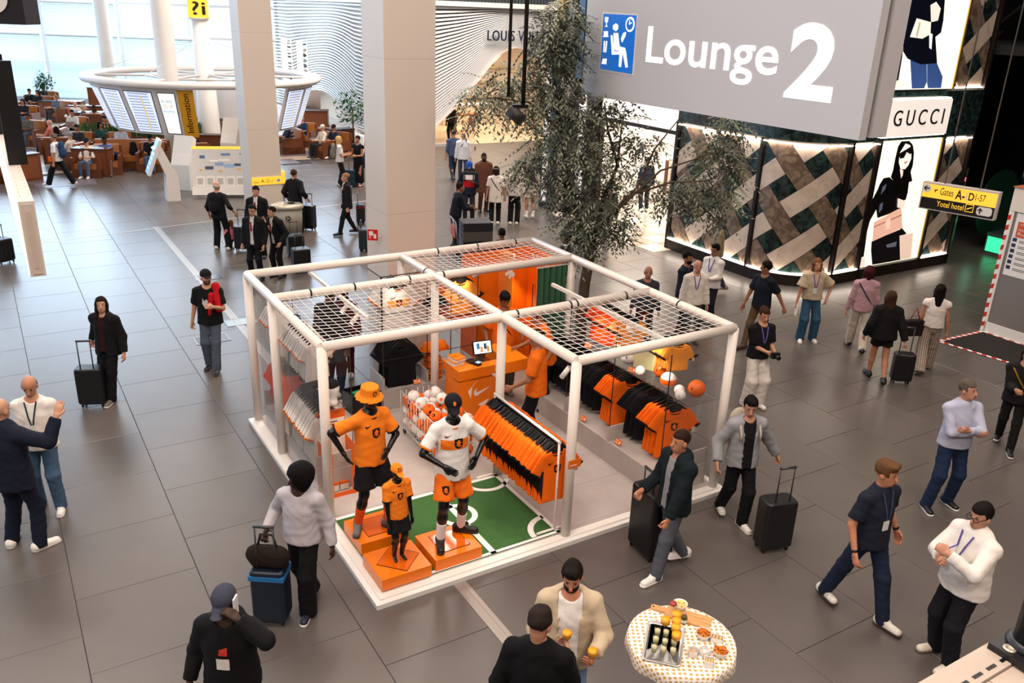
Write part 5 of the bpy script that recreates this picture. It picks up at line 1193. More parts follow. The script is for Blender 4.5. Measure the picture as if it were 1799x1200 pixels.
BO, BWt = M('ball_orange', '#f26a12', .35), M('ball_white', '#f1ece8', .35); SWB, SWO = M('swoosh_black', '#161416', .4), M('swoosh_orange', '#f0741a', .4)
sz = 1.295
football('orange ball with dark swoosh behind the banded ball', 4.42, -3.62, sz, .105, BO, SWB); football('white ball with orange band on the right shelf', 4.27, -3.93, sz, .11, BWt, SWB, patch=BO); football('small white ball beside the orange ball on the shelf', 4.20, -3.45, sz, .07, BWt, SWO)
football('small white ball behind its twin on the shelf', 4.26, -4.16, sz, .068, BWt, SWO); football('small white ball at the shelf edge, front of its twin', 4.17, -4.28, sz, .068, BWt, SWO); football('orange ball with black crest patch at the shelf end', 4.42, -4.30, sz, .112, BO, SWB); football('large white ball with black swoosh in the middle of the shelf', 4.32, -3.05, sz, .108, BWt, SWB); football('white ball with black swoosh at the rear of the shelf', 4.40, -2.25, sz, .108, BWt, SWB)
for y, lb in ((-3.3, 'pale yellow print card on the right shelf'), (-2.75, 'pale print card further back on the right shelf')):
    t = kthing('print_card', lb, 'card', 4.40, y, sz, R(-60)); MB().bx(-.16, .16, -.003, .003, 0, .26).build('card_sheet', M('card_yellow', '#e9e6b0', .5), t)
# shoes and mannequin heads on the left shelf
for y, z, lb in ((-2.25, 1.2, 'white display head on the left glass shelf'), ):
    t = kthing('hat_form', lb, 'display head', .36, y, z, R(30)); MB().lathe([(.07, 0), (.05, .05), (.045, .1), (.075, .17), (.08, .23), (.055, .29), (0, .31)], 16, sy=1.15).build('head_form', WHITE, t); MB().lathe([(.082, .235), (.085, .27), (.05, .32), (0, .325)], 14).build('display_cap', cloth('#17161a'), t)
for k in range(4):
    t = kthing('bag_rolled', ['dark pouch at the front of the left shelf', 'dark pouch second on the left shelf', 'dark cap further back on the left shelf', 'dark pouch at the rear of the left shelf'][k], 'bag', .30, -2.0 + k * .28, 1.2, .3 * k); MB().ball((0, 0, .055), .1, 10, 6, (1.2, .8, .55)).build('pouch', cloth('#1c1819'), t); MB().bx(.05, .09, -.09, -.085, .02, .10).build('price_tag', WHITE, t)
# orange card display stand with boxes
t = kthing('card_stand', 'orange and white cardboard display stand with header by the left post', 'display stand', .14, -2.42, .084, 0)
CW = M('card_white', '#efe4da', .6); OC_ = M('card_orange', '#e55f12', .5)
for x0, x1, y0, y1, z1 in ((0, .006, -.16, .22, .66), (.37, .376, -.16, .22, .66), (0, .376, .214, .22, .70), (0, .376, -.16, -.154, .06)): MB().bx(x0, x1, y0, y1, 0, z1).build('stand_panel', OC_, t)
MB().bx(.006, .37, .206, .214, 0, .70).build('stand_lining', CW, t); MB().bx(.0, .07, -.165, -.16, 0, .62).build('stand_edge', OC_, t); MB().bx(.31, .376, -.165, -.16, 0, .62).build('stand_edge', OC_, t)
MB().bx(0, .376, .20, .208, .70, 1.02).build('header', OC_, t); MB().bx(.01, .366, .195, .20, .75, .90).build('header_band', CW, t)
for k in range(3): MB().bx(.05, .33 - .03 * k, .192, .195, .775 + k * .04, .79 + k * .04).build('header_print', M('print_brown', '#a5431a', .6), t)
for k in range(5):
    o = kthing('gift_box', 'small orange and white box in the cardboard stand, %s' % ['lower left', 'lower right', 'upper left', 'upper right', 'top'][k], 'box', .14 + (.12, .25, .12, .25, .18)[k], -2.42 + .02 + .07 * (k > 1), .098 + (0, 0, .11, .11, .22)[k], 0, 'boxes in the card stand'); MB().bx(-.055, .055, -.055, .055, 0, .08).build('box_body', CW, o); MB().bx(-.056, .056, -.056, .056, .08, .105).build('box_lid', OC_, o)
# wire basket with soft balls
wb = kthing('wire_basket', 'white wire trolley basket heaped with soft mini footballs', 'basket', 1.90, -2.0, .084, R(-2)); WIRE = M('wire_white', '#e6ddd6', .4)
w0, w1, l0, l1, zt, zb = -.26, .26, -.66, .64, .66, .12
for z in (zb, .34, zt): MB().tube([(w0, l0, z), (w1, l0, z), (w1, l1, z), (w0, l1, z)], .007, 5, closed=True).build('hoop_wire', WIRE, wb)
for k in range(15):
    y = l0 + (l1 - l0) * k / 14
    for x in (w0, w1): MB().tube([(x, y, zb), (x, y, zt)], .0045, 4).build('side_wire', WIRE, wb)
for k in range(1, 6):
    x = w0 + (w1 - w0) * k / 6
    for y in (l0, l1): MB().tube([(x, y, zb), (x, y, zt)], .0045, 4).build('end_wire', WIRE, wb)
for k in range(12): MB().tube([(w0, l0 + (l1 - l0) * k / 11, zb), (w1, l0 + (l1 - l0) * k / 11, zb)], .0045, 4).build('floor_wire', WIRE, wb)
for x in (w0 + .03, w1 - .03):
    for y in (l0 + .05, l1 - .05): MB().lathe([(.035, -.012), (.035, .012)], 10).build('caster', BLACKM, wb).matrix_local = Matrix.Translation((x, y, .038)) @ Matrix.Rotation(R(90), 4, 'Y'); MB().bar((x, y, .06), (x, y, zb), .012).build('caster_fork', WIRE, wb)
rb = random.Random(3); spots = []
for lay, (zc, ny, nx) in enumerate(((.22, 8, 3), (.38, 8, 3), (.53, 7, 3), (.66, 5, 2))):
    for j in range(ny):
        for i in range(nx):
            spots.append((1.90 - .165 + i * .33 / max(1, nx - 1) * 1.0 + rb.uniform(-.01, .01), -2.0 - .56 + j * 1.12 / max(1, ny - 1) * (1 if lay < 3 else .85) + rb.uniform(-.015, .015), zc))
SB1, SB2 = M('plush_orange', '#f0670f', .8, noise=(20, .1)), M('plush_white', '#f0eae4', .8, noise=(20, .06))
PB = MB(); PB.ball((0, 0, 0), .084, 14, 9)
pm_o, pm_w = PB.mesh('plush_o', SB1), PB.mesh('plush_w', SB2)
PT = MB()
for lat, lon in ((.9, 0), (.3, 1.2), (.2, 3.0), (-.1, 5.0), (.6, 4.2)):
    d = Vector((math.cos(lat) * math.cos(lon), math.cos(lat) * math.sin(lon), math.sin(lat))); x, y, _ = frame_of(d); PT.add([(d + (x * math.cos(a) + y * math.sin(a)) * .3).normalized() * .0852 for a in np.linspace(0, 2 * math.pi, 7)[:-1]], [tuple(range(6))])
pt_k, pt_o = PT.mesh('patch_k', cloth('#1c1718')), PT.mesh('patch_o', cloth('#ee6a12'))
for k, (x, y, z) in enumerate(spots):
    front = y < -2.05; o_ = (rb.random() < .82) if front else (rb.random() < .28); where = ('front' if y < -2.3 else 'middle' if y < -1.8 else 'rear')
    t = kthing('mini_football', '%s soft mini football in the wire basket, %s %s' % ('orange' if o_ else 'white', where, 'top' if z > .6 else 'inside'), 'ball', x, y, z + .084, rb.uniform(0, 6), 'soft balls in the basket'); inst('ball_cover', pm_o if o_ else pm_w, t); inst('patch', pt_k if o_ else pt_o, t, rot=(rb.uniform(0, 3), rb.uniform(0, 3), 0))
for y in (-1.55, -2.45): MB().bx(w0 - .012, w0 - .008, y + 2.0 - .09, y + 2.0 + .09, .5, .62).build('basket_label', M('label_orange', '#d8743a', .5), wb)
# black crate and shoes behind the left opening
t = kthing('crate', 'black plastic crate with a green box behind the kiosk', 'crate', 1.25, -.55, .084, .1); MB().bx(0, .5, 0, .36, 0, .02).build('crate_floor', BLACKM, t)
for x0, x1, y0, y1 in ((0, .5, 0, .015), (0, .5, .345, .36), (0, .015, 0, .36), (.485, .5, 0, .36)): MB().bx(x0, x1, y0, y1, 0, .3).build('crate_side', BLACKM, t)
o = kthing('green_box', 'green and white box inside the black crate', 'box', 1.36, -.45, .105, .2); MB().bx(0, .22, 0, .16, 0, .25).build('box_body', M('box_green', '#2f9a62', .5), o); MB().bx(.0, .22, -.002, 0, 0, .1).build('box_label', WHITE, o)

# ================================================================ people in the hall
LT, MD, DKS = '#c8957a', '#a36d50', '#4b2f24'
def face(dx, dy): return math.atan2(-dx, dy)
def suitcase(label, loc, rz, c='#15161a', h=.55, w=.38, d=.24, handle=.45, group='rolling suitcases', band=None):
    t = thing('suitcase', label, 'suitcase', loc, rz, group); mt = M('case_' + c.lstrip('#'), c, .4)
    P = [dict(t='c', a=np.array([-w/2+.05, 0, .05 + h*.5]), b=np.array([w/2-.05, 0, .05 + h*.5]), ra=.01, rb=.01, flat=None, k=.01, cut=False, cut0=False)]
    mb = MB(); r = .045; prof = []
    n = 5
    for sx, sy, a0 in ((1, 1, 0), (-1, 1, 90), (-1, -1, 180), (1, -1, 270)):
        for k in range(n): a = R(a0 + 90 * k / (n - 1)); prof.append((sx * (w / 2 - r) + r * math.cos(a), sy * (d / 2 - r) + r * math.sin(a)))
    lv = [(.06, .86), (.075, .97), (.10, 1), (.03 + h, 1), (.055 + h, .97), (.07 + h, .86)]; m_ = len(prof); vs = [(x * s, y * s, z) for z, s in lv for x, y in prof]
    fs = [(i * m_ + j, i * m_ + (j + 1) % m_, (i + 1) * m_ + (j + 1) % m_, (i + 1) * m_ + j) for i in range(len(lv) - 1) for j in range(m_)] + [tuple(range(m_))[::-1], tuple(range((len(lv) - 1) * m_, len(lv) * m_))]
    mb.add(vs, fs); mb.build('shell', mt, t)
    for k in range(4): MB().bx(-w * .36 + k * w * .24 - .012, -w * .36 + k * w * .24 + .012, -d / 2 - .008, -d / 2 + .002, .12, h).build('rib', mt, t)
    if handle:
        hb = MB()
        for x in (-.09, .09): hb.tube([(x, d * .3, h + .06), (x, d * .3, h + .06 + handle)], .009, 6)
        hb.tube([(-.1, d * .3, h + .06 + handle), (.1, d * .3, h + .06 + handle)], .016, 6); hb.build('handle', M('handle_grey', '#4a4a4d', .35, .5), t)
    for x in (-1, 1):
        for y in (-1, 1): MB().ball((x * (w / 2 - .05), y * (d / 2 - .05), .03), .03, 8, 6, (.6, 1, 1)).build('wheel', BLACKM, t)
    if band: MB().bx(-w / 2 - .004, w / 2 + .004, -d / 2 - .006, d / 2 + .006, h - .03, h + .02).build('strap', cloth(band), t)
    return t
def backpack(label, p, c, group='backpacks', sc=1.):
    """worn by person p"""
    o = thing('backpack', label, 'backpack', p['root'].location, p['root'].rotation_euler.z, group); s = p['s']
    c0 = p['nb'] - p['up'] * .20 * s - p['fw'] * .19 * s
    v, f = mesh_sdf([cone(c0 + p['up'] * .12 * s, c0 - p['up'] * .14 * s, .14 * s * sc, .155 * s * sc, (p['fw'], .55), k=.03), cone(c0 - p['up'] * .06 * s - p['fw'] * .07 * s, c0 - p['up'] * .13 * s - p['fw'] * .07 * s, .10 * s * sc, .10 * s * sc, (p['fw'], .5), k=.02)], .016); mesh_np('pack', v, f, cloth(c), o)
    for sx in (-1, 1):
        pts = []
        for t in np.linspace(0, math.pi, 8): pts.append(Vector(p['nb'] - p['up'] * (.22 - .20 * math.sin(t)) * s + p['rt'] * sx * .12 * s + p['fw'] * (-.13 * math.cos(t)) * s * 1.15))
        MB().tube(pts, .016 * s, 6).build('strap', cloth(c), o)
    return o
def strap(p, c, side=1, bag=None):
    """shoulder strap worn across the body, with an optional pouch"""
    s = p['s']; g = p.get('jacket') or p.get('top'); pts = []
    nb, up, fw, rt = p['nb'], p['up'], p['fw'], p['rt']
    for t in np.linspace(0, 2 * math.pi, 21)[:-1]:
        q = nb - up * .26 * s; pts.append(Vector(q + (rt * side * .17 + up * .24) * math.cos(t) * s + fw * math.sin(t) * .135 * s))
    MB().tube(pts, .012, 5, closed=True).build('strap', cloth(c), p['root'])
    if bag:
        q = nb - up * .5 * s - rt * side * .17 * s + fw * .10 * s; MB().box(Vector(q), (.12, .18, .14), .3).build('pouch', cloth(bag), p['root'])
WALK = dict(feet=[(.09, .24, 0), (-.09, -.26, .04)]); WALK2 = dict(feet=[(.09, -.26, .04), (-.09, .24, 0)])
PP = {}
def man(key, label, px, py, heading, h=1.75, lod=0, loc=None, **kw):
    p = person(label, loc if loc is not None else G(px, py), heading, h, lod, kw.pop('group', None), **kw); PP[key] = p; return p
man('w1', 'woman in black with long dark hair towing a black suitcase', 203, 698, R(172), 1.66, hair='long', hair_c='#20140f', head=(.5, .1), skin_c=LT, top=dict(c='#2a0f12', sleeve=.5, neck=.05), jacket=dict(c='#121114', sleeve=1, open=.05, hem=.16), bottom=dict(c='#111013', wide=.02), shoes='#6b655e', sole='#d8d2ca', feet=[(.07, .0, 0), (-.07, .22, 0)], hands=[(.36, -.14, .92), (-.30, .06, .84)], curl=(.9, .5))
suitcase('black suitcase towed by the woman in black', G(166, 712), R(190), '#121319', .56, .38)
p = man('m_cap', 'man in a black cap and black t-shirt with a red jacket on his shoulder', 378, 645, R(186), 1.74, top=dict(c='#111013', sleeve=.5, hem=.12), bottom=dict(c='#4c5663', wide=.012), shoes='#22201f', sole='#3a3a3a', cap=('#0f0f11', 'cap'), beard='#5b4030', skin_c=LT, head=(.45, .05), build=1.08, feet=[(.08, .0, 0), (-.08, .22, 0)], hands=[(.30, .0, .80), (-.14, .30, 1.18)], curl=(.8, .5))
def shirt_print(p, poly, c, dy=-.22, name='shirt_print'):
    up, fw, rt = Vector(p['up']), Vector(p['fw']), Vector(p['rt']); ex = -rt
    if ex.cross(up).dot(fw) < 0: ex = rt
    decal(p['top'], name, poly, Vector(p['nb']) + up * dy, ex, up, cloth(c), .007, .005)
shirt_print(p, [(-.06, .06), (-.03, .02), (0, .05), (.03, .02), (.05, .07), (.06, -.02), (.03, -.10), (-.03, -.11), (-.07, -.03)], '#c9c6c4')
v, f = mesh_sdf([cone(p['nb'] - p['rt'] * .13 + p['up'] * .0, p['nb'] - p['rt'] * .19 - p['up'] * .34 + p['fw'] * .12, .07, .06, k=.04), cone(p['nb'] - p['rt'] * .13, p['nb'] - p['rt'] * .17 - p['up'] * .25 - p['fw'] * .13, .06, .06, k=.04), cone(p['nb'] - p['rt'] * .08 + p['fw'] * .13 - p['up'] * .1, p['nb'] - p['rt'] * .04 + p['fw'] * .16 - p['up'] * .42, .045, .03, k=.03)], .014, .004)
o = thing('red_jacket', 'bright red jacket slung over the capped man\'s shoulder', 'jacket', p['root'].location, p['root'].rotation_euler.z); mesh_np('jacket_cloth', v, f, cloth('#b3121c'), o)
man('m_tee', 'balding man in a white t-shirt and jeans with a dark lanyard', 92, 890, R(192), 1.76, top=dict(c='#e6dfd8', sleeve=.5, hem=.1), bottom=dict(c='#48617c', wide=.012), shoes='#ece7e2', sole='#dcd6d0', hair='fringe', hair_c='#2a2320', skin_c='#b98368', lanyard=('#1f3d44', True), hands=[(.05, .26, 1.05), (-.12, .28, 1.06)], curl=(.8, .8), head=(.1, -.4), feet=[(.12, -.02, 0), (-.13, .08, 0)], build=1.05)
man('m_suit', 'bald man in a navy suit seen from behind with one arm raised', 46, 962, R(-14), 1.86, top=dict(c='#2f5ea8', sleeve=1, collar=1), jacket=dict(c='#151a2b', sleeve=1, hem=.17, collar=.35), bottom=dict(c='#151a2b', wide=.012), shoes='#e9e4de', sole='#cfc8c0', hair=None, skin_c='#c79377', hands=[(.46, .22, 1.50), (-.30, .10, .92)], elbows=[(.8, -.2, -1), (-.6, -1, 0)], palms=[(-.3, 1, 0), None], curl=(.15, .5), feet=[(.16, .03, 0), (-.17, 0, 0)], build=1.16, foot_yaw=(-.3, .35))
p = man('w_hood', 'woman in a light grey hoodie with dark curly hair pulling a suitcase', 540, 1066, R(168), 1.68, hair='afro', hair_c='#0d0a0a', skin_c='#3b241c', head=(-.75, -.15), top=dict(c='#b9b2b8', sleeve=1, hood=True, hem=.06, infl=.012), bottom=dict(c='#0f0e10', wide=.035), shoes='#1b2233', sole='#d6d2cf', hands=[(.34, .12, .98), (-.32, .0, .84)], curl=(.95, .5), feet=[(.05, -.24, .03), (-.07, .12, 0)], build=1.05)
suitcase('dark blue suitcase beside the woman in the grey hoodie', G(481, 1088), R(178), '#111c2b', .58, .34, .26, .5, band='#2c6ea6')
t = thing('tote_bag', 'dark brown shoulder bag resting on the blue suitcase', 'bag', G(481, 1088) + Vector((0, -.02, .655)), R(176)); v, f = mesh_sdf([cone((-.1, 0, .12), (.1, 0, .12), .12, .12, ((0, 1, 0), .6), k=.02), cone((-.12, 0, .05), (.12, 0, .05), .055, .055, k=.03)], .014, .004); mesh_np('bag_body', v, f, cloth('#231a17'), t); MB().tube([(-.1, 0, .2), (-.06, 0, .36), (.06, 0, .36), (.1, 0, .2)], .012, 6).build('bag_handle', cloth('#2c211d'), t)
p = man('m_phone', 'man in a dark cap and black hoodie talking on a phone', 425, 1335, R(178), 1.74, skin_c='#3a241b', top=dict(c='#0e0d10', sleeve=1, hood=True, hem=.1, infl=.012), bottom=dict(c='#17161a'), shoes='#222222', cap=('#3a3d4a', 'cap'), hands=[(.32, .06, .86), (-.16, .17, 1.57)], elbows=[(.4, -1, 0), (-1, .1, -.8)], palms=[None, (.9, -.2, 0)], curl=(.5, .6), head=(.0, -.18), build=1.12)
shirt_print(p, [(-.05, .05), (.05, .05), (.05, -.05), (-.05, -.05)], '#d9d2ce', -.30); shirt_print(p, [(-.02, .05), (.04, .07), (.04, -.0), (-.03, .0)], '#c23a30', -.22)
t = thing('phone', 'white smartphone held to the capped man\'s ear', 'phone', p['root'].location, p['root'].rotation_euler.z); c = Vector(p['hd'] - p['rt'] * .098 + p['up'] * .0 + p['fw'] * .03); MB().box(c, (.012, .075, .155), 0).build('phone_body', M('phone_white', '#e7e4e2', .2), t); MB().box(c + Vector((.007, 0, 0)), (.002, .066, .145), 0).build('phone_screen', BLACKM, t)
PB_ = man('m_beard', 'bearded man in a beige overshirt holding an orange drink', 985, 1285, R(178), 1.78, top=dict(c='#e7e1dc', sleeve=.5, hem=.1), jacket=dict(c='#c3af94', sleeve=1, open=.075, hem=.14, collar=.6, name='overshirt'), bottom=dict(c='#6e87a5'), shoes='#e8e4de', hair='quiff', hair_c='#17100d', beard='#22150f', skin_c='#c08064', head=(-.1, -.28), hands=[(.22, .26, .98), (-.20, .32, 1.12)], curl=(.7, .9), build=1.1)
PK_ = man('m_black', 'dark-haired man in a black jumper seen from behind', 930, 1400, R(-14), 1.84, top=dict(c='#08080a', sleeve=1, hem=.1, collar=.5), bottom=dict(c='#1c1d22'), shoes='#222222', hair='short', hair_c='#2a211d', skin_c='#b98268', head=(-.2, -.35), hands=[(.16, .34, 1.12), (-.26, .12, .9)], curl=(.9, .5), build=1.12)
man('m_left', 'man in a dark hooded jacket and grey jeans striding left with luggage', 1170, 1004, R(118), 1.80, top=dict(c='#8d8a8c', sleeve=.5), jacket=dict(c='#101a1e', sleeve=1, hood=True, open=.04, hem=.12), bottom=dict(c='#565962', wide=.006), shoes='#e9e4de', sole='#f0ece8', hair='buzz', hair_c='#2b1d15', skin_c='#b87f63', beard=None, feet=[(.1, -.30, .05), (-.09, .22, 0)], hands=[(.20, .28, .98), (-.24, .26, .86)], curl=(.9, .9))
suitcase('large black soft suitcase pushed by the man in the dark hooded jacket', G(1140, 968), R(118), '#0b0b0d', .78, .46, .34, .25)
p = man('m_grey', 'young man in a grey jacket and black trousers wheeling a suitcase', 1287, 916, R(190), 1.73, top=dict(c='#141318', sleeve=.5, hem=.1), jacket=dict(c='#8f8f92', sleeve=1, open=.06, hem=.1, collar=.7), bottom=dict(c='#0f0f12', wide=.012), shoes='#e8e2dc', sole='#d7cec6', hair='short', hair_c='#120e0e', skin_c='#b9876c', head=(-.3, -.25), feet=[(.08, -.26, .05), (-.06, .12, 0)], hands=[(.36, .10, .92), (-.46, -.05, .90)], curl=(.5, .95))
backpack('cream and grey backpack worn by the young man in grey', p, '#b7ab98')
suitcase('black ribbed suitcase wheeled by the young man in grey', G(1354, 962), R(195), '#17171a', .60, .40, .25, .45)
p = man('w_white', 'woman in white wide trousers and a black t-shirt holding a camera', 1318, 712, R(196), 1.70, top=dict(c='#111013', sleeve=.5, hem=.05), bottom=dict(c='#d8cfc6', wide=.045), shoes='#e2dbd4', hair='bun', hair_c='#3b2519', skin_c='#c08a6e', lanyard=('#6a5aa0', False), hands=[(.02, .28, 1.06), (-.12, .28, 1.04)], curl=(.9, .9), head=(-.1, -.3), feet=[(.1, 0, 0), (-.1, .05, 0)])
t = thing('camera_body', 'black camera held by the woman in white trousers', 'camera', p['root'].location, p['root'].rotation_euler.z); c = Vector((p['wr'][0] + p['wr'][1]) / 2) + Vector((0, .12, .0)); MB().box(c, (.13, .06, .09), 0).build('camera_case', BLACKM, t); MB().tube([c, c + Vector((0, .11, -.01))], .035, 12).build('lens', BLACKM, t)
man('m_navy2', 'dark-haired man in navy walking past the marble wall', 1326, 612, face(-.7, -.5), 1.74, top=dict(c='#131722', sleeve=.5, hem=.1), bottom=dict(c='#5a4430'), shoes='#3a2d24', hair='short', hair_c='#17110f', skin_c='#9a684d', head=(-1.0, -.1), hands=[(.28, .15, .84), (-.34, -.25, .84)], **WALK)
p = man('w_jeans', 'woman in a cream blouse and blue flared jeans facing the camera', 1413, 598, R(178), 1.68, top=dict(c='#b8a58c', sleeve=.5, hem=.03, wide=.03, infl=.012), bottom=dict(c='#2f5069', wide=.03), shoes='#e9e4de', sole='#d8d2cb', hair='bob', hair_c='#6a452b', skin_c='#c18a6e', lanyard=('#6a5aa0', True), hands=[(.30, .06, .80), (-.27, .08, .93)], elbows=[(.5, -.6, 0), (-1, -.6, 0)], feet=[(.11, .02, 0), (-.15, -.02, 0)])
t = thing('paper_sheets', 'white papers in the right hand of the woman in jeans', 'paper', p['root'].location, p['root'].rotation_euler.z); MB().box(Vector(p['wr'][0]) + Vector((.0, .03, -.16)), (.015, .12, .20), 0).build('sheet', WHITE, t)
p = man('p_pink', 'person in a pink shirt and pale trousers walking away', 1501, 614, R(-12), 1.68, top=dict(c='#b08a90', sleeve=1, hem=.1, collar=.6), bottom=dict(c='#cbbfae', wide=.02), shoes='#1b1a1c', hair='bob', hair_c='#3b1518', skin_c='#b9846a', **WALK2); strap(p, '#1d2740', -1, '#22305a')
p = man('w_long', 'woman in a black jacket and shorts with long brown hair walking away', 1536, 668, R(-8), 1.66, top=dict(c='#121113', sleeve=1, hem=.10, flare=.03, infl=.016, name='jacket'), bottom=dict(c='#121113', len=.26, wide=.02, name='shorts'), shoes='#17130f', hair='long', hair_c='#3c271a', skin_c='#b98064', feet=[(.09, -.22, .03), (-.07, .2, 0)], hands=[(.33, -.16, .86), (-.30, .06, .86)], curl=(.9, .5))
suitcase('small black cabin suitcase of the woman with long brown hair', G(1580, 672), R(-8), '#131214', .48, .34, .22, .45)
STR = M('striped_cloth', '#b9a99a', .85); nt = STR.node_tree; wv = nt.nodes.new('ShaderNodeTexWave'); wv.inputs['Scale'].default_value = 9; tc = nt.nodes.new('ShaderNodeTexCoord'); cr = nt.nodes.new('ShaderNodeValToRGB'); cr.color_ramp.elements[0].color = lin('#a3705c') + (1,); cr.color_ramp.elements[1].color = lin('#b8aea2') + (1,); e_ = cr.color_ramp.elements.new(.5); e_.color = lin('#5f6f66') + (1,)
nt.links.new(tc.outputs['Object'], wv.inputs['Vector']); nt.links.new(wv.outputs['Fac'], cr.inputs['Fac']); nt.links.new(cr.outputs['Color'], nt.nodes['Principled BSDF'].inputs['Base Color'])
p = man('w_stripe', 'woman with very long dark hair in striped wide trousers walking away', 1620, 652, R(-18), 1.66, top=dict(c='#d9cec6', sleeve=.12, hem=.02), bottom=dict(c='#b9a99a', m=STR, wide=.05), shoes='#3a2f28', hair='long', hair_c='#140d0a', skin_c='#b07c60', **WALK)
t = thing('shoulder_bag', 'dark red and black bag carried by the woman in striped trousers', 'bag', p['root'].location + Vector((-.33, 0, .68)), .2); MB().prism([(-.16, 0), (.16, 0), (.19, .28), (-.19, .28)], .12, (0, .06, 0), (1, 0, 0), (0, 0, 1), (0, -1, 0)).build('bag_body', cloth('#1a1416'), t); MB().tube([(-.1, 0, .28), (0, 0, .5), (.1, 0, .28)], .01, 5).build('bag_strap', cloth('#8c1f28'), t)
man('m_blue', 'grey-haired man in a light blue shirt with arms crossed', 1648, 889, R(186), 1.82, top=dict(c='#b3b6cb', sleeve=.95, hem=.06, collar=.8), bottom=dict(c='#1d2c48', wide=.01), shoes='#15161a', sole='#d8d4d0', hair='short', hair_c='#5a5048', skin_c='#c08a70', hands=[(-.07, .22, 1.12), (.05, .26, 1.18)], elbows=[(1, .1, -.8), (-1, .1, -.8)], palms=[(0, -1, .2), (0, -1, .2)], curl=(.4, .4), head=(.5, .05), feet=[(.20, .04, 0), (-.14, -.06, 0)], build=1.05)
p = man('w_right', 'woman in dark clothes with a yellow bag at the right edge', 1762, 785, R(150), 1.62, top=dict(c='#1a1514', sleeve=1, hem=.12, infl=.01), bottom=dict(c='#121113'), shoes='#17171a', sole='#d6d2cf', hair='long', hair_c='#1a110d', skin_c='#b07c62', head=(-.3, -.5), hands=[(.05, .3, 1.1), (-.2, .28, 1.02)], **WALK2); strap(p, '#8a6a1e', 1, '#a07a22')
p = man('m_navy', 'smiling man in a navy shirt with a lanyard striding across the floor', 1500, 1078, R(206), 1.86, top=dict(c='#1a1f2c', sleeve=.5, hem=.1, collar=.8), bottom=dict(c='#1a2438', wide=.006), shoes='#ddd6cb', sole='#4a3526', hair='quiff', hair_c='#5d4028', skin_c='#bd7f60', lanyard=('#3a4560', True), head=(.35, -.1), feet=[(.1, -.34, 0), (-.1, .26, 0)], hands=[(.30, .10, .86), (-.36, -.02, .88)])
for i in (0, 1):
    w, e = Vector(p['wr'][i]), Vector(p['el'][i]); d = (w - e).normalized(); MB().tube([w - d * .03, w - d * .005], .034, 10).build('wristwatch', BLACKM, p['root'])
    a = Vector(p['an'][i]); tn = text('shoe_letter', 'N', .075, M('letter_green', '#1d4a3f', .5), p['root'], None, .002); tn.matrix_local = basis(a + Vector((-.052, .03, -.065)), (0, 1, 0), (0, 0, 1)) if i == 1 else basis(a + Vector((.052, .05, -.065)), (0, 1, 0), (0, 0, 1))
man('m_big', 'heavy man in a white shirt and dark trousers seen in profile', 1657, 1158, R(108), 1.80, top=dict(c='#e6ded6', sleeve=1, hem=.1, collar=.7, infl=.008), bottom=dict(c='#16161b', wide=.015), shoes='#dcd0bf', sole='#6b6055', hair='short', hair_c='#15100e', skin_c='#bf8a70', glasses=True, lanyard=('#5a4a8c', False), hands=[(.02, .36, 1.22), (-.08, .36, 1.30)], elbows=[(1, -.2, -1), (-1, -.2, -1)], curl=(.95, .95), build=1.22, belly=1.1, feet=[(.13, -.02, 0), (-.13, .06, 0)], head=(.1, -.1))
# group by the marble corner
man('m_g1', 'bearded man in a dark navy jacket by the marble wall', 1192, 588, face(.6, -.5), 1.70, 1, top=dict(c='#161a27', sleeve=1, hem=.12), bottom=dict(c='#17181d'), shoes='#222222', hair='short', hair_c='#120e0d', beard='#15100e', skin_c='#a06f54', lanyard=('#5a4a8c', False), hands=[(.1, .3, 1.05), (-.1, .28, 1.0)])
man('m_g2', 'balding man in a cream jumper with a purple lanyard', 1210, 602, R(180), 1.66, 1, top=dict(c='#d6cbc0', sleeve=1, hem=.1, infl=.008), bottom=dict(c='#3a3a40'), shoes='#2a2a2a', hair='fringe', hair_c='#2a1d16', skin_c='#c08a70', lanyard=('#5a4a8c', True))
man('m_g3', 'man in a white shirt and glasses talking by the marble wall', 1241, 570, face(-.6, -.6), 1.70, 1, top=dict(c='#e2dbd5', sleeve=1, hem=.1, collar=.7), bottom=dict(c='#1d1e24'), shoes='#222222', hair='quiff', hair_c='#120e0d', skin_c='#a8775b', glasses=True, lanyard=('#5a4a8c', False), hands=[(.1, .3, 1.02), (-.1, .28, 1.05)])
man('m_g4', 'person in a beige jacket passing close to the marble wall', 1252, 508, R(80), 1.70, 1, top=dict(c='#8a7a62', sleeve=1, hem=.12), bottom=dict(c='#3a3a48'), shoes='#8d857c', hair='bob', hair_c='#4a3626', skin_c='#c08a70', **WALK)
man('m_g5', 'bald man half hidden behind the kiosk roof', 1126, 612, R(175), 1.62, 1, top=dict(c='#3a3d46', sleeve=1), bottom=dict(c='#22232a'), shoes='#222222', skin_c='#b98268')
p = man('w_head', 'dark-haired woman with headphones around her neck behind the kiosk', 988, 545, R(105), 1.68, 1, top=dict(c='#15161a', sleeve=1, hem=.14), bottom=dict(c='#17181d'), shoes='#222222', hair='bob', hair_c='#120e0d', skin_c='#b98a70'); MB().tube([Vector(p['nb'] + p['rt'] * .1 * math.cos(a) + p['fw'] * (.09 * math.sin(a)) + p['up'] * .03) for a in np.linspace(0, math.pi, 9)], .025, 8).build('headphones', WHITE, p['root'])
man('p_blob', 'dark-haired passer-by just behind the kiosk rear tube', 878, 530, R(10), 1.62, 1, top=dict(c='#17171b', sleeve=1), bottom=dict(c='#17181d'), shoes='#222222', hair='short', hair_c='#0f0c0b', skin_c='#8a5a42')
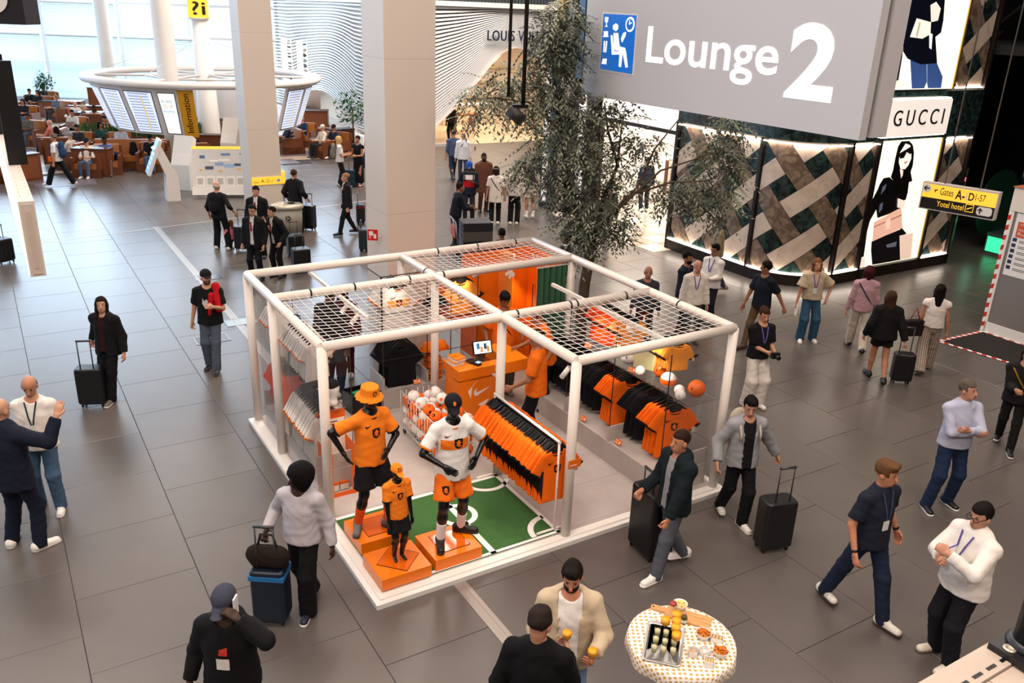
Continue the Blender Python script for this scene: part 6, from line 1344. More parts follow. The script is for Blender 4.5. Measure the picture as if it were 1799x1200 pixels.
# kiosk staff and customers
OT = '#f26d14'
p = man('staff1', 'kiosk seller in an orange shirt and grey jeans behind the counter', 0, 0, YAW + R(165), 1.74, loc=K(3.62, -.86, .085), top=dict(c=OT, sleeve=.5, hem=.14, infl=.008), bottom=dict(c='#77736f', wide=.03), shoes='#9d9084', hair='quiff', hair_c='#130e0c', skin_c='#8a583e', head=(.1, -.5), hands=[(.28, .14, .92), (-.26, .20, .98)]); strap(p, '#17151a', 1)
man('staff2', 'kiosk seller in an orange shirt leaning forward beside the curtain', 0, 0, YAW + R(75), 1.70, loc=K(3.95, -1.62, .085), top=dict(c=OT, sleeve=.5, hem=.12, infl=.006), bottom=dict(c='#131216', wide=.01), shoes='#141316', hair='short', hair_c='#2a1a12', skin_c='#a8704f', lean=.28, head=(0, -.4), hands=[(.2, .42, 1.0), (-.28, .15, .85)])
man('cust', 'kiosk customer in an orange shirt and black trousers at the counter', 0, 0, YAW + R(50), 1.76, loc=K(3.15, -2.55, .085), top=dict(c='#f57419', sleeve=.5, hem=.12, infl=.006), bottom=dict(c='#100f12', wide=.02), shoes='#141316', hair='short', hair_c='#2a1a12', skin_c='#b07a5a', head=(.3, -.35), hands=[(.27, -.02, .80), (-.22, .3, .95)])
man('m_dark', 'man in a dark jacket browsing at the rear opening of the kiosk', 0, 0, YAW + R(-60), 1.84, loc=K(1.30, .42, 0), top=dict(c='#2b4a7c', sleeve=.5), jacket=dict(c='#14151c', sleeve=1, hem=.2, open=.05, infl=.01), bottom=dict(c='#1b2130'), shoes='#c9c0b6', hair='short', hair_c='#120d0b', skin_c='#6a4634', head=(0, -.3))
man('w_red', 'person in a dark red coat behind the rear glass case', 0, 0, YAW + R(-20), 1.62, 1, loc=K(1.72, 1.0, 0), top=dict(c='#4a1218', sleeve=1, hem=.3, infl=.012, name='coat'), bottom=dict(c='#3d1015'), shoes='#d9d2cb', hair='bob', hair_c='#2a1a14', skin_c='#b07a5e')
# far groups
p = man('m_map', 'grey-haired man in navy with a backpack studying the map board', 390, 438, R(-6), 1.72, 1, top=dict(c='#14151b', sleeve=.75, hem=.12), bottom=dict(c='#121216', wide=.02), shoes='#d8d2cb', hair='fringe', hair_c='#b5aea6', skin_c='#c08a70', hands=[(.40, .05, .95), (-.28, .06, .86)], feet=[(.2, 0, 0), (-.14, .02, 0)]); backpack('black backpack of the man at the map board', p, '#0f0f12')
suitcase('black suitcase held by the man at the map board', G(427, 440), R(0), '#14161b', .55, .36, .24, .4)
man('child', 'small child in pink sitting by the suitcase at the map board', 408, 436, R(40), .98, 1, top=dict(c='#b4646e', sleeve=.5), bottom=dict(c='#3a2a30'), shoes='#e0d8d0', hair='long', hair_c='#5a3a26', skin_c='#c99a80', sit=True, pelvis=(0, -.1, .5), feet=[(.1, .3, 0), (-.1, .32, 0)])
CREW = [('crew member in a black uniform and red tie by the cream column', 458, 452, 178, 1.76), ('crew member in a black uniform with glasses, front of the crew', 453, 492, 172, 1.72), ('bending crew member in black drinking from a bottle', 492, 486, 150, 1.66)]
for i, (lb, x, y, a, h) in enumerate(CREW):
    p = man('crew%d' % i, lb, x, y, R(a), h, 1, top=dict(c='#c7c0bc', sleeve=.5, collar=.8), jacket=dict(c='#0d0d11', sleeve=1, open=.035, hem=.16), bottom=dict(c='#0d0d11'), shoes='#111111', hair='short' if i != 2 else 'bun', hair_c='#100c0b', skin_c='#b98a70', glasses=i == 1, lean=.18 if i == 2 else 0, hands=[(.25, .1, .85), (-.25, .1, .85)] if i != 2 else [(.1, .25, 1.35), (-.25, .15, .9)], group='uniformed crew')
    t_ = MB(); t_.box(Vector(p['nb'] - p['up'] * .16 + p['fw'] * .145), (.035, .012, .2), 0); t_.build('tie', cloth('#7c1a22'), p['root'])
for x, y, lb in ((530, 478, 'black crew trolley bag, nearest the kiosk'), (520, 452, 'black crew trolley bag, rear of the two')): suitcase(lb, G(x, y), R(30), '#0b0b0d', .5, .4, .3, .3)
man('w_bin', 'woman in black standing with a suitcase behind the waste bin', 522, 407, R(-18), 1.70, 1, top=dict(c='#0f0e12', sleeve=.9, hem=.25, infl=.02, name='tunic'), bottom=dict(c='#0f0e12', wide=.04), shoes='#cfc8c0', hair='short', hair_c='#3a2519', skin_c='#b98268', hands=[(.36, .05, .95), (-.28, .05, .9)])
suitcase('tall black suitcase next to the woman by the waste bin', G(543, 404), R(-15), '#101216', .62, .38, .25, .3)
man('m_formal', 'fair-haired person in a black suit walking left', 611, 412, R(112), 1.68, 1, top=dict(c='#cbb9a6', sleeve=.5, collar=.5), jacket=dict(c='#121116', sleeve=1, open=.05, hem=.18), bottom=dict(c='#121116'), shoes='#15151a', hair='bun', hair_c='#8a6a4a', skin_c='#c08a70', **WALK2)
suitcase('dark suitcase with a maroon bag left of the wide column', G(634, 393), R(100), '#14161c', .5, .36, .24, .3, band='#6a1a20')
suitcase('dark teal suitcase cut off by the wide column', G(640, 440), R(95), '#16242c', .5, .36, .24, .2)
p = man('w_blonde', 'blonde woman in a white t-shirt with a grey backpack', 598, 327, R(-75), 1.70, 1, top=dict(c='#e2dcd6', sleeve=.5), bottom=dict(c='#141418', wide=.02), shoes='#d8d2cb', hair='long', hair_c='#c9a26a', skin_c='#c99478', hands=[(.1, .3, 1.1), (-.1, .3, 1.12)]); backpack('grey backpack on the blonde woman', p, '#7c756a')
man('w_dress', 'dark-haired woman in a long black dress beside the wide column', 631, 327, R(155), 1.72, 1, top=dict(c='#101014', sleeve=.1), bottom=dict(c='#101014', skirt=True, len=.95, wide=.02, name='dress'), shoes='#c99988', hair='bun', hair_c='#140f0d', skin_c='#b07c60', hands=[(.3, .12, 1.0), (-.1, .28, 1.08)])
suitcase('blue black suitcase between the two waiting women', G(617, 328), R(-10), '#16303f', .5, .34, .22, .4)
man('m_green', 'bald man in a dark green jumper near the column edge', 648, 297, R(85), 1.78, 1, top=dict(c='#28362c', sleeve=1), bottom=dict(c='#22314c'), shoes='#1a1a1c', skin_c='#c08a70', **WALK)
man('m_plaid', 'man in a blue checked shirt walking away with a bag', 796, 316, R(25), 1.80, 1, top=dict(c='#4a5674', sleeve=.75), bottom=dict(c='#2a3448'), shoes='#3a3a3a', hair='short', hair_c='#3a3230', skin_c='#b98268', **WALK)
man('m_white', 'grey-haired man in a white shirt walking away', 813, 319, R(8), 1.76, 1, top=dict(c='#dcdce2', sleeve=1, hem=.14, infl=.012), bottom=dict(c='#3f4a5e'), shoes='#d8d2cb', hair='fringe', hair_c='#a9a39c', skin_c='#c08a70', **WALK2)
p = man('m_colour', 'man in a blue cap and red, white and navy jacket with bags', 823, 392, R(182), 1.80, 1, top=dict(c='#161c2c', sleeve=1, hem=.12, infl=.01), bottom=dict(c='#22242a'), shoes='#2a2a2a', cap=('#1f4fa8', 'cap'), skin_c=DKS, head=(0, -.3), hands=[(.3, .1, .9), (-.12, .28, 1.2)]); shirt_print(p, [(-.15, .08), (.15, .08), (.15, -.05), (-.15, -.05)], '#e2dcd8', -.14, 'chest_panel'); shirt_print(p, [(-.16, .05), (.16, .05), (.16, -.14), (-.16, -.14)], '#b0181e', -.26, 'chest_panel')
backpack('black duffel on the back of the man in the blue cap', p, '#0e1014', sc=1.35)
p = man('m_brown', 'heavily built man in a brown tunic and trousers', 848, 371, R(200), 1.80, 1, top=dict(c='#5f3a2c', sleeve=.9, hem=.35, infl=.02, name='tunic'), bottom=dict(c='#4a2c22'), shoes='#17130f', hair='buzz', hair_c='#15100d', beard='#15100d', skin_c='#5a3828', build=1.15); strap(p, '#1a1414', 1)
p = man('w_wrap', 'woman in a white top with a cream jumper tied round her waist', 869, 394, R(2), 1.70, 1, top=dict(c='#dcd2c8', sleeve=.5), bottom=dict(c='#121216', wide=.01), shoes='#e2dcd4', hair='bob', hair_c='#2a1c15', skin_c='#b98268'); strap(p, '#1c1a1e', -1)
v, f = mesh_sdf([cone(p['pc'] + p['up'] * .08, p['pc'] - p['up'] * .25, .17, .20, (p['fw'], .8), k=.03, cut=True)], .02, .005); mesh_np('tied_jumper', v, f, cloth('#d8ccbc'), p['root'])
p = man('w_sweat', 'woman in a pale grey sweatshirt and black trousers from behind', 902, 394, R(-6), 1.70, 1, top=dict(c='#c3b9b0', sleeve=1, hem=.06, infl=.02, hood=True), bottom=dict(c='#0f0f13', wide=.02), shoes='#d8cdbb', hair='bun', hair_c='#6a4a30', skin_c='#b98268'); strap(p, '#17151a', -1)
man('w_shorts', 'person in a grey sweatshirt and white shorts with bare legs', 930, 383, R(5), 1.70, 1, top=dict(c='#a59a92', sleeve=1, hem=.12, infl=.02), bottom=dict(c='#d6cabd', len=.3, wide=.03, name='shorts'), shoes='#d8d2cb', socks=('#e2dcd4', .35), hair='bun', hair_c='#4a3626', skin_c='#b07c60')
man('m_cart', 'man in navy leaning on a loaded luggage cart', 800, 436, R(-70), 1.74, 1, top=dict(c='#10131c', sleeve=1, infl=.01), bottom=dict(c='#1a1c22'), shoes='#222222', hair='short', hair_c='#1a1210', skin_c='#8a5a42', lean=.15, hands=[(.15, .42, 1.05), (-.15, .42, 1.05)])
t = thing('luggage_cart', 'airport luggage cart with a black handle frame', 'luggage cart', G(820, 455), R(-75)); CH = M('cart_steel', '#6f7276', .35, .8)
MB().bx(-.3, .3, -.2, .7, .16, .20).build('cart_deck', CH, t); MB().tube([(-.3, -.25, .2), (-.3, -.35, 1.0), (.3, -.35, 1.0), (.3, -.25, .2)], .022, 8).build('cart_handle', CH, t); MB().bx(-.28, .28, -.36, -.34, .6, .85).build('cart_panel', M('cart_red', '#b0301f', .5), t)
for x, y in ((-.25, -.15), (.25, -.15), (0, .6)): MB().lathe([(.08, -.02), (.08, .02)], 12).build('wheel', BLACKM, t).matrix_local = Matrix.Translation((x, y, .08)) @ Matrix.Rotation(R(90), 4, 'Y')
for k, (z, hh, c, lb) in enumerate(((.20, .3, '#15161a', 'black case lying lowest on the luggage cart'), (.51, .24, '#4a4440', 'grey case in the middle of the luggage cart'), (.76, .2, '#17181c', 'black case on top of the luggage cart'))):
    o = thing('flat_case', lb, 'suitcase', t.location + Vector((0, 0, z)), R(-75), 'cases on the luggage cart'); MB().bx(-.28, .28, -.15, .58, 0, hh).build('case_shell', M('case_' + c[1:], c, .5), o); MB().bx(-.1, .1, -.17, -.15, hh * .4, hh * .6).build('case_grip', BLACKM, o)
p = man('w_walk', 'woman in a white top walking left past the lounge', 108, 328, R(95), 1.70, 1, top=dict(c='#dfe0e4', sleeve=.5), bottom=dict(c='#0f1014', wide=.03), shoes='#e6e2de', hair='short', hair_c='#6a5f58', skin_c='#b07c60', feet=[(.09, -.42, .03), (-.09, .38, 0)]); backpack('blue backpack of the woman walking left', p, '#24406a'); strap(p, '#17151a', 1, '#e06a1c')
man('p_tree', 'person in black partly hidden by the tree leaves', 944, 345, R(5), 1.72, 2, top=dict(c='#141417', sleeve=1), bottom=dict(c='#16161a'), shoes='#222222', hair='short', hair_c='#0f0c0b', skin_c='#b07c60')
man('lv_staff', 'shop assistant in black behind the arched shop counter', 0, 0, R(190), 1.76, 2, loc=oR + N_ * 4.6 + T_ * 7.2 + Z_ * .012, top=dict(c='#121214', sleeve=1), bottom=dict(c='#121214'), shoes='#111111', hair='short', hair_c='#120e0d', skin_c='#b07c60', head=(0, -.3))
man('lv_guard', 'doorman in a dark suit at the left side of the shop arch', 0, 0, R(150), 1.80, 2, loc=oR + N_ * 1.35 + T_ * .75 + Z_ * .012, top=dict(c='#3a2f2a', sleeve=1), bottom=dict(c='#121214'), shoes='#111111', hair='short', hair_c='#120e0d', skin_c='#8a5a42')
man('bt_1', 'person in dark trousers inside the bright boutique', 1130, 372, R(10), 1.74, 2, top=dict(c='#1c2230', sleeve=1), bottom=dict(c='#161c2c'), shoes='#e2dcd4', hair='short', hair_c='#120e0d', skin_c='#b07c60')
man('bt_2', 'person in pale grey trousers walking behind the tree trunk', 1064, 434, R(20), 1.74, 1, top=dict(c='#4a463f', sleeve=1), bottom=dict(c='#a8a199', wide=.02), shoes='#d8d2cb', hair='short', hair_c='#2a1d16', skin_c='#b07c60', **WALK)
suitcase('black suitcase cut off by the left picture edge', G(10, 462), R(60), '#0e0f12', .5, .38, .26, .3)
man('m_edge', 'person in dark trousers leaving at the left picture edge', -16, 432, R(120), 1.75, 2, top=dict(c='#22242c', sleeve=1), bottom=dict(c='#16181e'), shoes='#15151a', hair='short', hair_c='#120e0d', skin_c='#b07c60', **WALK)

# ================================================================ signs, tree, information point, lounge
def at_y(px, py, y):
    d = C_FWD + C_RIGHT * ((px - 899.5) / CAM_F) - C_UP * ((py - 600) / CAM_F); return Vector((0, 0, CAM_H)) + d * (y / d.y)
def fit_text(name, s, mat, parent, o, ex, ey, x0, x1, y0, y1, off=.004, bold=.0, ext=.004, spacing=1.):
    """text squeezed into a rectangle of the plane (ex, ey) at o"""
    ob = text(name, s, 1., mat, parent, None, 0., bold=bold, spacing=spacing); me = ob.data; co = np.empty(len(me.vertices) * 3, np.float32); me.vertices.foreach_get('co', co); co = co.reshape(-1, 3)
    lo, hi = co.min(0), co.max(0); co[:, 0] = x0 + (co[:, 0] - lo[0]) / (hi[0] - lo[0]) * (x1 - x0); co[:, 1] = y0 + (co[:, 1] - lo[1]) / (hi[1] - lo[1]) * (y1 - y0); co[:, 2] = 0
    me.vertices.foreach_set('co', co.ravel()); me.update(); ex, ey = Vector(ex).normalized(), Vector(ey).normalized(); ob.matrix_local = basis(Vector(o) + ex.cross(ey) * off, ex, ey); return ob
def circ(cx, cy, r, n=20, ry=None): return [(cx + r * math.cos(2 * math.pi * k / n), cy + (ry or r) * math.sin(2 * math.pi * k / n)) for k in range(n)]
# ---- big lounge sign
sO = G(1508, 247, 4.5); sO.z = 0; sX = -T_; LS = thing('hanging_sign', 'large grey hanging sign reading Lounge 2 with a blue pictogram', 'sign')
def sp(px, py): return on_plane(px, py, sO, sX)
def sbox(x0, x1, n0, n1, z0, z1): # n towards +N (behind the face)
    mb = MB(); m4 = basis(sO, sX, N_, Z_); mb.bx(x0, x1, n0, n1, z0, z1, mat=m4); return mb
SGM = M('sign_grey', '#c6c4c7', .5); L0 = sp(1022, 162)[0]; zb_ = 4.5; zt_ = 8.6
sbox(L0, 0, 0, .13, zb_, zt_).build('front_panel', SGM, LS); sbox(L0 + .1, -.12, .13, .22, zb_ + .12, zt_).build('core', M('sign_core', '#3a3533', .6), LS); sbox(L0 + .05, -.0, .22, .50, zb_ + .02, zt_).build('rear_panel', SGM, LS)
for x in (L0 + 1, -1): sbox(x - .04, x + .04, .15, .23, zt_, CEIL_Z).build('hanger', BLACKM, LS)
LITW = M('letter_lit', '#fff6ee', .4, emit=1.15)
a, b = sp(1137, 108), sp(1366, 153); tp = sp(1137, 47)
fit_text('lettering', 'Lounge', LITW, LS, sO, sX, Z_, sp(1137, 80)[0], sp(1366, 120)[0], sp(1300, 149)[1], sp(1140, 46)[1], .006, .012)
fit_text('lettering', '2', LITW, LS, sO, sX, Z_, sp(1385, 110)[0], sp(1471, 110)[0], sp(1388, 172)[1], sp(1440, 40)[1], .006, .03)
def sprism(P, mt, nm, off): MB().prism([sp(*q) for q in P], .004, sO - N_ * off, sX, Z_, -N_).build(nm, mt, LS)
sprism([(1059, 21), (1121, 25), (1113, 133), (1053, 124)], WHITE, 'pictogram_border', .0); BLUE = M('picto_blue', '#1266c4', .4, emit=.45)
sprism([(1061, 24), (1119, 27), (1111, 130), (1055, 121)], BLUE, 'pictogram_field', .005); W2 = M('picto_white', '#f6f4f2', .4, emit=.8)
for P in ([(1083, 41), (1087, 44), (1087, 51), (1083, 55), (1078, 51), (1078, 45)], [(1079, 58), (1087, 58), (1089, 78), (1090, 82), (1099, 84), (1101, 92), (1104, 118), (1100, 119), (1095, 92), (1092, 118), (1088, 117), (1090, 90), (1080, 88)], [(1074, 62), (1077, 62), (1080, 90), (1092, 91), (1091, 96), (1076, 96)], [(1092, 68), (1096, 58), (1101, 56), (1100, 63), (1094, 75)], [(1064, 30), (1070, 30), (1069, 38), (1067, 40), (1067, 45), (1069, 47), (1063, 47), (1066, 45), (1066, 40), (1064, 38)], [(1062, 55), (1069, 55), (1069, 62), (1070, 65), (1060, 65), (1062, 62)], [(1062, 72), (1064, 72), (1063, 92), (1061, 92)], [(1066, 72), (1068, 72), (1066, 92), (1064, 92)], [(1060, 103), (1067, 103), (1066, 113), (1058, 112)]): sprism(P, W2, 'pictogram_shape', .010)
cx, cz = sp(1108, 43); MB().prism(circ(cx, cz, .11), .004, sO - N_ * .010, sX, Z_, -N_).build('pictogram_clock', W2, LS); MB().prism(circ(cx, cz, .08), .004, sO - N_ * .015, sX, Z_, -N_).build('pictogram_clock_face', BLUE, LS); MB().prism([(cx - .01, cz - .01), (cx + .05, cz + .02), (cx + .045, cz + .035), (cx, cz + .015), (cx + .0, cz + .06), (cx - .015, cz + .06)], .004, sO - N_ * .02, sX, Z_, -N_).build('pictogram_hands', W2, LS)
# ---- gate sign
gA, gB = G(1613, 365, 2.6), G(1745, 388, 2.6); gA.z = gB.z = 0; wX = (gB - gA).normalized(); wN = Z_.cross(wX); WS = thing('gate_sign', 'hanging yellow and black wayfinding sign for gates and hotel', 'sign')
def wp(px, py): return on_plane(px, py, gA, wX)
wl = (gB - gA).length; wz1 = wp(1620, 318)[1]; wm = wp(1616, 344)[1]
mb = MB(); mb.bx(0, wl, -.16, 0, 2.6, wz1, mat=basis(gA, wX, wN * -1 if False else wN, Z_)); 
mb = MB(); mb.bx(0, wl, .0, .16, 2.6, wz1, mat=basis(gA, wX, Z_.cross(wX), Z_)); mb.build('housing', M('sign_housing', '#c9bfb8', .4), WS)
def wprism(P, mt, nm, off=.0): MB().prism(P, .004, gA - Z_.cross(wX) * off, wX, Z_, Z_.cross(wX) * -1).build(nm, mt, WS)
YEL = M('sign_yellow', '#f6be3c', .4, emit=.75); BLKS = M('sign_black', '#1b1815', .4); BT = M('text_black', '#17130f', .5)
wprism([(.02, wm), (wl - .02, wm), (wl - .02, wz1 - .03), (.02, wz1 - .03)], YEL, 'yellow_field'); wprism([(.02, 2.62), (wl - .02, 2.62), (wl - .02, wm), (.02, wm)], BLKS, 'black_field')
def wtext(s, px0, px1, py0, py1, mt, bold=0.): 
    mx, my = (px0 + px1) / 2, (py0 + py1) / 2; fit_text('sign_text', s, mt, WS, gA, wX, Z_, wp(px0, my)[0], wp(px1, my)[0], wp(mx, py1)[1], wp(mx, py0)[1], .010, bold)
wtext('Gates', 1652, 1676, 331, 344, BT); wtext('A-', 1679, 1696, 334, 351, BT, .02); wtext('|', 1698, 1700, 337, 352, WHITE); wtext('D', 1702, 1712, 339, 353, BT, .02); wtext('1-57', 1714, 1732, 342, 354, BT); wtext('Yotel hotel', 1645, 1694, 356, 366, YEL, .0)
q = wp(1629, 330); wprism(circ(q[0], q[1], .075), WHITE, 'arrow_disc', .005); wprism([(q[0] - .055, q[1]), (q[0] - .01, q[1] + .045), (q[0] + .005, q[1] + .035), (q[0] - .02, q[1] + .01), (q[0] + .05, q[1] + .01), (q[0] + .05, q[1] - .01), (q[0] - .02, q[1] - .01), (q[0] + .005, q[1] - .035), (q[0] - .01, q[1] - .045)], BT, 'arrow', .009)
q = wp(1644, 334); wprism([(q[0] - .04, q[1] + .02), (q[0] - .02, q[1] + .005), (q[0] + .03, q[1] + .02), (q[0] + .045, q[1] + .012), (q[0] + .01, q[1] - .01), (q[0], q[1] - .05), (q[0] - .012, q[1] - .01)], BT, 'plane_icon', .005)
q = wp(1729, 372); wprism([(q[0] - .13, q[1] - .04), (q[0] - .10, q[1] - .075), (q[0] + .10, q[1] - .075), (q[0] + .13, q[1] - .04), (q[0] + .13, q[1] + .04), (q[0] + .10, q[1] + .075), (q[0] - .10, q[1] + .075), (q[0] - .13, q[1] + .04)], WHITE, 'white_pill', .005); wprism([(q[0] - .08, q[1] - .05), (q[0] - .06, q[1] - .05), (q[0] - .06, q[1] + .02), (q[0] - .035, q[1] - .005), (q[0] - .025, q[1] + .008), (q[0] - .07, q[1] + .055), (q[0] - .115, q[1] + .008), (q[0] - .105, q[1] - .005), (q[0] - .08, q[1] + .02)], BT, 'arrow', .009)
q = wp(1703, 366); 
for P in ([(-.07, -.07), (.07, -.07), (.07, -.06), (-.07, -.06)], [(-.07, .06), (.07, .06), (.07, .07), (-.07, .07)], [(-.07, -.07), (-.06, -.07), (-.06, .07), (-.07, .07)], [(.06, -.07), (.07, -.07), (.07, .07), (.06, .07)], [(-.045, -.03), (.04, .01), (.045, .03), (-.04, -.01)]): wprism([(q[0] + x, q[1] + z) for x, z in P], YEL, 'hotel_icon', .005)
for x in (.35, wl - .35): MB().tube([gA + wX * x + Z_.cross(wX) * .08 + Z_ * wz1, gA + wX * x + Z_.cross(wX) * .08 + Z_ * CEIL_Z], .012, 6).build('suspension_rod', M('rod_grey', '#77706b', .4, .6), WS)
# ---- site hoarding with rules poster, mat, tape
hO = G(1727, 582); hX = -T_; HD = thing('site_hoarding', 'white framed grey site hoarding with a rules poster at the right edge', 'hoarding')
def hbox(x0, x1, n0, n1, z0, z1): mb = MB(); mb.bx(x0, x1, n0, n1, z0, z1, mat=basis(hO, hX, N_, Z_)); return mb
def hp(px, py): return on_plane(px, py, hO, hX)
hbox(0, 3.0, 0, .12, .20, 2.5).build('grey_panel', M('panel_grey', '#8a8380', .3, .3), HD); hbox(0, 3.0, -.02, .14, 0, .22).build('bottom_rail', WHITE, HD); hbox(-.06, .04, -.02, .14, 0, 2.62).build('edge_post', WHITE, HD); hbox(-.06, 3.0, -.03, .6, 2.5, 2.95).build('top_box', M('box_offwhite', '#dfd5ca', .5), HD); hbox(-.08, 3.02, -.05, .62, 2.95, 2.97).build('top_cover', M('cover_orange', '#b06a44', .6), HD)
x0 = hp(1765, 450)[0]; hbox(.10, 1.6, -.008, 0, 1.25, 2.48).build('poster_sheet', M('poster_white', '#e6e1de', .5), HD); hbox(.16, 1.6, -.012, -.008, 2.02, 2.32).build('poster_banner', M('poster_orange', '#c8522a', .5), HD)
for k, s_ in enumerate(('Vrij w', 'met d', 'Rules')): fit_text('poster_text', s_, WHITE, HD, hO, hX, Z_, .20, .48, 2.23 - k * .085, 2.29 - k * .085, .014)
for k in range(6):
    hbox(.13, .21, -.012, -.008, 1.93 - k * .11, 2.0 - k * .11).build('poster_icon', M('icon_navy', '#26304e', .5), HD)
    for j in range(2): hbox(.26, .5 + .05 * ((k + j) % 3), -.011, -.008, 1.955 - k * .11 - j * .03, 1.965 - k * .11 - j * .03).build('poster_line', BT, HD)
TR, TW_ = M('tape_red', '#c22a1c', .5), M('tape_white', '#efe9e4', .5)
def tape(a, b, w, n, nrm, label):
    t = thing('hazard_tape', label, 'tape', group='red and white tapes'); a, b, nrm = Vector(a), Vector(b), Vector(nrm).normalized(); d = (b - a); sd = d.normalized().cross(nrm)
    for k in range(n):
        p0, p1 = a + d * (k / n), a + d * ((k + 1) / n); sk = d.normalized() * w * .5; vs = [p0 - sd * w / 2, p1 - sd * w / 2, p1 + sd * w / 2 + sk, p0 + sd * w / 2 + sk]; MB().add([q + nrm * e for e in (0, .002) for q in vs], [(4, 5, 6, 7), (3, 2, 1, 0), (0, 1, 5, 4), (1, 2, 6, 5), (2, 3, 7, 6), (3, 0, 4, 7)]).build('tape_stripe', TR if k % 2 else TW_, t)
m0, m1, m2_, m3_ = hO + hX * 0, G(1649, 600), G(1799, 642) + hX * .8, hO + hX * 2.4
fm = thing('floor_mat', 'black floor mat outlined with red and white tape by the hoarding', 'mat'); MB().add([q + Z_ * z for z in (0, .008) for q in (m1, m2_, m3_ - N_ * .02, m0 - N_ * .02)], [(4, 5, 6, 7), (0, 1, 5, 4), (1, 2, 6, 5), (3, 0, 4, 7), (2, 3, 7, 6)]).build('mat_sheet', M('mat_black', '#1d1a19', .95, noise=(80, .3), bump=(150, .6)), fm)
tape(m0 + Z_ * .008 - N_ * .04, m1 + Z_ * .008, .07, 16, Z_, 'red and white tape along the short rear edge of the black mat'); tape(m1 + Z_ * .008, m2_ + Z_ * .008, .07, 26, Z_, 'red and white tape along the front edge of the black mat'); tape(hO - N_ * .03 + Z_ * .01, hO + hX * 2.4 - N_ * .03 + Z_ * .01, .06, 22, Z_, 'red and white tape at the foot of the hoarding'); tape(hO + hX * -.03 - N_ * .022, hO + hX * -.03 - N_ * .022 + Z_ * 2.6, .06, 26, -N_, 'upright red and white tape on the hoarding edge')
# ---- dark gate area at the right end
gt = thing('ticket_gate', 'steel entry gate with green lights in the dark passage', 'gate', gO + N_ * 6.6 + T_ * .6, YAW); STL = M('gate_steel', '#8d9390', .25, .8); GRN = M('green_lamp', '#3cf0a0', .4, emit=1.2); RDL = M('red_lamp', '#ff5a5a', .4, emit=3.)
MB().bx(.25, .5, 0, .25, 0, 2.3).build('gate_post', STL, gt); MB().bx(1.2, 2.5, -1.0, -.5, 0, .6).build('gate_cabinet', STL, gt); MB().bx(1.18, 1.19, -.95, -.55, .1, .5).build('gate_lamp', GRN, gt); MB().bx(-.35, -.1, -.02, .0, .95, 1.0).build('gate_lamp', GRN, gt); MB().bx(.05, .16, -.02, 0, 2.0, 2.08).build('stop_lamp', RDL, gt); MB().bx(.28, .42, -.02, 0, 1.95, 2.05).build('stop_lamp', RDL, gt)
mb = MB(); mb.lathe([(.95, -.02), (.95, .02)], 28); o = mb.build('glass_disc', M('green_glass', '#0f3b2a', .1, alpha=.75), gt); o.matrix_local = Matrix.Translation((1.9, -.2, 1.25)) @ Matrix.Rotation(R(90), 4, 'X')
l = bpy.data.lights.new('gate_green', 'POINT'); l.energy = 2; l.color = (.2, 1, .6); l.shadow_soft_size = .1; lo = bpy.data.objects.new('gate_green', l); COL.objects.link(lo); lo.location = gO + N_ * 7.4 + T_ * .2 + Z_ * .8
# ---- long hanging sign seen end-on at the left
bO = G(82, 484, 2.6); HS = thing('overhead_sign', 'long white hanging sign box seen from its end at the left', 'sign', bO, YAW); W_ = .17
MB().bx(-W_, 0, 0, 11, 0, .91).build('sign_box', M('signbox_white', '#d8cbc0', .5, noise=(2, .05)), HS); MB().bx(-W_ + .03, -.03, -.012, 0, .03, .88).build('end_cap', M('endcap', '#cbbdb2', .45), HS); MB().bx(-W_ + .06, -.06, -.018, -.012, .10, .80).build('end_plate', M('endplate', '#c3b4a8', .45), HS)
MB().bx(-W_ - .01, -W_, .02, 10.9, .02, .89).build('lit_face', M('face_lit', '#fff0d0', .4, emit=1.6), HS)
for px, py, h_ in ((27, 290, 1.4), (8, 236, 1.3)):
    y = (G(px, py, 3.51) - bO).dot(T_); MB().bx(-.14, .10, y, y + .06, .91, .91 + h_).build('black_bracket', BLACKM, HS)
for k in range(26): rr = random.Random(k); MB().bx(-.13 + .1 * (k % 2), -.125 + .1 * (k % 2), .3 + k * .12, .3 + k * .12 + rr.uniform(.03, .1), .910, .9112).build('dust_streak', M('dust', '#6a5e55', .9), HS)
CB = thing('clock_box', 'black hanging clock box at the upper left corner', 'clock', at_y(46, 44, 13)); MB().bx(-1.0, 0, 0, .4, 0, 1.2).build('clock_case', M('clock_black', '#1e1c22', .5), CB); mb = MB(); mb.lathe([(.22, 0), (.22, .01)], 28); o = mb.build('clock_face', WHITE, CB); o.matrix_local = Matrix.Translation((-.42, -.01, .36)) @ Matrix.Rotation(R(90), 4, 'X'); MB().tube([(-.5, .2, 1.2), (-.5, .2, CEIL_Z - CB.location.z)], .03, 8).build('drop_rod', BLACKM, CB)
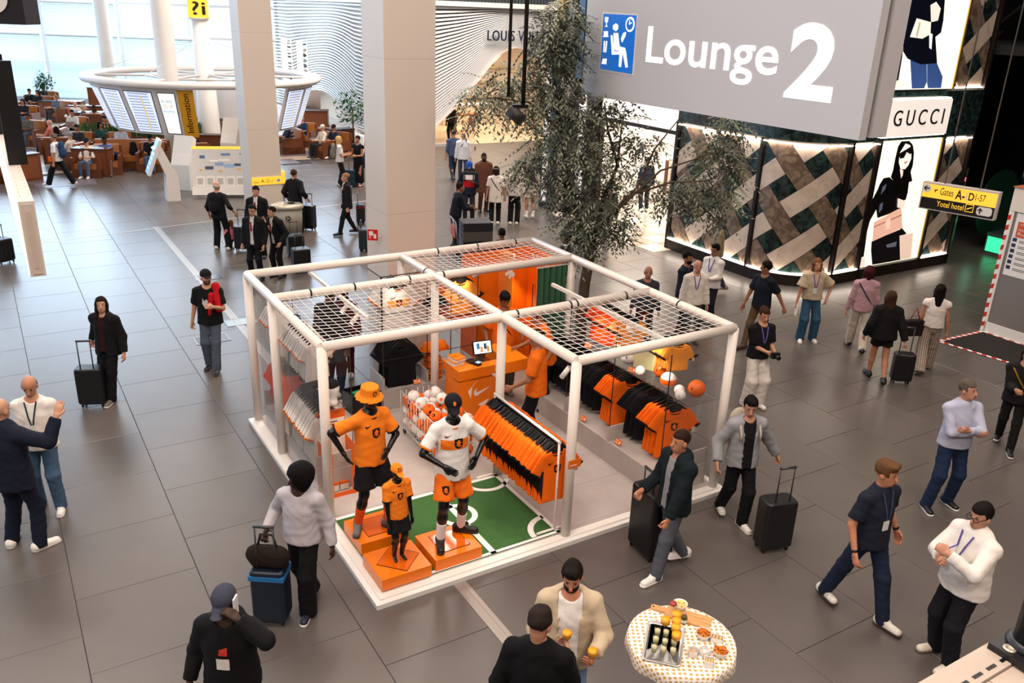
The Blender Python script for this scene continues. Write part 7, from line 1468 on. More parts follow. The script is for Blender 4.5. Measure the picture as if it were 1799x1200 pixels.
# ---- signs on the columns
cf = col_l.matrix_world.translation.copy(); GSN = thing('column_sign', 'yellow gates sign strip on the cream column', 'sign')
def cpq(px, py): return on_plane(px, py, cf, N_)
x0, x1, z0, z1 = .03, .84, cpq(470, 324)[1], cpq(470, 311)[1]
MB().prism([(x0, z0), (x1, z0), (x1, z1), (x0, z1)], .03, cf - T_ * .0, N_, Z_, -T_).build('yellow_strip', YEL, GSN)
for s_, a_, b_ in (('Gates', .06, .22), ('A-', .27, .40), ('D', .43, .50), ('1-57', .52, .62)): fit_text('sign_text', s_, BT, GSN, cf, N_, Z_, a_, b_, z0 + .06, z1 - (.05 if len(s_) < 3 else .09), .034)
MB().prism(circ(.76, (z0 + z1) / 2, .055), .003, cf - T_ * .031, N_, Z_, -T_).build('arrow_disc', WHITE, GSN); MB().prism([(.73, (z0 + z1) / 2 - .008), (.77, (z0 + z1) / 2 - .008), (.765, (z0 + z1) / 2 - .03), (.795, (z0 + z1) / 2), (.765, (z0 + z1) / 2 + .03), (.77, (z0 + z1) / 2 + .008), (.73, (z0 + z1) / 2 + .008)], .003, cf - T_ * .035, N_, Z_, -T_).build('arrow', BT, GSN)
t = thing('side_sign', 'narrow grey and yellow sign panel on the side of the cream column', 'sign', cf + N_ * .87, YAW); MB().bx(0, .10, .1, .35, .3, z1 + .12).build('panel', M('side_grey', '#9c9a98', .4), t); MB().bx(.0, .11, .05, .4, z0 - .02, z1 + .12).build('yellow_cap', YEL, t)
cc = col_c.matrix_world.translation.copy(); FS = thing('fire_sign', 'red fire hose sign on the side of the wide column', 'sign')
fo_ = cc + T_ * .30 - N_ * .16; fx = Vector((1, -.06, 0)).normalized(); fz = on_plane(655, 422, fo_, fx); f0, f1 = on_plane(646, 412, fo_, fx)[0], on_plane(664, 412, fo_, fx)[0]; za, zb2 = fz[1], on_plane(655, 403, fo_, fx)[1]; fn = Z_.cross(fx) * -1
MB().prism([(f0, za), (f1, za), (f1, zb2), (f0, zb2)], .02, fo_, fx, Z_, fn).build('red_plate', M('fire_red', '#c8221c', .4), FS); MB().bar(fo_ + fx * (f0 + f1) / 2 + Z_ * (za + .05), cc + T_ * .30 + Z_ * (za + .05), .02).build('bracket', WHITE, FS)
wx = f1 - f0; wz = zb2 - za
for P in ([(.15, .45), (.55, .45), (.55, .85), (.15, .85)], [(.6, .2), (.85, .2), (.85, .6), (.6, .6)], [(.2, .2), (.3, .2), (.3, .4), (.2, .4)]): MB().prism([(f0 + u * wx, za + v * wz) for u, v in P], .003, fo_ + fn * .02, fx, Z_, fn).build('white_symbol', WHITE, FS)
t = thing('exit_sign', 'green emergency exit sign by the slender column', 'sign', at_y(178, 108, 46.5)); MB().bx(0, .42, 0, .06, 0, .27).build('green_plate', M('exit_green', '#1a8a4c', .4, emit=.5), t); MB().bx(.14, .2, -.01, 0, .06, .2).build('white_symbol', WHITE, t); MB().bx(.27, .38, -.01, 0, .11, .16).build('white_symbol', WHITE, t)
# ---- question mark cube
t = thing('info_cube', 'yellow lit cube with question mark and letter i on the white column', 'sign', QI + Z_ * 5.0, R(14)); MB().lathe([(.30, 0), (.45, .10)], 20).build('cube_mount', WHITE, t); MB().bx(-.36, .36, -.36, .36, .10, .78).build('cube_box', YEL, t); fit_text('cube_text', '?i', BT, t, (0, -.365, 0), (1, 0, 0), (0, 0, 1), -.2, .28, .2, .68, .004, .01)
# ---- information ring with screens
IR = thing('information_ring', 'white ring truss with flight screens around the information column', 'display ring', QI); rz_, RR = 2.95, 4.2
RGM = M('ring_white', '#e8e2dd', .4); mb = MB(); n = 72
prof = [(-.28, .0), (-.2, .10), (.2, .10), (.28, 0), (.2, -.12), (-.2, -.12)]
vs = [((RR + u) * math.cos(2 * math.pi * k / n), (RR + u) * math.sin(2 * math.pi * k / n), rz_ + w) for k in range(n) for u, w in prof]
mb.add(vs, [(k * 6 + j, ((k + 1) % n) * 6 + j, ((k + 1) % n) * 6 + (j + 1) % 6, k * 6 + (j + 1) % 6) for k in range(n) for j in range(6)], 0, True); mb.build('ring', RGM, IR)
for k in range(6):
    a = math.pi * k / 3 + .3; c, s = math.cos(a), math.sin(a); MB().tube([(.4 * c, .4 * s, rz_ + .05), (RR * c, RR * s, rz_)], .05, 8).build('spoke', RGM, IR); MB().tube([(.36 * c, .36 * s, rz_ + 1.3), (RR * .98 * c, RR * .98 * s, rz_ + .1)], .012, 5).build('stay_cable', RGM, IR)
    MB().tube([(2.2 * c, 2.2 * s, rz_ + .02), (2.2 * math.cos(a + math.pi / 3), 2.2 * math.sin(a + math.pi / 3), rz_ + .02)], .04, 8).build('cross_tube', RGM, IR)
tw = -QI.normalized(); tw.z = 0; tw.normalize(); rtv = Vector((-tw.y, tw.x, 0)); rtv = rtv if rtv.x > 0 else -rtv
def rp(al, r, z): return rtv * (r * math.cos(al)) + tw * (r * math.sin(al)) + Z_ * z
SCR = M('screen_blue', '#cfd9ee', .3, emit=.95); SCRW = M('screen_ad', '#e9f2ee', .3, emit=1.0); SFR = M('screen_frame', '#3f4456', .4); ROWM = M('screen_row', '#9aa6c8', .3, emit=.6); ROWY = M('screen_gold', '#d8c67a', .3, emit=.7)
def ring_panel(a0, a1, kind):
    T0, T1, B0_, B1 = rp(a0, RR - .05, rz_ - .15), rp(a1, RR - .05, rz_ - .15), rp(a0, RR * .85, 1.15), rp(a1, RR * .85, 1.15); ex = (T1 - T0); ey = ((T0 + T1) / 2 - (B0_ + B1) / 2); o = (B0_ + B1) / 2; hx = ex.length / 2; hb = (B1 - B0_).length / 2; ht_ = ey.length; exn, eyn = ex.normalized(), ey.normalized(); nn = exn.cross(eyn)
    if nn.dot(tw) < 0 and nn.dot(o) < 0: nn = -nn
    def pan(P, h, off, nm, mt, par): return MB().prism(P, h, o + nn * off, exn, eyn, nn).build(nm, mt, par)
    if kind == 'info':
        t = pan([(-hb, -.02), (hb, -.02), (hx, ht_), (-hx, ht_)], .06, 0, 'yellow_panel', M('info_yellow', '#eaa824', .4), IR); return t, o + nn * .06, exn, eyn, nn, ht_
    t = pan([(-hb, 0), (hb, 0), (hx, ht_), (-hx, ht_)], .08, -.08, 'panel_housing', RGM, IR); m_ = .10
    f_ = pan([(-hb + m_, .06), (hb - m_, .06), (hx - m_, ht_ - .12), (-hx + m_, ht_ - .12)], .01, .0, 'screen_bezel', SFR, IR); s2 = pan([(-hb + m_ + .03, .09), (hb - m_ - .03, .09), (hx - m_ - .03, ht_ - .15), (-hx + m_ + .03, ht_ - .15)], .006, .01, 'screen', SCRW if kind == 'ad' else SCR, IR)
    if kind != 'ad':
        for k in range(14): pan([(-hb * .72, .16 + k * .105), (hb * .70, .16 + k * .105), (hb * .70, .20 + k * .105), (-hb * .72, .20 + k * .105)], .002, .016, 'screen_row', ROWM, s2)
        pan([(hb * .1, .16), (hb * .2, .16), (hb * .2, ht_ - .3), (hb * .1, ht_ - .3)], .002, .018, 'screen_column', ROWY, s2)
    else:
        for k, (s_, c) in enumerate((('An extra', '#4a7f84'), ('10% off', '#c8a070'), ('everything', '#4a90b4'))): fit_text('screen_text', s_, M('ad_' + c[1:], c, .4, emit=.4), s2, o + nn * .016, exn, eyn, -hb * .6, hb * .45, 1.25 - k * .2, 1.40 - k * .2, .004)
    return t
for a0, a1, k in ((R(171), R(153), 's'), (R(153), R(134), 's'), (R(134), R(115), 's'), (R(115), R(103.5), 'ad'), (R(46), R(28), 's'), (R(28), R(12), 's')): ring_panel(a0, a1, k)
t, o, exn, eyn, nn, ht_ = ring_panel(R(103.5), R(96), 'info'); fit_text('info_text', 'Information', BT, IR, o, eyn, -exn, .15, ht_ - .12, -.10, .12, .004, .01)
mb = MB(); mb.bx(-1.2, 2.4, .9, 1.1, 1.25, 2.6); mb.build('desk_canopy', M('canopy_white', '#e3e0e0', .4), IR)
# ---- terminals and map board
def terminal(label, px, py, rz, scr):
    t = thing('info_terminal', label, 'terminal', G(px, py), rz, 'white information terminals'); P = [(-.18, 0), (.22, 0), (.20, .8), (.02, 1.15), (-.20, 1.68), (-.42, 1.55), (-.28, 1.2), (-.14, .8)]
    MB().prism(P, .62, (-.31, 0, 0), (0, 1, 0), (0, 0, 1), (1, 0, 0)).build('stand', WHITE, t)
    if scr:
        o = Vector((0, -.32, 1.28)); ey = Vector((0, .36, .86)).normalized(); nn = Vector((1, 0, 0)).cross(ey); MB().prism([(-.36, -.55), (.36, -.55), (.36, .55), (-.36, .55)], .09, o + nn * .04, (1, 0, 0), ey, nn).build('screen_case', WHITE, t); MB().prism([(-.32, -.5), (.32, -.5), (.32, .5), (-.32, .5)], .005, o + nn * .13, (1, 0, 0), ey, nn).build('screen', M('term_blue', '#6fa3d8', .3, emit=.8), t)
        for k in range(5): MB().prism([(-.25, -.4 + k * .15), (.25, -.4 + k * .15), (.25, -.33 + k * .15), (-.25, -.33 + k * .15)], .003, o + nn * .135, (1, 0, 0), ey, nn).build('screen_row', M('term_pale', '#b9d3ef', .3, emit=.7), t)
    else: MB().bx(-.03, .03, -.19, -.17, .95, 1.0).build('sensor', BLACKM, t)
    return t
terminal('white information terminal with a blue touch screen', 303, 350, R(-62), True); terminal('white information terminal seen from behind', 326, 332, R(172), False); terminal('white terminal half hidden behind the map board', 408, 288, R(172), False)
t = thing('map_board', 'tilted terminal map board with a yellow header', 'map board', G(400, 346), R(12)); ey = Vector((-.0, .34, .94)).normalized(); ex = Vector((1, 0, 0)); nn = ex.cross(ey); o = Vector((-.15, 0, .12))
def mp(x0, x1, y0, y1, nm, mt, off, h=.004, par=None): return MB().prism([(x0, y0), (x1, y0), (x1, y1), (x0, y1)], h, o + nn * off, ex, ey, nn).build(nm, mt, par or t)
mp(-.85, .85, 0, 1.45, 'board', M('map_grey', '#cfccca', .45), 0, .05); mp(-.87, .87, -.08, .16, 'board_base', WHITE, .0, .14); mp(-.85, .85, 1.36, 1.45, 'header', YEL, .05); MB().bx(-.6, .6, .42, .6, 0, .9).build('board_stand', WHITE, t)
for k, (x, y, w, h_, c) in enumerate(((-.55, 1.12, .16, .1, '#4a6f9a'), (.15, 1.2, .28, .07, '#5f86b4'), (.62, 1.22, .1, .05, '#5f86b4'), (-.35, .78, .25, .1, '#3a4a6a'), (-.05, .9, .25, .09, '#7ba0d2'), (.25, .85, .3, .1, '#8fb4e4'), (.5, .88, .2, .08, '#3a4a6a'), (-.6, .72, .1, .04, '#eaa824'), (-.02, .68, .1, .05, '#eaa824'), (.68, .9, .1, .05, '#eaa824'), (.55, .74, .1, .05, '#eaa824'), (.1, 1.02, .3, .05, '#f3f0ec'), (-.2, 1.0, .25, .05, '#f3f0ec'))): mp(x - w / 2, x + w / 2, y - h_ / 2, y + h_ / 2, 'map_block', M('map_' + c[1:], c, .5), .05 + .001 * (k % 3))
for k in range(5): mp(-.75 + k * .3, -.49 + k * .3, .22, .52, 'legend_sheet', WHITE, .05); mp(-.72 + k * .3, -.55 + k * .3, .26, .46, 'legend_print', M('print_grey', '#b9b5b2', .6), .056, .001)
# ---- waste bin
t = thing('waste_bin', 'oval beige recycling bin with a pale metal rim', 'bin', G(508, 412), R(15)); MB().lathe([(.30, 0), (.33, .72)], 24, sx=1.15, sy=.8).build('bin_body', M('bin_beige', '#8d867a', .4), t); MB().lathe([(.36, .72), (.37, .80), (.30, .84)], 24, sx=1.15, sy=.8).build('bin_rim', M('rim_pale', '#cfc6b4', .3, .3), t); MB().lathe([(.10, .842), (.10, .846)], 16, (.1, 0, 0)).build('bin_hole', BLACKM, t)
mb = MB()
for k in range(3): a = 2.1 * k; mb.bar((.07 * math.cos(a), -.275, .5 + .07 * math.sin(a)), (.07 * math.cos(a + 1.6), -.275, .5 + .07 * math.sin(a + 1.6)), .022)
mb.build('recycle_symbol', BLACKM, t)
# ---- spotlights on black drop poles
for i, (px, py, lb) in enumerate(((893, 170, 'thin black drop pole left of the tree'), (919, 186, 'black stage spotlight hanging on a drop pole in front of the tree'))):
    q = at_y(px, py, 12.0); t = thing('drop_spotlight' if i else 'drop_pole', lb, 'spotlight' if i else 'pole', q, R(20), 'ceiling drop poles'); MB().tube([(0, 0, 0), (0, 0, CEIL_Z - q.z)], .022 if i == 0 else .03, 8).build('pole', BLACKM, t)
    if i:
        MB().bx(-.16, .06, -.03, .03, -.03, .02).build('yoke_bar', BLACKM, t); MB().tube([(-.12, 0, -.02), (-.14, -.02, -.09)], .02, 6).build('yoke_arm', BLACKM, t); MB().tube([(-.17, .04, -.06), (-.05, -.10, -.18)], .085, 14).build('lamp_can', M('can_black', '#1a1716', .5), t); MB().tube([(-.05, -.10, -.18), (-.045, -.106, -.185)], .07, 14).build('lamp_lens', M('lens_dark', '#2a2624', .2), t)
# ---- tree
TRE = thing('indoor_tree', 'tall indoor tree with feathery grey green leaves beside the kiosk', 'tree', Vector((1.23, 14.32, 0))); tb = Vector((1.23, 14.32, 0))
def tpt(px, py, dy=0.): return at_y(px, py, 14.32 + dy) - tb
BARK = M('bark', '#5a4a3a', .85, noise=(14, .3), bump=(30, .6))
MB().tube([(0, 0, 0), tpt(1021, 560), tpt(1027, 500), tpt(1036, 452), tpt(1042, 425)], [.105, .10, .095, .09, .085], 12).build('trunk', BARK, TRE)
for P, r in (([(1042, 425, 0), (1015, 380, .1), (1000, 330, .2), (985, 230, .2), (972, 120, .3), (965, 20, .3)], .06), ([(1042, 425, 0), (1060, 350, .2), (1085, 290, .3), (1068, 230, .5), (1062, 180, .6)], .05), ([(1050, 400, 0), (1110, 345, -.3), (1160, 300, -.5), (1205, 285, -.6), (1275, 262, -.7)], .028), ([(1048, 410, 0), (1120, 330, .0), (1150, 262, .1), (1200, 200, .2)], .032), ([(1045, 420, 0), (1100, 345, -.2), (1180, 320, -.4), (1240, 318, -.5), (1285, 300, -.5)], .026), ([(1085, 290, .3), (1090, 240, .3), (1098, 190, .4)], .025), ([(1000, 330, .2), (960, 300, 0), (935, 285, -.2)], .022), ([(985, 230, .2), (930, 180, .1), (870, 172, .0), (815, 175, -.1)], .022), ([(1036, 440, 0), (1000, 420, -.1), (985, 400, -.2)], .02), ([(1010, 375, .1), (985, 300, .3), (940, 240, .4)], .022)):
    q = [tpt(*w) for w in P]; MB().tube(q, [r * (1 - .75 * k / (len(q) - 1)) for k in range(len(q))], 7).build('branch', BARK, TRE)
rl = random.Random(11); LV = []; LF = []; LM = []
CL = [(975, 60, 45, 40), (992, 28, 38, 34), (1003, 95, 26, 30), (948, 92, 30, 24), (968, 130, 34, 24), (875, 165, 46, 26), (838, 183, 34, 22), (930, 160, 38, 26), (905, 140, 26, 14), (985, 165, 38, 26), (955, 215, 42, 30), (990, 265, 48, 38), (1030, 310, 52, 46), (938, 280, 34, 22), (925, 298, 28, 16), (1055, 225, 46, 36), (1085, 190, 34, 24), (1015, 190, 36, 26), (1078, 375, 34, 24), (1040, 395, 44, 36), (1002, 385, 36, 28), (1120, 250, 22, 14), (1150, 260, 26, 16), (1165, 330, 22, 12), (1245, 320, 46, 36), (1258, 262, 40, 32), (1280, 222, 30, 24), (1268, 360, 28, 18), (1212, 335, 26, 16), (1100, 318, 26, 16), (1018, 425, 30, 20), (985, 335, 36, 26), (1060, 280, 44, 30), (1005, 225, 40, 26), (1095, 400, 22, 10), (1180, 345, 22, 12), (1290, 290, 22, 14), (1025, 350, 46, 34), (1000, 60, 30, 22)]
for px, py, r, n in CL:
    for _ in range(int(n * 2.3)):
        a, q = rl.uniform(0, 6.28), math.sqrt(rl.random()); c = tpt(px + r * q * math.cos(a), py + r * q * math.sin(a), rl.uniform(-1, 1) * r * .011 + .1)
        d = Vector((rl.uniform(-1, 1), rl.uniform(-1, 1), rl.uniform(-.9, .25))).normalized(); ln = rl.uniform(.26, .42); up = Vector((rl.uniform(-.3, .3), rl.uniform(-.3, .3), 1)); sd = d.cross(up).normalized(); k_ = 0 if rl.random() < .62 else 1
        for j in range(11):
            t_ = j // 2 / 5; b = c + d * (ln * t_) - Z_ * (.10 * t_ * t_); s_ = 1 if j % 2 else -1; ld = (d * .75 + sd * s_ * .8 - Z_ * .25).normalized() if j < 10 else d; w = ld.cross(up).normalized() * .019; L_ = .112 * rl.uniform(.8, 1.15)
            i0 = len(LV); LV += [b, b + ld * L_ * .45 + w, b + ld * L_, b + ld * L_ * .45 - w]; LF.append((i0, i0 + 1, i0 + 2, i0 + 3)); LM.append(k_)
fo = mesh_np('foliage', np.array([tuple(v) for v in LV]), np.array(LF), [M('leaf_dark', '#62675a', .6, noise=(6, .3)), M('leaf_pale', '#8b9278', .6, noise=(6, .25))], TRE, False, np.array(LM)); fo['kind'] = 'stuff'
# ---- lounge furniture
LEA = M('leather_tan', '#a5632f', .45, noise=(5, .15)); WD = M('wood_red', '#6b3b22', .4, noise=(9, .22)); WDD = M('wood_dark', '#4d2a1a', .4, noise=(9, .2)); TOPD = M('top_slate', '#2b3340', .3)
def sofa(label, px, py, rz, w, back=True):
    t = thing('lounge_sofa', label, 'sofa', G(px, py), rz, 'tan lounge sofas'); h = w / 2
    MB().bx(-h, h, -.40, .40, 0, .28).build('base', WD, t); nseat = max(1, round(w / .75))
    for k in range(nseat): MB().bx(-h + .1 + (w - .2) * k / nseat + .01, -h + .1 + (w - .2) * (k + 1) / nseat - .01, -.42, .25, .28, .45).build('seat_cushion', LEA, t)
    if back: MB().prism([(.22, .28), (.42, .28), (.46, .95), (.32, .95)], w - .16, (-h + .08, 0, 0), (0, 1, 0), (0, 0, 1), (1, 0, 0)).build('backrest', LEA, t); MB().bx(-h, h, .42, .50, 0, .90).build('back_panel', WD, t)
    for x in (-h, h - .1): MB().bx(x, x + .1, -.42, .5, 0, .66).build('armrest', WD, t)
    return t
FC, AW = R(0), R(180)  # front towards the viewer / away
for a in (('tan leather sofa with a black backpack at the front row', 232, 294, R(12), 2.6), ('dark sofa at the far left of the front row', 12, 315, R(100), 1.8), ('tan bench left of the waiting women', 583, 262, R(190), 1.2), ('tan sofa behind the planter', 300, 272, R(12), 1.6)): sofa(*a)
def block(label, px, py, rz, w, d, h, top=None):
    t = thing('wooden_block', label, 'partition', G(px, py), rz, 'wooden lounge partitions'); MB().bx(-w / 2, w / 2, -d / 2, d / 2, 0, h).build('block_body', WD, t); MB().bx(-w / 2 + .08, w / 2 - .08, -d / 2 - .015, -d / 2, .1, h - .1).build('front_panel', M('wood_panel', '#7a4427', .4, noise=(9, .2)), t)
    MB().bx(-w / 2 - .02, w / 2 + .02, -d / 2 - .02, d / 2 + .02, h, h + .04).build('block_top', top or WDD, t)
block('tall wooden block at the corner of the front row', 168, 308, R(4), 1.2, .5, .9); block('wooden table block with a slate top beside the laptop user', 160, 232, R(12), 1.3, .7, .85, TOPD); block('long low wooden partition behind the sofas', 190, 222, R(12), 3.2, .3, .9); block('dark table with black cloth near the blinds', 112, 205, R(10), 2.0, .8, .75, TOPD); block('wooden partition at the glazed wall', 183, 196, R(10), 1.3, .4, 1.2); block('wooden counter right of the information column', 400, 285, R(190), 2.0, .4, 1.0); block('wooden table with the man in navy', 548, 230, R(8), 1.6, .8, .95); block('wooden block beside the luggage by the women', 600, 268, R(40), 1.0, .5, .95); block('wooden cabinet behind the blonde visitor', 405, 226, R(8), 2.0, .4, 1.3); block('wooden block in front of the dark sofa at the left', 50, 318, R(60), .8, .4, .85)
def planter(label, px, py, rz, w, kind):
    t = thing('planter', label, 'planter', G(px, py), rz, 'lounge planters'); MB().bx(-w / 2, w / 2, -.25, .25, 0, .75).build('planter_box', WD, t); r_ = random.Random(px); V_, F_ = [], []
    for k in range(int(w * 60)):
        x, y = r_.uniform(-w / 2, w / 2), r_.uniform(-.2, .2); hh = r_.uniform(.3, .6); dx, dy = r_.uniform(-.12, .12), r_.uniform(-.12, .12); ww = .03
        i = len(V_); V_ += [(x - ww, y, .74), (x + ww, y, .74), (x + dx * .6 + ww, y + dy * .6, .74 + hh * .6), (x + dx * .6 - ww, y + dy * .6, .74 + hh * .6), (x + dx, y + dy, .74 + hh)]; F_ += [(i, i + 1, i + 2, i + 3), (i + 3, i + 2, i + 4, i + 4)]
    MB().add(V_, [f[:3] if f[2] == f[3] else f for f in F_]).build('leaves', M('plant_green', '#3f5a2e', .6, noise=(4, .4)), t)['kind'] = 'stuff'
planter('wooden planter of sword-like leaves behind the front sofa', 205, 272, R(12), 2.4, 0); planter('planter of sword-like leaves left of the info terminals', 275, 274, R(12), 1.6, 0); planter('planter near the information column', 335, 272, R(12), 1.0, 0)
def bush(label, px, py, sz, h0):
    t = thing('potted_plant', label, 'plant', G(px, py), 0, 'leafy lounge plants'); MB().lathe([(.22, 0), (.28, .5)], 14).build('pot', WDD, t); MB().tube([(0, 0, .4), (0, 0, h0)], .03, 6).build('stem', BARK, t); r_ = random.Random(px); V_, F_ = [], []
    for k in range(420):
        d = Vector((r_.gauss(0, 1), r_.gauss(0, 1), r_.gauss(0, 1))).normalized() * sz * r_.random() ** .4; c = d + Vector((0, 0, h0)); a = Vector((r_.uniform(-1, 1), r_.uniform(-1, 1), r_.uniform(-.6, .4))).normalized(); b = a.cross(Z_).normalized() * .05; i = len(V_); V_ += [c, c + a * .09 + b, c + a * .2, c + a * .09 - b]; F_.append((i, i + 1, i + 2, i + 3))
    MB().add(V_, F_).build('leaves', M('bush_green', '#2f5a2c', .5, noise=(4, .4)), t)['kind'] = 'stuff'
bush('leafy green tree-like plant beside the wide column', 622, 272, .75, 1.9); bush('small palm plant at the glazed wall', 84, 196, .5, 1.5); bush('round green plant behind the information panel', 338, 240, .5, 1.2)
# seated visitors
SK = ['#c8957a', '#a36d50', '#7a4e38', '#4b2f24', '#d2a488']
SEAT = [(50, 156, 190, 'short', '#15100e', '#16171b', 1, 'man in black at the far left by the blinds'), (64, 158, 170, 'long', '#15100e', '#141418', 1, 'woman in black sitting by the blinds'), (74, 150, 175, 'short', '#15100e', '#201d20', 2, 'man in black behind the woman in black'), (95, 166, 150, 'bob', '#8a6a4a', '#5a606c', 0, 'fair-haired person in grey by the dark table'), (38, 174, 185, 'long', '#1c1210', '#1a1a1e', 1, 'dark-haired woman on the rear tan sofa'), (131, 178, 200, None, '#000000', '#dcd6d2', 0, 'bald man in a white t-shirt in the rear row'), (143, 184, 100, None, '#b9a98c', '#3a4254', 0, 'man in a beige cap and navy t-shirt'), (165, 184, 10, 'long', '#3a2418', '#d0c8c4', 0, 'woman with brown hair seen from behind at the partition'), (125, 193, 190, 'short', '#15100e', '#cfccc8', 1, 'man in a white hoodie with a laptop'), (46, 199, 170, 'short', '#1c1512', '#5a544c', 2, 'man in a grey hoodie with raised hand'), (84, 210, 100, 'fringe', '#b9b2aa', '#c07468', 0, 'grey-haired man in a pink polo'), (133, 219, 190, 'short', '#15100e', '#2a2d36', 1, 'bearded man in dark clothes mid lounge'), (98, 222, 20, 'bob', '#1c1210', '#3a3438', 0, 'dark-haired woman turned away mid lounge'), (120, 232, 80, 'short', '#8d867e', '#d8d2ca', 0, 'grey-haired man in a white shirt'), (150, 243, 185, None, '#17171a', '#e2ddd8', 0, 'man in a black cap and white t-shirt reclining'), (182, 240, 200, 'bun', '#15100e', '#3a66b4', 3, 'woman in a blue t-shirt and jeans in the front row'), (176, 214, 240, 'long', '#15100e', '#2a4a44', 1, 'woman with long black hair behind the planter'), (190, 209, 250, 'short', '#8a6a48', '#d8a028', 0, 'woman in a yellow top behind the planter'), (210, 219, 210, 'short', '#1c1210', '#b4bfcc', 0, 'man in pale blue behind the planter'), (182, 204, 180, 'short', '#1c1210', '#3a2a26', 1, 'dark-haired man behind the woman in yellow'), (262, 236, 192, None, '#121214', '#14151a', 1, 'man in a black cap and jacket on the front sofa'), (345, 206, 120, 'bob', '#b98a58', '#5a4f48', 0, 'blonde woman left of the information column'), (338, 232, 30, 'buzz', '#3a3230', '#1c1a1e', 1, 'man in dark clothes by the info terminals'), (388, 197, 60, 'long', '#b8915c', '#3a3a34', 0, 'blonde woman right of the information column'), (412, 200, 100, 'short', '#c8b08a', '#d0ccc8', 0, 'fair-haired man in a white shirt right of the column'), (530, 204, 175, 'fringe', '#b9b2aa', '#26344e', 0, 'bald man in navy at the wooden table'), (565, 219, 140, None, '#d0c8bc', '#cfc4b4', 0, 'person in a cream top and cap by the luggage'), (585, 219, 150, None, '#15151a', '#1c2436', 1, 'person in a black cap leaning on the wooden block'), (337, 152, 170, 'short', '#1c1210', '#6a7f9a', 0, 'person in patterned blue behind the information panel'), (176, 148, 180, None, '#15151a', '#8a7a5a', 2, 'person in a dark hat at the wooden partition'), (503, 213, 120, 'short', '#3a2a20', '#2a3450', 0, 'person in jeans behind the cream column')]
PSEAT = []
for px, py, a, hr, hc, tc_, sk, lb in SEAT:
    c = G(px, py, 1.27); c.z = 0; st = sofa('tan leather seat of the ' + lb, px, py, R(a) + math.pi, .95); st.location = c - Vector((-math.sin(R(a)), math.cos(R(a)), 0)) * .08; st.name = 'lounge_chair'; st['label'] = 'tan leather seat of the ' + ' '.join(lb.split()[:9]); PSEAT.append(c); capk = None if hr or hc == '#000000' else (hc, 'cap')
    person(lb, c, R(a), 1.72, 2, 'seated lounge visitors', skin_c=SK[sk], sit=True, pelvis=(0, 0, .50), lean=-.08, feet=[(.12, .48, 0), (-.12, .52, 0)], hands=[(.14, .34, .68), (-.14, .36, .70)], hair=hr, hair_c=hc if hr else '#15100e', cap=capk, top=dict(c=tc_, sleeve=.6), bottom=dict(c=['#2a3448', '#1c1d22', '#4a5a72', '#3a3a3c'][px % 4]), shoes=['#d8d2cb', '#222226', '#5a4a3c'][px % 3], head=(0, -.25))
suitcase('black suitcase standing at the corner of the front sofa', G(202, 303), R(10), '#0f1013', .62, .42, .3, 0); suitcase('black sticker-covered suitcase in front of the far sofa', G(553, 270), R(-10), '#101114', .55, .36, .26, 0); suitcase('black suitcase behind the cream column at the lounge', G(513, 254), R(5), '#131418', .6, .36, .26, .2)
t = thing('laptop', 'silver laptop on the lap of the man in the white hoodie', 'laptop', PSEAT[8] + Vector((.02, -.36, .60)), R(10)); MB().bx(-.17, .17, -.12, .12, 0, .015).build('keyboard_base', JOINT, t); MB().bx(-.17, .17, .11, .125, 0, .22).build('lid', JOINT, t)
t = thing('shopping_bag', 'white and grey shopping bag beside the wooden block', 'bag', G(139, 311), 0); v, f = mesh_sdf([cone((0, 0, .1), (0, 0, .38), .15, .17, ((0, 1, 0), .6), k=.02, cut=True), cutbox((0, 0, -.2), (1, 1, .2))], .025, .006); mesh_np('bag_body', v, f, cloth('#c9c6c4'), t)
t = thing('day_pack', 'black backpack lying on the tan front sofa', 'backpack', G(232, 294) + Vector((.15, -.05, .452)), 0); v, f = mesh_sdf([cone((0, 0, .12), (0, .03, .36), .16, .12, ((0, 1, 0), .6), k=.03), cutbox((0, 0, -.2), (1, 1, .2))], .02); mesh_np('pack', v, f, cloth('#121214'), t)

# ================================================================ standing table with snacks
TZ = 1.10; tc0 = Vector((1.46, 5.57, 0)); TRD = .435
tb_ = thing('cocktail_table', 'round standing table with a gold-dotted white cloth', 'table', tc0)
DOT = M('dotted_cloth', '#f1e9e2', .8); nt = DOT.node_tree; tcn = nt.nodes.new('ShaderNodeTexCoord'); vo = nt.nodes.new('ShaderNodeTexVoronoi'); vo.voronoi_dimensions = '2D'; vo.inputs['Scale'].default_value = 23; vo.inputs['Randomness'].default_value = .2
cr = nt.nodes.new('ShaderNodeValToRGB'); cr.color_ramp.interpolation = 'CONSTANT'; cr.color_ramp.elements[0].color = lin('#c39a4c') + (1,); cr.color_ramp.elements[1].color = lin('#f1e9e2') + (1,); cr.color_ramp.elements[1].position = .30
sx_ = nt.nodes.new('ShaderNodeSeparateXYZ'); mr_ = nt.nodes.new('ShaderNodeMath'); mr_.operation = 'MULTIPLY_ADD'; mr_.inputs[1].default_value = -2.3; mr_.inputs[2].default_value = 1 + 2.3 * TZ; vs_ = nt.nodes.new('ShaderNodeVectorMath'); vs_.operation = 'SCALE'
nt.links.new(tcn.outputs['Object'], sx_.inputs[0]); nt.links.new(sx_.outputs[2], mr_.inputs[0]); nt.links.new(tcn.outputs['Object'], vs_.inputs[0]); nt.links.new(mr_.outputs[0], vs_.inputs['Scale']); nt.links.new(vs_.outputs[0], vo.inputs['Vector']); nt.links.new(vo.outputs['Distance'], cr.inputs['Fac']); nt.links.new(cr.outputs['Color'], nt.nodes['Principled BSDF'].inputs['Base Color'])
mb = MB(); n = 40; vs = [(0, 0, TZ)]
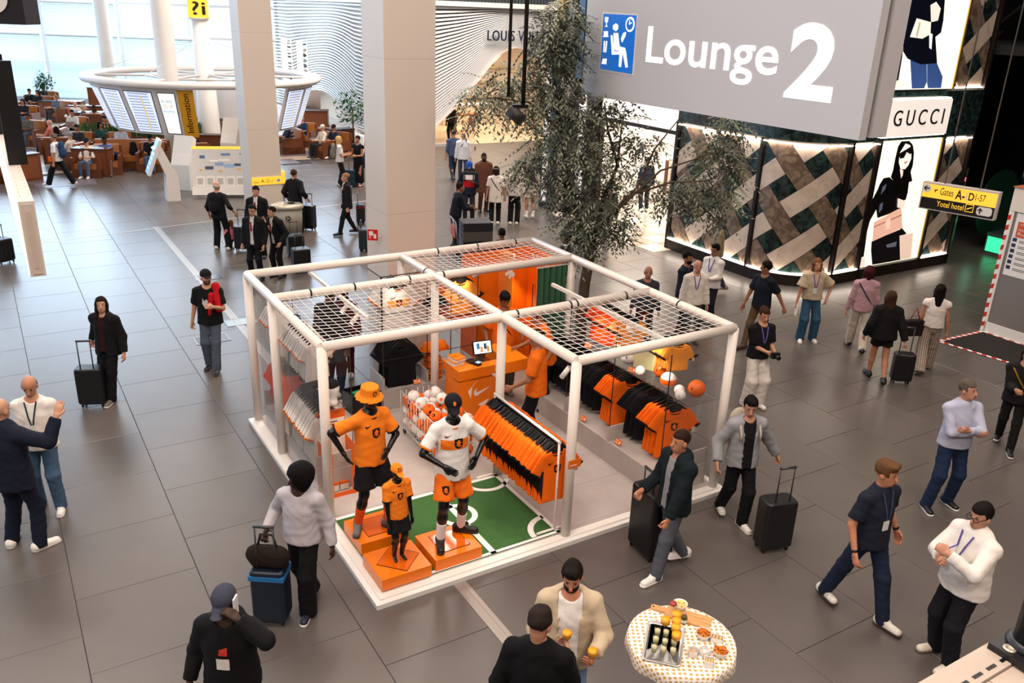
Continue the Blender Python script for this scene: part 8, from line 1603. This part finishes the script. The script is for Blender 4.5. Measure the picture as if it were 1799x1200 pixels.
for r, z, wv_ in ((TRD * .5, TZ, 0), (TRD * .97, TZ, 0), (TRD, TZ - .008, 0), (TRD + .008, TZ - .06, .008), (TRD + .004, TZ - .12, .014)):
    for k in range(n): a = 2 * math.pi * k / n; q = r + wv_ * math.sin(a * 9); vs.append((q * math.cos(a), q * math.sin(a), z))
fs = [(0, 1 + k, 1 + (k + 1) % n) for k in range(n)] + [(1 + l * n + k, 1 + (l + 1) * n + k, 1 + (l + 1) * n + (k + 1) % n, 1 + l * n + (k + 1) % n) for l in range(4) for k in range(n)]
mb.add(vs, fs, 0, True); mb.build('table_cloth', DOT, tb_); MB().lathe([(TRD - .02, TZ - .03), (TRD - .02, TZ - .005)], 32).build('table_top', M('top_dark', '#2a2522', .6), tb_)
for k in range(2):
    s_ = 1 if k else -1
    MB().bar((s_ * .16, -.12, TZ - .03), (-s_ * .10, -.10, .01), .05, .03).build('leg', BLACKM, tb_); MB().bar((s_ * .20, .14, TZ - .03), (-s_ * .18, .16, .01), .05, .03).build('leg', BLACKM, tb_)
def TT(px, py, z=TZ): return G(px, py, z)
# tray
A_, B_, C_, D_ = TT(1137, 1092), TT(1202, 1103), TT(1195, 1176), TT(1129, 1160); ctr = (A_ + B_ + C_ + D_) / 4; ux = ((B_ - A_) + (C_ - D_)).normalized(); uy = Z_.cross(ux); hw = ((B_ - A_).length + (C_ - D_).length) / 4; hl = ((A_ - D_).length + (B_ - C_).length) / 4; trz = math.atan2(ux.y, ux.x)
ty = thing('serving_tray', 'oblong chrome serving tray on the dotted table', 'tray', ctr + Z_ * .002, trz); CHR = M('chrome', '#e2dfdc', .28, 1.)
def rrect(w, l, r, n=5): return [(sx * (w - r) + r * math.cos(R(a0 + 90 * k / (n - 1))), sy * (l - r) + r * math.sin(R(a0 + 90 * k / (n - 1)))) for sx, sy, a0 in ((1, 1, 0), (-1, 1, 90), (-1, -1, 180), (1, -1, 270)) for k in range(n)]
pr = [rrect(hw - .025, hl - .025, .02), rrect(hw - .02, hl - .02, .025), rrect(hw - .005, hl - .005, .03), rrect(hw, hl, .03)]; zz = [.002, .003, .016, .012]; m_ = len(pr[0]); mb = MB(); mb.add([(x, y, z) for q, z in zip(pr, zz) for x, y in q], [tuple(range(m_))] + [(l * m_ + j, l * m_ + (j + 1) % m_, (l + 1) * m_ + (j + 1) % m_, (l + 1) * m_ + j) for l in range(3) for j in range(m_)], 0, True); mb.build('tray_dish', CHR, ty); MB().tube([(x, y, .014) for x, y in pr[3]], .004, 6, closed=True).build('tray_rim', CHR, ty)
# glasses
GL = glass_mat('wine_glass', (.97, .97, .97), .55); JU = M('orange_juice', '#f2a712', .25, emit=.0); SEED = M('popcorn_mix', '#d8cda0', .7, noise=(160, .5))
def glass(label, pos, kind, group='glasses on the table'):
    t = thing('stem_glass' if kind != 'shot' else 'tasting_glass', label, 'glass', pos, random.uniform(0, 6), group)
    if kind == 'shot':
        MB().lathe([(.024, .0), (.024, .004), (.007, .012), (.007, .05), (.02, .065), (.026, .10), (.024, .15)], 14, cap=False).build('glass_bowl', GL, t); MB().lathe([(.0, .062), (.017, .066), (.0225, .10), (.023, .118), (0, .124)], 12).build('filling', SEED, t)
    else:
        MB().lathe([(.032, .0), (.032, .003), (.006, .01), (.005, .085), (.012, .10), (.036, .125), (.041, .155), (.038, .19)], 18, cap=False).build('glass_bowl', GL, t)
        if kind == 'juice': MB().lathe([(0, .100), (.011, .102), (.034, .126), (.0385, .155), (.038, .172), (0, .172)], 18).build('juice', JU, t)
    return t
for k, (px, py) in enumerate(((1147, 1157), (1150, 1142), (1153, 1128), (1163, 1160), (1166, 1146), (1168, 1130), (1180, 1162), (1182, 1146))): glass('tasting glass of popcorn mix on the tray, %s row %s' % (['left', 'middle', 'right'][min(2, k // 3)], ['front', 'middle', 'rear'][k % 3]), TT(px, py) + Z_ * .005, 'shot', 'tasting glasses on the tray')
for px, py, lb in ((1166, 1118, 'glass of orange juice standing alone left on the tray'), (1185, 1108, 'rearmost glass of orange juice by the bread board'), (1185, 1120, 'second glass of orange juice in the row'), (1184, 1131, 'third glass of orange juice in the row'), (1185, 1145, 'front glass of orange juice in the row on the tray')): glass(lb, TT(px, py) + Z_ * .005, 'juice', 'orange juice glasses')
glass('empty stem glass in front of the white dishes', TT(1213, 1172) + Z_ * .0, 'empty')
# board
a, b = TT(1170, 1075), TT(1248, 1098); bx_ = (b - a).normalized(); bl_ = (b - a).length; t = thing('cutting_board', 'wooden cutting board with a round handle on the dotted table', 'board', a + Z_ * .002, math.atan2(bx_.y, bx_.x)); BW_ = M('board_wood', '#c9935c', .5, noise=(18, .15))
MB().bx(0, bl_, -.075, .075, 0, .016).build('board_slab', BW_, t); MB().prism([(-.13, -.02), (-.11, -.032), (0, -.03), (0, .03), (-.11, .032), (-.13, .02)], .016, (0, 0, 0), (1, 0, 0), (0, 1, 0)).build('board_handle', BW_, t); MB().lathe([(.009, .0162), (.009, .0168)], 10, (-.11, 0, 0)).build('handle_hole', BLACKM, t)
for k, (u, v) in enumerate(((.6, .02), (.7, .03), (.8, -.02))): MB().bx(bl_ * u, bl_ * u + .07, v, v + .008, .016, .022).build('bread_stick', M('stick_tan', '#d8aa70', .6), t)
def bowl(label, px, py, r, mt, nm):
    c = TT(px, py); t = thing('snack_bowl', label, 'bowl', c, 0, 'white snack bowls'); CER = M('ceramic_white', '#f0ebe6', .2); MB().lathe([(r * .55, 0), (r * .8, .02), (r, .055), (r * 1.02, .06), (r * .96, .058), (r * .75, .03)], 24, cap=False).build('bowl_dish', CER, t); r_ = random.Random(px); mb = MB()
    for k in range(60): q = math.sqrt(r_.random()) * r * .85; a = r_.uniform(0, 6.28); mb.ball((q * math.cos(a), q * math.sin(a), .05 + .012 * (1 - (q / r) ** 2) + r_.uniform(-.004, .006)), .009 * r_.uniform(.8, 1.3), 6, 4, (1.2, .9, .8))
    mb.build(nm, mt, t)['kind'] = 'stuff'; MB().lathe([(0, .03), (r * .9, .046), (0, .05)], 18).build('bowl_fill', mt, t)
NUT = M('nuts_orange', '#d0741c', .5, noise=(40, .35)); POP = M('popcorn', '#f0cf86', .7, noise=(50, .2))
bowl('white bowl of orange nuts behind the small dishes', 1235, 1121, .062, NUT, 'nuts'); bowl('white bowl of orange nuts at the front right of the table', 1265, 1152, .064, NUT, 'nuts'); bowl('white bowl of popcorn at the far edge of the table', 1194, 1070, .062, POP, 'popcorn_pieces')
def dish(label, px, py, w, d, h, rz, food):
    t = thing('square_dish', label, 'dish', TT(px, py), rz, 'small white square dishes'); CER = M('ceramic_white', '#f0ebe6', .2); MB().bx(-w, w, -d, d, 0, .005).build('dish_floor', CER, t)
    for x0, x1, y0, y1 in ((-w, w, -d, -d + .004), (-w, w, d - .004, d), (-w, -w + .004, -d, d), (w - .004, w, -d, d)): MB().bx(x0, x1, y0, y1, 0, h).build('dish_side', CER, t)
    for k in range(food): MB().bar((-w * .6 + w * 1.1 * (k % 3) / 2, -d * .6, .012 + .01 * (k // 3)), (-w * .5 + w * 1.1 * (k % 3) / 2, d * .6, .022 + .012 * (k // 3)), .016).build('biscuit', M('biscuit', '#d9a565', .7), t)
dish('white square dish with waffles behind the front nuts', 1259, 1126, .05, .035, .04, -.3, 6); dish('white square dish with one biscuit beside the front nuts', 1237, 1148, .042, .036, .045, .5, 1); dish('white square dish holding the tasting spoon area, left', 1217, 1150, .036, .04, .045, -.2, 2); dish('white square dish of biscuit fingers at the table front', 1245, 1168, .038, .038, .05, -.2, 6)
t = thing('jam_jar', 'small glass jar of green relish with a white label', 'jar', TT(1201, 1094), .3); MB().lathe([(.027, 0), (.028, .05), (.024, .062), (.024, .07)], 8).build('jar_body', M('relish', '#5a4a1e', .3), t); MB().lathe([(.0285, .012), (.0289, .042)], 8, cap=False).build('jar_label', WHITE, t); MB().tube([(0, 0, .05), (.02, .0, .12)], .003, 5).build('spoon', CHR, t)
t = thing('glass_jug', 'clear glass jug with a red lid behind the juice glasses', 'jug', TT(1180, 1083), 0); MB().lathe([(.034, 0), (.036, .11), (.03, .13)], 16, cap=False).build('jug_body', GL, t); MB().lathe([(0, .12), (.032, .125), (.03, .14), (0, .142)], 14).build('jug_lid', M('jug_red', '#9a3438', .4), t)
# drinks in hands
for key, i, lb in (('m_beard', 1, 'glass of orange juice in the bearded man\'s hand'), ('m_black', 0, 'glass of orange juice held by the man in the black jumper')):
    p = PP[key]; w = p['root'].matrix_basis @ Vector(p['wr'][i] + (p['wr'][i] - p['el'][i]) / np.linalg.norm(p['wr'][i] - p['el'][i]) * .09); glass(lb, w - Z_ * .07, 'juice', 'drinks in hands')
# white steel ledge and post of the gallery in front of the camera
e0_, e1_ = G(1612, 1200, 5.0), G(1790, 1098, 5.0); d = (e1_ - e0_).normalized(); nrm = Vector((d.y, -d.x, 0)); lg = thing('gallery_ledge', 'pale steel gallery ledge with slots at the lower right corner', 'ledge'); m4 = basis(e0_, d, Z_.cross(d), Z_)
LM_ = M('ledge_paint', '#b5a598', .5)
MB().bx(-.6, 1.2, -.040, 0, -.012, 0, mat=m4).build('edge_strip', LM_, lg); MB().bx(-.6, 1.2, -.6, -.042, -.014, -.003, mat=m4).build('ledge_plate', LM_, lg); MB().bx(-.6, 1.2, -.01, 0, -.10, -.012, mat=m4).build('ledge_lip', LM_, lg)
for k in range(9): MB().bx(-.02 + k * .031, -.02 + k * .031 + .019, -.033, -.028, .0, .0006, mat=m4).build('slot', BLACKM, lg)
for x in (.09, .33): MB().bx(x, x + .0015, -.6, -.042, -.003, -.0024, mat=m4).build('plate_seam', M('seam', '#8a7a70', .7), lg)
gp = thing('gallery_post', 'black steel post on a bolted base plate at the lower right corner', 'post'); pc2 = G(1803, 1150, 5.0); pm = basis(pc2, d, Z_.cross(d), Z_)
MB().bx(-.036, .09, -.055, .034, 0, .010, mat=pm).build('base_plate', M('post_black', '#17171b', .4), gp); MB().tube([pc2 + d * .012 + Z_ * .01, pc2 + d * .012 + Z_ * .55], .026, 16).build('post_tube', M('post_black', '#17171b', .4), gp); mb = MB(); mb.lathe([(.034, .010), (.034, .014), (.028, .02)], 20, pc2 + d * .012); mb.build('post_collar', M('post_black', '#17171b', .4), gp)
for x, y in ((-.024, .012), (-.024, -.03), (.01, -.045)): mb = MB(); mb.lathe([(.0085, .010), (.0085, .012), (.003, .0125), (.003, .011)], 14, pm @ Vector((x, y, 0))); mb.build('bolt', M('bolt_pale', '#c7b9a8', .3, .6), gp)
print('TRIS', sum(len(m.polygons) * 2 for m in bpy.data.meshes), 'OBJ', len(bpy.data.objects))
